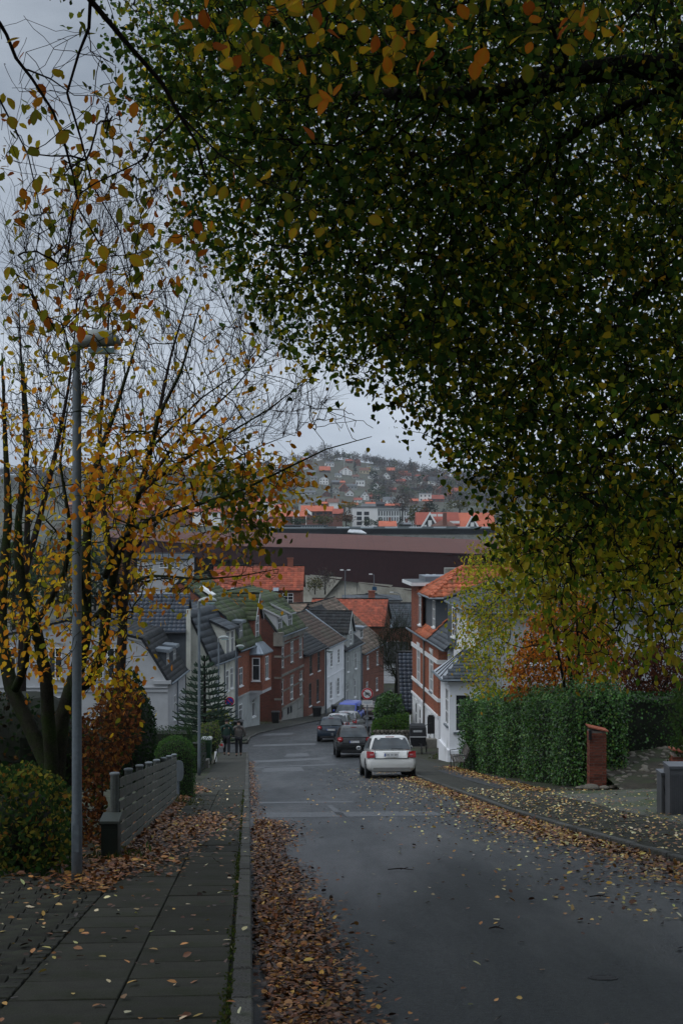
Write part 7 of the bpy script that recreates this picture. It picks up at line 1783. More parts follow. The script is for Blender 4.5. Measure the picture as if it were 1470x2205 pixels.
def bin_(px, yb, D, w, h, col, label, lid=None, group='wheeled bins along the houses', rz=0):
    z = ZP(yb, D); x = XP(px, D); t = empty('wheelie_bin', (x, D, z), label, 'bin', group)
    M_ = mat('bin_' + col, dict(black=(.014, .015, .016), green=(.012, .045, .022))[col], .55, .2, 5, fine=.1)
    def R(k, zz): return [(x + sx_ * w / 2 * k, D + sy_ * w * .55 * k, z + zz) for sx_, sy_ in ((-1, -1), (1, -1), (1, 1), (-1, 1))]
    MB().loft([R(.84, .08), R(.98, h * .9), R(1.06, h * .9), R(1.06, h * .94)]).build('body', M_, t)
    MB().loft([R(1.08, h * .94), R(1.08, h * .97), R(.9, h * 1.02)]).build('lid', M_ if not lid else mat('bin_lid_' + lid, (.30, .32, .31), .5, .1, 4), t)
    for s in (-1, 1): MB().tube([(x + s * w * .38, D + w * .5, z + .1), (x + s * w * .46, D + w * .5, z + .1)], .1, 12).build('wheel', TYRE, t)
    MB().box((x - w * .4, D - w * .58 - .01, z + h * .80), (w * .8, 0, 0), (0, .02, 0), (0, 0, .03)).build('grip', M_, t)
bin_(593, 1560, 113.5, .62, 1.05, 'black', 'black wheeled bin at the foot of the brick pilaster')
bin_(682.5, 1548, 127, .8, 1.08, 'black', 'wide black bin against the dark-windowed brick house', rz=0)
bin_(723, 1542, 131, .85, 1.0, 'black', 'black bin in front of the white plastered house')
bin_(445, 1642, 58, .42, 1.02, 'green', 'dark green bin with a pale lid behind the second lamp', 'pale')
bin_(511, 1585, 92, .75, 1.0, 'black', 'black bin beyond the two walkers')
bin_(783, 1590, 97, .8, .9, 'black', 'dark container between the black crossover and the blue van')
tag(MB().cb((XP(437, 57), 57, G(57) + .0), .5, .5, .42).build('stone_block', SAND), 'pale stone block below the green bin', 'stone block')
tag(MB().tube([(XP(464.5, 64), 64, G(64) - .1), (XP(464.5, 64), 64, ZP(1594, 64))], [.05, .05], 8).build('marker_post', WHITE), 'short white marker post at the pavement edge beyond the green bin', 'post')
def cargo_bike():
    D = 74; z = ZP(1622, D); x = XP(900, D); t = empty('cargo_bike', (x, D, z), 'black covered cargo bike standing against the brick villa', 'cargo bike')
    BX = mat('black_canvas', (.013, .014, .016), .6, .25, 5, fine=.15, fscale=30)
    MB().loft([[(x - .36, D, z + .35), (x + .36, D, z + .35), (x + .36, D + .9, z + .35), (x - .36, D + .9, z + .35)], [(x - .42, D - .05, z + .86), (x + .42, D - .05, z + .86), (x + .42, D + 1.0, z + .86), (x - .42, D + 1.0, z + .86)]]).build('cargo_box', BX, t)
    MB().loft([[(x - .43, D - .06, z + .87), (x + .43, D - .06, z + .87), (x + .43, D + 1.0, z + .87), (x - .43, D + 1.0, z + .87)], [(x - .42, D + .02, z + 1.3), (x + .42, D + .02, z + 1.3), (x + .42, D + .95, z + 1.33), (x - .42, D + .95, z + 1.33)], [(x - .36, D + .1, z + 1.42), (x + .36, D + .1, z + 1.42), (x + .36, D + .85, z + 1.44), (x - .36, D + .85, z + 1.44)]]).build('hood', BX, t)
    MB().box((x - .26, D - .035, z + .96), (.46, 0, 0), (0, .01, .0), (0, .03, .24)).build('window_patch', mat('clouded_vinyl', (.30, .31, .32), .3, .4, 8), t)
    MB().box((x - .43, D - .075, z + .84), (.86, 0, 0), (0, .02, 0), (0, 0, .035)).build('trim_strip', PLATEM, t)
    for (wx, wy) in ((x + .44, D + .35), (x - .44, D + .35), (x + .15, D - .35)):
        w_ = MB(); w_.tube([(wx, wy + .27 * math.cos(a), z + .27 + .27 * math.sin(a)) for a in np.linspace(0, 6.283, 21)], .022, 5, cap=False)
        for k in range(6): a = k * math.pi / 3; w_.tube([(wx, wy, z + .27), (wx, wy + .26 * math.cos(a), z + .27 + .26 * math.sin(a))], .004, 3)
        w_.build('wheel', TYRE, t)
    MB().tube([(x + .15, D - .35, z + .27), (x + .1, D - .1, z + .5), (x, D + .0, z + .55)], .02, 6).build('frame', DARKP, t)
cargo_bike()
tag(MB().cb((XP(882.5, 76), 76, G(76)), .06, .06, 2.0).build('white_post', WHITE), 'slim white post beside the cargo bike', 'post')

# ------------------------------------------------------------------ people
def skin_mesh(name, V, E, R, m, sub=2):
    me = bpy.data.meshes.new(name); me.from_pydata([Vector(v) for v in V], E, []); o = bpy.data.objects.new(name, me); COL.objects.link(o)
    md = o.modifiers.new('skin', 'SKIN'); md.use_smooth_shade = True; o.modifiers.new('sub', 'SUBSURF').levels = sub
    sl = me.skin_vertices[0].data
    for i, r in enumerate(R): sl[i].radius = (r, r) if not hasattr(r, '__len__') else r
    sl[0].use_root = True
    dg = bpy.context.evaluated_depsgraph_get(); m2 = bpy.data.meshes.new_from_object(o.evaluated_get(dg)); bpy.data.objects.remove(o)
    m2.materials.clear(); m2.materials.append(m); m2.polygons.foreach_set('use_smooth', [True] * len(m2.polygons)); m2.name = name; return m2
SKINM = mat('skin', (.36, .22, .16), .6, .1, 6); HAIR = mat('dark_hair', (.012, .009, .008), .7, .2, 20); DENIM = mat('black_trousers', (.012, .013, .016), .85, .2, 8); SHOE = mat('dark_shoe', (.02, .018, .018), .6, .2, 8)
def person(px, D, yfeet, label, jacket, jcol, stride, arm, puffer, s=1.0, hood=True, broad=1.0):
    z0 = ZP(yfeet, D); base = (XP(px, D), D, z0)
    lf, rf = stride      # fore-aft swing of the two feet
    hipL, hipR = (-.09, 0, .92), (.09, 0, .92)
    kL, kR = (-.10, lf * .55 + .06, .50 + abs(lf) * .02), (.10, rf * .55 + .06, .50)
    aL, aR = (-.10, lf, .09 + max(0, -lf) * .18), (.10, rf, .09 + max(0, -rf) * .18)
    tL, tR = (-.11, lf + .14, .04 + max(0, -lf) * .02), (.11, rf + .14, .04 + max(0, -rf) * .02)
    shL, shR = (-.185 * broad, .0, 1.42), (.185 * broad, 0, 1.42)
    V = [(0, 0, .95), (0, .0, 1.15), (0, .01, 1.36), (0, .02, 1.50), (0, .035, 1.62), (0, .04, 1.70), hipL, kL, aL, tL, hipR, kR, aR, tR, shL, arm[0][0], arm[0][1], shR, arm[1][0], arm[1][1]]
    E = [(0, 1), (1, 2), (2, 3), (3, 4), (4, 5), (0, 6), (6, 7), (7, 8), (8, 9), (0, 10), (10, 11), (11, 12), (12, 13), (2, 14), (14, 15), (15, 16), (2, 17), (17, 18), (18, 19)]
    R = [(.15, .11), (.13, .10), (.15, .11), .055, (.080, .098), (.070, .085), .085, .058, .042, .035, .085, .058, .042, .035, .055, .042, .030, .055, .042, .030]
    bm = skin_mesh('person', V, E, R, SKINM); p = bpy.data.objects.new('person', bm); COL.objects.link(p); p.location = base; p.scale = (s, s, s); p.rotation_euler.z = math.radians(4)
    tag(p, label, 'person')
    def child(nm, me): o = bpy.data.objects.new(nm, me); COL.objects.link(o); o.parent = p; return o
    lerp3 = lambda a, b, k: tuple(a[i] + (b[i] - a[i]) * k for i in range(3))
    # trousers
    tv = [(0, 0, .97), hipL, kL, lerp3(kL, aL, .9), hipR, kR, lerp3(kR, aR, .9)]
    child('trousers', skin_mesh('trousers', tv, [(0, 1), (1, 2), (2, 3), (0, 4), (4, 5), (5, 6)], [(.165, .13), .105, .080, .068, .105, .080, .068], DENIM, 1))
    for a, t_ in ((aL, tL), (aR, tR)):
        child('shoe', skin_mesh('shoe', [(a[0], a[1] - .05, a[2] - .035), (a[0], a[1] + .04, a[2] - .03), t_], [(0, 1), (1, 2)], [(.045, .05), (.05, .05), (.04, .035)], SHOE, 1))
    # jacket with sleeves
    jv = [(0, 0, .90)]; jr = [(.205 * broad, .15)]; n = 8
    for i in range(1, n + 1):
        z = .90 + (1.42 - .90) * i / n; jv.append((0, .0 + .01 * i / n, z)); k = (1 + (.07 if puffer and i % 2 else -.02)); w = np.interp(z, [.9, 1.1, 1.32, 1.42], [.205, .195, .215, .17]) * broad
        jr.append((w * k, .15 * k))
    je = [(i, i + 1) for i in range(n)]; jv.append((0, .02, 1.50)); jr.append((.085, .085)); je.append((n, n + 1))
    for sh, (el, wr) in ((shL, arm[0]), (shR, arm[1])):
        b = len(jv); pts = [sh] + [lerp3(sh, el, .5), el, lerp3(el, wr, .5), lerp3(el, wr, .88)]
        for i, q in enumerate(pts): jv.append(q); jr.append((.088, .075, .072, .066, .056)[i] * (1.06 if puffer and i % 2 == 0 else 1))
        je += [(n - 1, b)] + [(b + i, b + i + 1) for i in range(4)]
    child(jacket, skin_mesh(jacket, jv, je, jr, jcol, 2))
    child('hair', skin_mesh('hair', [(0, .02, 1.60), (0, .025, 1.69), (0, .03, 1.745)], [(0, 1), (1, 2)], [(.085, .085), (.098, .112), (.07, .08)], HAIR, 2))
    if hood: child('hood', skin_mesh('hood', [(-.09, -.05, 1.47), (0, -.085, 1.49), (.09, -.05, 1.47)], [(0, 1), (1, 2)], [.06, .085, .06], jcol, 1))
    return p
GREENJ = mat('dark_green_jacket', (.010, .030, .022), .8, .2, 8); GREYJ = mat('grey_quilted_jacket', (.075, .068, .062), .6, .15, 8)
person(488, 67.5, 1628, 'person in a dark green jacket walking downhill with a carrier bag', 'jacket', GREENJ, (.22, -.20), (((-.29, -.02, 1.17), (-.33, .02, .93)), ((.29, .02, 1.17), (.28, .10, .93))), False, 1.0, True, 1.05)
person(514, 67.9, 1629, 'person in a grey quilted jacket walking beside the one with the bag', 'quilted_jacket', GREYJ, (-.16, .18), (((-.29, .0, 1.17), (-.30, .12, .95)), ((.29, -.02, 1.17), (.30, .06, .95))), True, .99, True, 1.05)
c = Vector((XP(476.5, 67.5), 67.5, ZP(1602, 67.5)))
bagm = mat('carrier_bag_plastic', (.42, .42, .43), .4, .25, 6); R = []
for k, (zz, r) in enumerate(((-.22, .05), (-.20, .12), (-.08, .145), (.06, .11), (.16, .04), (.30, .012))):
    R.append([(c.x + r * math.cos(w) * (1 + .1 * math.sin(3 * w + k)), c.y + r * .6 * math.sin(w), c.z + zz) for w in np.linspace(0, 6.283, 10, endpoint=False)])
t = empty('carrier_bag', c, 'bulging white and red plastic carrier bag in the left hand of the green-jacketed walker', 'bag')
MB().loft(R).build('bag', bagm, t, smooth=True)
MB().prism([(c.x - .08, c.y - .095, c.z - .06), (c.x + .09, c.y - .095, c.z - .10), (c.x + .08, c.y - .09, c.z + .02), (c.x - .07, c.y - .09, c.z + .03)], (0, .02, 0)).build('red_print', RS, t)

# ------------------------------------------------------------------ trees and shrubs close by
def PP(a): return tuple(P(*a))
def clusters_to_leaves(T, per, spread, drop=.05):
    q = np.repeat(T, per, axis=0) + RNG.normal(size=(len(T) * per, 3)) * spread; q[:, 2] -= drop; return q
def own_leaves(parent, pos, sizes, cols, wts, n, ba=(0, 0, -.9), bn=(0, -.5, .5), sa=.7):
    """the n leaves that show largest, each a leaf of its own"""
    ms = [single_leaf_mesh(f'{c}', c, .05 + .05 * (i % 3)) for i, c in enumerate(cols)]
    a = rnd_dir(n, ba, sa); nn = rnd_dir(n, bn, .6); w = np.array(wts) / sum(wts); ch = RNG.choice(len(cols), n, p=w)
    for i in range(n):
        y = Vector(a[i]); z = Vector(nn[i]); x = y.cross(z).normalized(); z = x.cross(y)
        o = bpy.data.objects.new('leaf', ms[ch[i]]); COL.objects.link(o); o.parent = parent
        m = Matrix((x, y, z)).transposed().to_4x4() @ Matrix.Diagonal((sizes[i], sizes[i], sizes[i], 1)); m.translation = Vector(pos[i]) - wpos(parent); o.matrix_local = m
BEECH = [(.16, .17, .015), (.32, .25, .018), (.52, .36, .02), (.50, .19, .015), (.34, .10, .013), (.09, .12, .013)]

def big_tree():
    t = empty('lime_tree', (6.3, 15.5, G(15.5)), 'huge overhanging lime tree with dense dark green and yellow leaves filling the upper right', 'tree')
    trunk = [(6.5, 15.6, G(15.5) - .3), (6.2, 15.4, -1), (5.9, 15.2, 2.0), (5.8, 15, 4.4), (6.0, 15, 9)]
    stems = [(trunk, .34, .2), ([(5.8, 15, 4.1), (4.6, 14.6, 4.35), (2.9, 14.2, 4.45), (1.6, 14.6, 4.3), (.4, 16, 4.7), (-.6, 18, 5.2)], .19, .012),
             ([(3.6, 14.4, 4.4), (2.4, 14.6, 3.9), (1.3, 14.8, 3.0), (.6, 15.2, 2.1)], .07, .006), ([(2.2, 14.2, 4.4), (1.0, 15, 3.6), (-.1, 16, 3.0)], .06, .006),
             ([(5.9, 15.2, 2.6), (4.6, 15, 2.0), (3.4, 15.2, 1.1), (2.4, 15.6, .5)], .11, .01), ([(5.9, 15.2, 3.4), (4.2, 16, 3.0), (2.8, 17, 2.0), (1.6, 18, 1.2)], .10, .015),
             ([(6.1, 15.4, .6), (5.0, 15.6, .3), (4.0, 16, -.3), (3.2, 16.5, -.7)], .08, .012), ([(5.9, 15, 5.5), (4, 13, 6.2), (1.5, 10, 6.6), (-1.5, 7, 6.8)], .14, .03), ([(5.9, 15, 6.5), (5.5, 10, 7.0), (5, 5, 7.2), (4, 1, 7.2)], .13, .03)]  # last two limbs carry the unseen canopy added for shade
    C = [(235, -60), (250, 60), (330, 195), (345, 290), (400, 355), (420, 450), (470, 495), (505, 590), (560, 615), (590, 690), (660, 730), (745, 768), (845, 838), (930, 885), (965, 935), (1008, 985), (1070, 1040), (1120, 1105), (1200, 1175), (1330, 1215), (1560, 1240), (1660, 1100), (1660, -200), (235, -200)]
    T1 = vol_points(C, 13, 23, 1250); T1 = np.repeat(T1, 5, axis=0) + RNG.normal(size=(len(T1) * 5, 3)) * np.array([.20, .4, .20])
    core = [(470, -150), (440, 200), (560, 470), (735, 670), (945, 840), (1090, 1010), (1250, 1130), (1640, 1180), (1640, -150)]
    T2 = vol_points(core, 12.5, 22, 4600)
    # ragged rim: sprays that stick out past the outline
    rim = [(i, j) for i, j in zip(C[1:18], C[2:19])]; R = []
    for (a, b) in rim:
        for k in range(9):
            s = random.random(); D = random.uniform(13, 19); o = random.gauss(0, 9); R.append(PP((a[0] + (b[0] - a[0]) * s - abs(o) + 6, a[1] + (b[1] - a[1]) * s + abs(o), D)))
    # unseen crown above and behind the camera, added to darken the foreground
    # long drooping shoots sweeping down and to the left through the crown
    sh = []
    for k in range(330):
        D = random.uniform(12.8, 20); x0, y0 = random.uniform(620, 1750), random.uniform(-250, 900)
        if not in_poly([x0], [y0], C)[0] and x0 < 1500: continue
        l = random.uniform(120, 330); a_ = math.radians(random.uniform(100, 142)); q_ = [PP((x0 + math.cos(a_ + .25 - .1 * j) * l * j / 4, y0 + math.sin(a_ + .25 - .1 * j) * l * j / 4, D + .12 * j)) for j in range(5)]
        if in_poly([735 + q_[4][0] / q_[4][1] * FPX], [1102.5 - q_[4][2] / q_[4][1] * FPX], C)[0]: sh.append(q_)
    SA = np.array([q[j] for q in sh for j in range(4)]); SB = np.array([q[j + 1] for q in sh for j in range(4)]); rj = np.array([.011 * (1 - j / 4.6) for q in sh for j in range(4)])
    V, Fq = frusta(SA, SB, rj, rj * .78, 4); np_mesh('shoots', V, Fq, BARK_D, t)['kind'] = 'stuff'
    T_shade = np.stack([RNG.uniform(-6, 10, 4000), RNG.uniform(-10, 14, 4000), RNG.uniform(4.8, 8.5, 4000)], 1); T_shade = T_shade[(T_shade[:, 2] > .40 * T_shade[:, 1] + 1.0)]  # overhead clusters out of view, put there to shade the foreground
    low = vol_points([(1080, 1150), (1500, 1080), (1500, 1440), (1400, 1400), (1320, 1450), (1230, 1420), (1130, 1290)], 12.5, 17, 560)
    Tg = np.concatenate([T1, T2, np.array(R), T_shade, low])
    X, par, r, n0, segs, child = grow(stems, Tg, bf=.25, r_tip=.0045, expo=.42, jit=.08)
    wood('trunk', stems, segs, BARK_D, t, n=3)
    G1 = [(.045, .095, .017), (.080, .125, .018), (.030, .060, .014), (.12, .15, .02)]; Y1 = [(.36, .32, .022), (.52, .40, .026), (.22, .23, .018), (.48, .27, .022)]
    A = np.concatenate([T1, np.array(R)]); q = clusters_to_leaves(A, 11, .14)
    n = len(q); py = 1102.5 - q[:, 2] / q[:, 1] * FPX; px = 735 + q[:, 0] / q[:, 1] * FPX
    yl = RNG.uniform(size=n) < np.clip(.20 + .22 * (py - 500) / 600 + .06 * (px > 1000), .16, .5)
    cl = np.repeat(np.clip(1 + RNG.normal(size=len(A)) * .4, .35, 2), 11)[:, None]; tint = cl * np.where(yl[:, None], pick(n, Y1, [4, 3, 4, 1]), pick(n, G1, [4, 4, 4, 2]))
    foliage('foliage', q, .060 * RNG.uniform(.6, 1.45, n), tint, t, T_LIM)
    q = clusters_to_leaves(T2, 9, .16); foliage('foliage', q, .070, pick(len(q), G1 + Y1, [5, 4, 6, 2, 1, .5, 1, .2]), t, T_LIM)
    q = clusters_to_leaves(T_shade, 15, .3); foliage('foliage', q, .17, pick(len(q), G1), t, T_LIM)  # oversized leaves of the unseen canopy, added for its shade
    q = clusters_to_leaves(low, 5, .12); foliage('foliage', q, .078, pick(len(q), [(.28, .30, .02), (.50, .42, .03), (.12, .19, .02), (.40, .30, .03)]), t, T_MID, sa=.5)
big_tree()

def near_beech():
    t = empty('beech_branch', PP((190, -60, 7.6)), 'arching beech branches with large yellow, green and rust leaves hanging in front of the sky', 'branch')
    st = [([PP(a) for a in ((150, -160, 7.2), (195, 0, 7.6), (280, 100, 7.8), (350, 180, 8), (385, 245, 8.1), (425, 310, 8.2), (440, 375, 8.3), (470, 405, 8.4))], .020, .004),
          ([PP(a) for a in ((195, 0, 7.6), (192, 60, 7.7), (170, 115, 7.9), (145, 200, 8), (175, 300, 8.2), (200, 400, 8.4), (260, 500, 8.6), (290, 640, 9))], .010, .003),
          ([PP(a) for a in ((-60, -20, 8), (0, 50, 8.2), (15, 75, 8.3), (35, 125, 8.4), (70, 170, 8.5), (115, 240, 8.6), (140, 310, 8.8), (160, 385, 9), (170, 450, 9), (215, 525, 9.2), (260, 555, 9.4), (290, 645, 9.6))], .014, .003),
          ([PP(a) for a in ((60, 150, 8.5), (110, 170, 8.6), (160, 205, 8.8), (205, 206, 9))], .006, .002), ([PP(a) for a in ((160, 440, 9), (150, 520, 9.2), (140, 600, 9.4), (120, 730, 9.6))], .007, .002),
          ([PP(a) for a in ((-80, 180, 9), (0, 215, 9), (60, 330, 9.2), (90, 460, 9.4), (70, 600, 9.6))], .009, .002),
          ([PP(a) for a in ((385, 245, 8.1), (470, 330, 8.2), (560, 390, 8.3), (680, 440, 8.4))], .007, .002),
          ([PP(a) for a in ((350, -140, 6.2), (560, -60, 6.4), (760, -20, 6.6), (960, -10, 6.8), (1200, -20, 7), (1380, -30, 7.2))], .014, .003)]
    TA = vol_points([(0, 40), (140, 20), (230, 110), (330, 210), (450, 420), (430, 520), (330, 640), (230, 700), (0, 720)], 7.4, 10, 165)
    TB = vol_points([(330, -40), (1380, -60), (1290, 70), (1080, 110), (880, 150), (760, 200), (640, 220), (470, 140), (380, 90)], 6.1, 7.5, 58)
    TC = vol_points([(440, 300), (560, 330), (860, 400), (840, 460), (620, 500), (470, 420)], 7.8, 8.8, 22)
    TG = np.concatenate([TA, TB, TC]); X, par, r, n0, segs, child = grow(st, TG, bf=.3, r_tip=.0018, expo=.45, jit=.035)
    wood('branch', st, segs, TWIG, t, n=4, ns=6)
    q = np.concatenate([clusters_to_leaves(TB, 3, .06), clusters_to_leaves(TC, 1, .04), clusters_to_leaves(TA, 1, .07)])[:300]
    sz = RNG.uniform(.068, .10, len(q)); own_leaves(t, q, sz, BEECH, [3, 4, 2.2, 2.6, 1.4, 2.2], len(q))
    T2 = vol_points([(0, 180), (200, 160), (420, 420), (440, 560), (330, 700), (180, 800), (0, 820)], 9.6, 13, 330)
    X, par, r, n0, segs, child = grow(st[2:3] + st[5:6], T2, bf=.3, r_tip=.002, expo=.42, jit=.04)
    V, Fq = frusta(*segs, 3); np_mesh('twigs', V, Fq, TWIG, t)['kind'] = 'stuff'
    q = clusters_to_leaves(T2, 2, .08); foliage('foliage', q, .078, pick(len(q), BEECH, [3, 3, 2, 3, 2.5, 2]), t, T_MID)
near_beech()

def left_beech():
    t = empty('beech_tree', PP((95, 1650, 18.5)), 'many-stemmed beech on the left, its stems green with moss and its leaves orange and yellow', 'tree')
    b = (XP(100, 18.5), 18.5, G(18.5) - .2)
    S = lambda *a: [PP(x) for x in a]
    st = [([b] + S((100, 1640, 18.5), (62, 1560, 18.6), (25, 1480, 18.7), (8, 1400, 18.8), (4, 1280, 18.9), (18, 1120, 19), (12, 950, 19.2), (5, 760, 19.4)), .14, .010),
          ([b] + S((112, 1640, 18.4), (104, 1540, 18.3), (100, 1460, 18.2), (78, 1350, 18.1), (46, 1250, 18), (40, 1120, 18), (60, 960, 18.2), (50, 780, 18.4)), .13, .008),
          ([b] + S((125, 1640, 18.5), (135, 1540, 18.6), (165, 1450, 18.7), (184, 1370, 18.8), (184, 1250, 18.9), (190, 1130, 19), (205, 1010, 19), (250, 880, 19.3), (300, 720, 19.8)), .14, .008),
          (S((150, 1500, 18.7), (196, 1462, 18.4), (222, 1400, 18.2), (228, 1330, 18), (250, 1220, 17.8), (288, 1100, 17.6), (312, 1010, 17.5), (340, 900, 17.6), (390, 800, 17.8), (430, 660, 18.2)), .08, .006),
          (S((30, 1490, 18.7), (55, 1430, 18.2), (60, 1370, 18), (105, 1300, 17.6), (140, 1230, 17.3), (150, 1120, 17), (130, 1000, 17), (150, 860, 17.2)), .06, .006),
          (S((228, 1240, 17.9), (262, 1160, 16.5), (330, 1118, 15.6), (430, 1085, 14.8), (520, 1056, 14.2), (610, 1012, 13.8), (700, 968, 13.5), (800, 940, 13.4)), .045, .0035),
          (S((205, 1330, 18.4), (262, 1270, 17), (330, 1240, 16), (430, 1248, 15.3), (520, 1240, 14.8), (600, 1225, 14.5)), .040, .004),
          (S((300, 1060, 17.6), (380, 1000, 16), (480, 940, 15), (580, 880, 14.6), (660, 820, 14.4)), .035, .004), (S((185, 1290, 18.8), (160, 1200, 17), (100, 1120, 16), (40, 1080, 15.5)), .035, .005),
          (S((190, 1120, 19), (260, 1000, 18), (330, 960, 17), (430, 860, 16.4), (520, 800, 16)), .035, .004)]
    M1 = vol_points([(200, 900), (420, 880), (560, 960), (640, 980), (700, 1050), (600, 1080), (560, 1180), (420, 1190), (280, 1150), (180, 1060)], 13.4, 18.5, 330)
    M2 = vol_points([(0, 860), (200, 850), (320, 880), (300, 1200), (540, 1190), (620, 1240), (430, 1290), (300, 1330), (230, 1420), (160, 1450), (0, 1440)], 14, 19.5, 520)
    M3 = vol_points([(0, 620), (200, 580), (420, 640), (560, 720), (600, 800), (560, 900), (200, 880), (0, 880)], 14, 19.5, 210)
    M4 = vol_points([(430, 930), (540, 950), (560, 1040), (600, 1150), (540, 1190), (470, 1100)], 13.5, 15, 70)
    M5 = vol_points([(170, 1380), (330, 1400), (300, 1500), (180, 1520)], 16, 18, 60)
    M6 = vol_points([(600, 690), (720, 860), (840, 945), (700, 960), (600, 900)], 13.6, 15.5, 40)
    TG = np.concatenate([M1, M2, M3, M4, M5, M6]); X, par, r, n0, segs, child = grow(st, TG, bf=.22, r_tip=.0032, expo=.42, jit=.08)
    wood('trunk', st, segs, BARK, t, n=4, ns=10)
    OR = [(.60, .24, .02), (.66, .38, .022), (.42, .14, .016), (.52, .38, .022), (.22, .23, .02), (.68, .45, .025)]
    q = np.concatenate([clusters_to_leaves(M1, 6, .12), clusters_to_leaves(M2, 4, .12), clusters_to_leaves(M3, 2, .12), clusters_to_leaves(M5, 4, .12), clusters_to_leaves(M6[:12], 1, .05)])
    o = np.argsort(q[:, 1]); q = q[o]; k = 300
    own_leaves(t, q[:k], RNG.uniform(.066, .09, k), OR, [4, 4, 2, 3, 1.5, 2], k)
    foliage('foliage', q[k:], .076, pick(len(q) - k, OR, [4, 4, 3, 3, 1.5, 2]), t, T_MID)
    q = clusters_to_leaves(M4, 6, .11); foliage('foliage', q, .08, pick(len(q), [(.06, .10, .018), (.10, .12, .02), (.20, .18, .025)]), t, T_MID)
left_beech()

def bare_tree(name_label, base, stems, poly, d0, d1, n, rt, m=TWIG, leaves=None):
    t = empty('bare_tree', base, name_label, 'tree')
    T = vol_points(poly, d0, d1, n); X, par, r, n0, segs, child = grow(stems, T, bf=.5, up=.45, r_tip=rt, expo=.34, jit=.03)
    wood('trunk', stems, segs, m, t, n=3)
    # fine side twigs
    N = min(len(T) * 3, 6000); i = RNG.choice(np.arange(n0, len(X)), N); a = X[i]; a = a + (X[par[i]] - a) * RNG.uniform(size=(N, 1)); out = unit(X[i] - X[par[i]]) + RNG.normal(size=(N, 3)) * .45 + np.array([.1, 0, .25])
    bE = a + unit(out) * RNG.uniform(.25, .7, (N, 1)) * (d1 / 28); V, Fq = frusta(a, bE, np.full(N, rt * .8), np.full(N, rt * .4), 3); np_mesh('fine_twigs', V, Fq, m, t)['kind'] = 'stuff'
    return t, T
bare_tree('bare-branched tree behind the lamp whose twigs fan out towards the open sky', PP((250, 1560, 27)),
          [([PP(a) for a in ((250, 1640, 27), (262, 1400, 27), (280, 1150, 27), (330, 950, 27), (370, 760, 27.5), (420, 600, 28))], .12, .006), ([PP(a) for a in ((265, 1330, 27), (230, 1150, 26.5), (215, 950, 27), (230, 760, 27), (240, 560, 27.5))], .08, .005),
           ([PP(a) for a in ((300, 1060, 27), (400, 930, 26.5), (500, 840, 26), (600, 720, 26))], .04, .004), ([PP(a) for a in ((275, 1200, 27), (400, 1060, 26.5), (520, 980, 26), (640, 930, 26))], .04, .004)],
          [(200, 370), (330, 330), (430, 430), (520, 560), (640, 700), (720, 870), (640, 950), (420, 960), (230, 940)], 24, 30, 640, .0045)
bare_tree('bare tree with upright branches at the left edge of the sky', PP((40, 1560, 30)),
          [([PP(a) for a in ((45, 1640, 30), (50, 1350, 30), (60, 1100, 30), (50, 850, 30), (40, 640, 30.5))], .12, .006), ([PP(a) for a in ((50, 1250, 30), (110, 1020, 30), (150, 820, 30), (170, 620, 30))], .08, .005)],
          [(0, 440), (120, 360), (230, 400), (260, 600), (240, 960), (0, 960)], 27, 33, 480, .005)
t, _ = bare_tree('small bare street tree with mossy twigs in front of the white cottage wall', PP((856, 1520, 122)),
          [([PP(a) for a in ((850, 1545, 122), (852, 1470, 122), (858, 1420, 122), (866, 1380, 122))], .16, .05), ([PP(a) for a in ((852, 1460, 122), (836, 1420, 122), (826, 1385, 122))], .09, .03), ([PP(a) for a in ((852, 1450, 122), (872, 1415, 122), (886, 1390, 122))], .09, .03)],
          [(812, 1370), (835, 1340), (872, 1335), (893, 1360), (893, 1480), (862, 1470), (822, 1440)], 120, 125, 330, .013, BARK)

def shrub(name, label, cat, poly, d0, d1, n, size, cols, wts=None, tpl=T_MID, core=None, ba=(0, 0, -.4), bn=(0, -.6, .5), stems=True, gl=False, group=None):
    q = vol_points(poly, d0, d1, n); c = q.mean(0); zb = G(c[1])
    t = empty(name, (c[0], c[1], zb), label, cat, group)
    if stems:
        tg = q[RNG.choice(n, min(220, n), replace=False)]; w = (q[:, 0].max() - q[:, 0].min()) * .25
        s = [([(c[0] + k * w * .3, c[1], zb - .1), (c[0] + k * w, c[1], (zb + c[2]) / 2), (c[0] + k * w * 1.3, c[1], c[2])], .03, .01) for k in (-1, 0, 1)]
        X, par, r, n0, segs, ch = grow(s, tg, bf=.3, r_tip=.003 * max(1, c[1] / 30), jit=.08); wood('stems', s, segs, TWIG, t, n=3)
    if core is not None:
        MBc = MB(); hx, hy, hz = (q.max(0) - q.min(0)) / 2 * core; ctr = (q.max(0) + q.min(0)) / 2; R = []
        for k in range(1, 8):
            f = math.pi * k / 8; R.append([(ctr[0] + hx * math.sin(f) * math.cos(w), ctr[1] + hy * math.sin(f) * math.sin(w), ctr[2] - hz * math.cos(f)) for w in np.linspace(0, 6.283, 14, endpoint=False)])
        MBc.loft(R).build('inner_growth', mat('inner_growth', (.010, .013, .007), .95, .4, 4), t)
    foliage('foliage', q, size, pick(n, cols, wts), t, tpl, ba, bn, LEAFG if gl else LEAF)
    return t
GR = [(.025, .055, .014), (.04, .075, .018), (.018, .036, .012)]
shrub('garden_shrub', 'green and yellow leaved shrub filling the lower left corner behind the nearest lamp', 'shrub', [(-60, 1655), (60, 1640), (130, 1670), (165, 1720), (168, 1870), (120, 1900), (-60, 1900)], 14.9, 17.6, 5200, .066, GR + [(.13, .13, .02), (.22, .17, .025), (.20, .09, .015)], [5, 5, 3, 3.5, 2.2, .8], core=.45)
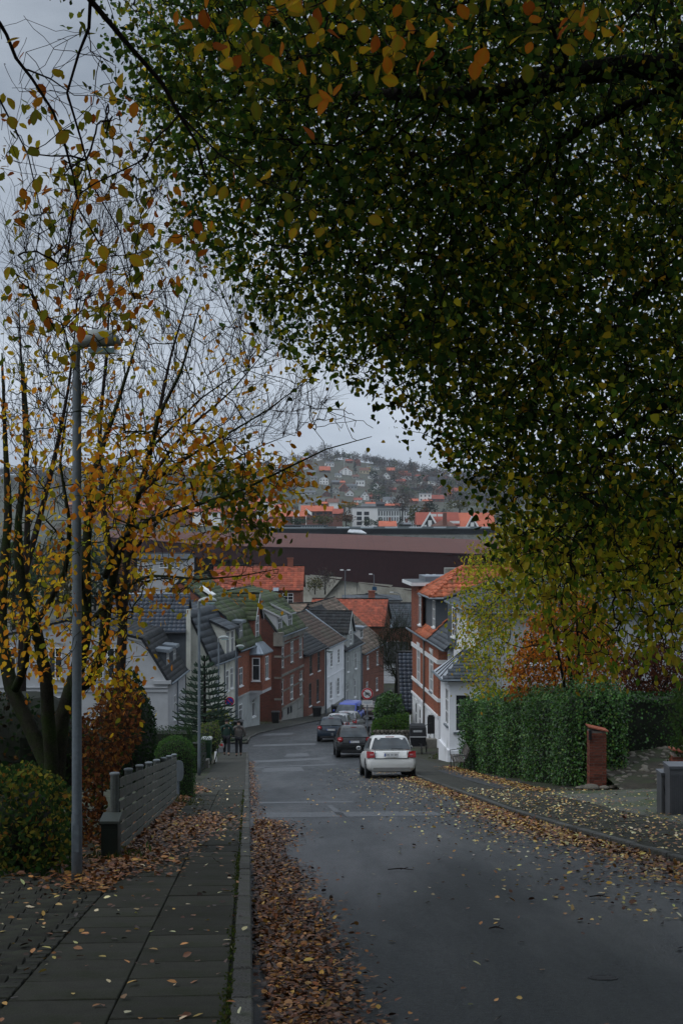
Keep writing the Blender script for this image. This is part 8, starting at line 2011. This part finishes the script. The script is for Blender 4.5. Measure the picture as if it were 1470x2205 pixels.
shrub('beech_hedge', 'rust-brown beech hedge between the nearest lamp and the board fence', 'hedge', [(165, 1560), (215, 1500), (260, 1440), (300, 1500), (305, 1590), (250, 1670), (225, 1700), (225, 1870), (165, 1890)], 19, 22, 3400, .066, [(.15, .055, .018), (.09, .032, .012), (.22, .095, .02), (.05, .02, .01), (.04, .05, .012)], [4, 4, 2, 3, 1])
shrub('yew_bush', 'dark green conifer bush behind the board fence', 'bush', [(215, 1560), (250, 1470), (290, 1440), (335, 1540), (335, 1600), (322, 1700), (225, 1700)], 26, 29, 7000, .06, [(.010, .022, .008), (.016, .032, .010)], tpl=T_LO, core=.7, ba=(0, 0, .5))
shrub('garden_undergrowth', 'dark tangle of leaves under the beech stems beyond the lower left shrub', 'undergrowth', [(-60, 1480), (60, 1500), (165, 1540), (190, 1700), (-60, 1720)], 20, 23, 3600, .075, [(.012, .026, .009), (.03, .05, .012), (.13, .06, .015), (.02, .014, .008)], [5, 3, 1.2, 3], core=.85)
def topiary():
    x, y = XP(374, 33), 33.3; z0 = G(33.3); t = empty('topiary_bush', (x, y, z0), 'clipped round-topped box topiary at the far end of the board fence', 'bush')
    n = 9000; d = rnd_dir(n); d[:, 2] = np.abs(d[:, 2]) ; h = RNG.uniform(size=n)
    p = np.where((h < .62)[:, None], np.stack([d[:, 0] / np.hypot(d[:, 0], d[:, 1]), d[:, 1] / np.hypot(d[:, 0], d[:, 1]), h / .62 * 1.08 - .5], 1), d * np.array([1, 1, .95]) + np.array([0, 0, .58]))
    p = p * np.array([.46, .46, 1]) ; p[:, 2] = np.where(h < .62, h / .62 * 1.05, 1.05 + d[:, 2] * .42); p += RNG.normal(size=p.shape) * .018
    nr = unit(np.stack([p[:, 0], p[:, 1], np.where(h < .62, 0, d[:, 2] * .5)], 1))
    V, Fq, tt = leaf_arrays(p + np.array([x, y, z0 + .05]), RNG.uniform(.022, .04, n), rnd_dir(n, (0, 0, .3)), nr + RNG.normal(size=(n, 3)) * .45, pick(n, [(.06, .13, .035), (.085, .16, .04), (.035, .08, .022)]), T_LO)
    np_mesh('foliage', V, Fq, LEAF, t, tt)['kind'] = 'stuff'
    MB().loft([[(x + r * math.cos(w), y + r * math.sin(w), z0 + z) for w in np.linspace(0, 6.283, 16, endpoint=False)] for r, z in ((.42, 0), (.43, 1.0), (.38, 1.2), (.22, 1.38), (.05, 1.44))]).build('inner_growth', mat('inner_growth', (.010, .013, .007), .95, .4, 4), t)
topiary()
def hedge(name, label, a, b, w, h, n, size, cols, wts=None, tpl=T_LIM, bump=.12, h1=None, zoff=0, gl=True, ragged=.1, end=True):
    """clipped or ivy-grown hedge from a to b (plan); leaves clothe its faces over a dark inner mass"""
    a, b = Vector((a[0], a[1], 0)), Vector((b[0], b[1], 0)); u = (b - a).normalized(); nn = Vector((u.y, -u.x, 0)); L_ = (b - a).length; h1 = h1 or h
    t = empty(name, (a.x, a.y, G(a.y)), label, 'hedge')
    k = 12; R = []
    for i in range(k + 1):
        p = a + u * (L_ * i / k); z = G(p.y) + zoff; hh = (h + (h1 - h) * i / k) - .14; R.append([tuple(p + nn * s * (w / 2 - .13) + Vector((0, 0, z + q))) for s, q in ((-1, -.2), (1, -.2), (1, hh * .6), (.8, hh), (-.8, hh), (-1, hh * .6))])
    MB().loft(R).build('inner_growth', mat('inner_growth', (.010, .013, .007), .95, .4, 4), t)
    P_ = []; N_ = []
    for i in range(n):
        s = random.random(); f = random.random(); p = a + u * (L_ * s); hh = h + (h1 - h) * s; z = G(p.y) + zoff; bb = bump * (math.sin(s * L_ * 1.7) + math.sin(s * L_ * .9 + 2 + f * 9)) * .5 + random.gauss(0, ragged * .5)
        if f < .60: sd = 1 if nn.x < 0 or not end else -1; sd = -1 if (nn.x > 0) else 1; q = p + nn * sd * (w / 2 + bb * .7) + Vector((0, 0, z + random.random() ** .9 * hh)); no = nn * sd
        elif f < .80: q = p + nn * random.uniform(-.5, .5) * w + Vector((0, 0, z + hh + bb)); no = Vector((0, 0, 1))
        elif f < .92: e = a if a.y < b.y else b; q = e + nn * random.uniform(-.5, .5) * w - (u if e is b else -u) * (-bb) * (-1 if e is a else -1) + Vector((0, 0, (G(e.y) + zoff) + random.random() * (h if e is a else h1))); no = Vector((0, -1, 0))
        else: q = p + nn * (w / 2 + bb) * (-1 if nn.x <= 0 else 1) * 1 + Vector((0, 0, z + random.random() * hh)); no = nn
        P_.append(q); N_.append(no)
    P_ = np.array(P_); N_ = np.array(N_)
    V, Fq, tt = leaf_arrays(P_, size * RNG.uniform(.6, 1.3, n), rnd_dir(n, (0, 0, -.9), .6), N_ + RNG.normal(size=(n, 3)) * .45 + np.array([0, 0, .3]), pick(n, cols, wts), tpl)
    np_mesh('foliage', V, Fq, LEAFG if gl else LEAF, t, tt)['kind'] = 'stuff'
    return t
IVY = [(.045, .13, .020), (.07, .17, .025), (.028, .075, .014), (.11, .18, .026), (.015, .04, .010)]
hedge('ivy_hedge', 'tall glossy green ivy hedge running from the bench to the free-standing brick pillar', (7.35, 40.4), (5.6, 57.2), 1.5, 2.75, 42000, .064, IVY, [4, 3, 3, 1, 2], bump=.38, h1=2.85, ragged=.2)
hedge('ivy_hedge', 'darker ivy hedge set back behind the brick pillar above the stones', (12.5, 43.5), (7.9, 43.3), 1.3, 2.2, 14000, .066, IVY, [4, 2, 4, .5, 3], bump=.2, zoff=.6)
hedge('clipped_hedge', 'long clipped privet hedge behind the topiary on the left', (-9.5, 46.2), (-4.95, 46.2), 1.2, 1.75, 7000, .05, [(.02, .045, .014), (.032, .06, .018)], tpl=T_LO, bump=.05, gl=False, ragged=.04)
hedge('clipped_hedge', 'low hedge strip beside the pavement beyond the second lamp', (-5.35, 52), (-5.95, 62), .7, 1.3, 3500, .05, [(.02, .045, .014), (.04, .07, .018)], tpl=T_LO, bump=.1, gl=False)
shrub('pale_shrub', 'pale green shrub beside the green bin', 'shrub', [(432, 1560), (470, 1550), (478, 1600), (455, 1625), (434, 1610)], 60, 63, 1500, .08, [(.09, .13, .03), (.05, .09, .02), (.15, .16, .05)], core=.7)
shrub('laurel_bush', 'upper round laurel bush under the carport roof, beside the round sign', 'bush', [(806, 1530), (812, 1500), (838, 1488), (862, 1500), (872, 1540), (850, 1568), (812, 1566)], 88, 92, 5200, .15, [(.035, .10, .018), (.06, .14, .022), (.02, .055, .012)], core=.5, gl=True)
shrub('laurel_bush', 'lower spreading bush above the stone wall by the black crossover', 'bush', [(800, 1590), (802, 1552), (835, 1540), (880, 1535), (882, 1575), (850, 1592)], 84, 88, 5200, .11, [(.05, .12, .02), (.08, .15, .025), (.03, .07, .014)], core=.5)
def low_wall():
    t = empty('stone_wall', (3.3, 82.5, G(82.5)), 'low field-stone wall under the spreading bush, behind the black crossover', 'wall')
    x0, x1, D = XP(806, 83), XP(884, 83), 83.0; me = mesh_of('wall_stone', lambda: MB().loft([[(r * math.cos(w) * 1.25, -y, r * math.sin(w)) for w in np.linspace(0, 6.283, 7, endpoint=False)] for r, y in ((.8, -.6), (1, 0), (.75, .45), (.3, .6))]), COBBLE)
    MB().box((x0, D + .08, G(83) - .2), (x1 - x0, 0, 0), (0, .35, 0), (0, 0, 1.05)).build('wall_core', SOIL, t)
    for r in range(5):
        x = x0 + (r % 2) * .1
        while x < x1: piece('stone', me, t, (x, D, G(83) + .1 + r * .17), (0, random.uniform(0, 6), 0), (.1, .12, .1)); x += random.uniform(.2, .26)
low_wall()
def autumn_tree(name, label, base, poly, d0, d1, n, per, size, cols, wts, hgt, spread=.2, rt=.004, r0=.07):
    t = empty(name, base, label, 'tree'); T = vol_points(poly, d0, d1, n); c = T.mean(0); b = Vector(base)
    s = [([tuple(b), (b.x + k * .15, b.y, b.z + hgt * .35), (c[0] + k * .5, c[1], c[2]), (c[0] + k * .9, c[1], c[2] + hgt * .2)], r0, r0 * .2) for k in (-1, 0, 1)]
    X, par, r, n0, segs, ch = grow(s, T, bf=.3, r_tip=rt, expo=.42, jit=.07); wood('trunk', s, segs, BARK_D, t, n=3)
    q = clusters_to_leaves(T, per, spread); foliage('foliage', q, size, pick(len(q), cols, wts), t, T_MID, sa=.7); return t
YC = [(.30, .30, .02), (.15, .20, .02), (.48, .40, .03), (.40, .24, .025)]
autumn_tree('yellowing_tree', 'thin tree with small yellow-green leaves in front of the white villa', (7.6, 46, G(46)), [(985, 1300), (1010, 1190), (1080, 1130), (1200, 1095), (1480, 1140), (1480, 1300), (1350, 1260), (1180, 1280), (1110, 1330), (1090, 1400), (1085, 1480), (1020, 1490), (1000, 1420)], 38, 45, 1250, 9, .10, YC, [4, 3, 2.5, 1.5], 5, .22)
autumn_tree('orange_beech', 'small copper-orange beech glowing in front of the white villa wall', (7.4, 48, G(48) + .5), [(1232, 1262), (1275, 1290), (1325, 1390), (1345, 1480), (1290, 1500), (1100, 1495), (1085, 1455), (1120, 1370), (1165, 1300), (1205, 1285)], 46, 50, 620, 12, .12, [(.48, .16, .018), (.34, .10, .014), (.55, .24, .025), (.15, .055, .012), (.06, .08, .014)], [4, 4, 2, 2, 1.6], 5, .16, .006)
autumn_tree('dark_red_shrub_tree', 'dark reddish bush with fine twigs at the right above the hedge', (9.6, 45.5, G(45) + .5), [(1335, 1420), (1370, 1390), (1440, 1380), (1475, 1420), (1475, 1510), (1345, 1505)], 44, 47, 420, 9, .10, [(.09, .03, .016), (.06, .02, .012), (.13, .05, .02)], None, 3, .14, .006)
autumn_tree('dark_side_tree', 'dark green tree at the right edge behind the second pillar', (9.4, 38, G(38)), [(1445, 1490), (1500, 1450), (1560, 1480), (1560, 1680), (1450, 1640)], 36, 39, 240, 14, .09, [(.025, .055, .014), (.04, .07, .016)], None, 2.5, .14)
def monkey_puzzle():
    D = 76; x, zb, zt = XP(441, D), G(D), ZP(1412, D); t = empty('monkey_puzzle_tree', (x, D, zb), 'dark monkey puzzle tree with whorled snaky branches before the cream house', 'tree')
    M_ = mat('spiky_green', (.014, .034, .016), .8, .4, 6, fine=.4, fscale=14)
    MB().tube([(x, D, zb - .2), (x, D, (zb + zt) / 2), (x, D, zt)], [.13, .08, .04], 8).build('trunk', BARK_D, t)
    mb = None; n = 13; H = zt - zb
    for k in range(n):
        f = k / (n - 1); z = zb + .7 + (H - .9) * f; Lb = 1.75 * (1 - f) ** .75 + .22; m_ = 7
        for j in range(m_):
            a = j * 6.283 / m_ + k * .9 + random.uniform(-.2, .2); l = Lb * random.uniform(.85, 1.1); d = Vector((math.cos(a), math.sin(a), 0)); p0 = Vector((x, D, z)); s = Vector((-d.y, d.x, 0))
            mb = MB(); main = [p0, p0 + d * l * .4 + Vector((0, 0, -.06)), p0 + d * l * .8 + Vector((0, 0, .02)), p0 + d * l + Vector((0, 0, .22))]; mb.tube(main, [.035, .05, .05, .025], 5)
            if l > .5:
                for q, sg in ((.35, 1), (.5, -1), (.65, 1), (.78, -1)):
                    o = main[0].lerp(main[2], q / .8); mb.tube([o, o + d * .22 * l + s * sg * .20 * l + Vector((0, 0, .02)), o + d * .32 * l + s * sg * .30 * l + Vector((0, 0, .14))], [.035, .042, .02], 4)
            mb.build('branch', M_, t, uv=False)
monkey_puzzle()
# the side garden hedge between monkey puzzle and lamps, and twigs on the road
shrub('yellow_green_bush', 'yellow-green bush glowing behind the monkey puzzle tree', 'bush', [(428, 1540), (470, 1515), (500, 1545), (500, 1590), (430, 1590)], 86.5, 88, 1500, .13, [(.12, .16, .02), (.20, .20, .03), (.06, .10, .02)], core=.7)
for px, py, l in ((862, 1874, .3), (1068, 1999, .12), (1290, 1932, .2)):
    p = hit(px, py, .02); tag(MB().tube([p - Vector((l / 2, 0, 0)), p + Vector((0, .03, .005)), p + Vector((l / 2, -.02, 0))], [.006, .008, .003], 5).tube([p, p + Vector((l * .3, .06, .01))], .004, 4).build('fallen_twig', TWIG),
                             {862: 'forked fallen twig on the asphalt left of the middle of the road', 1068: 'short fallen twig in the middle of the near road', 1290: 'long thin fallen twig near the right-hand leaf drift'}[px], 'twig')
# end
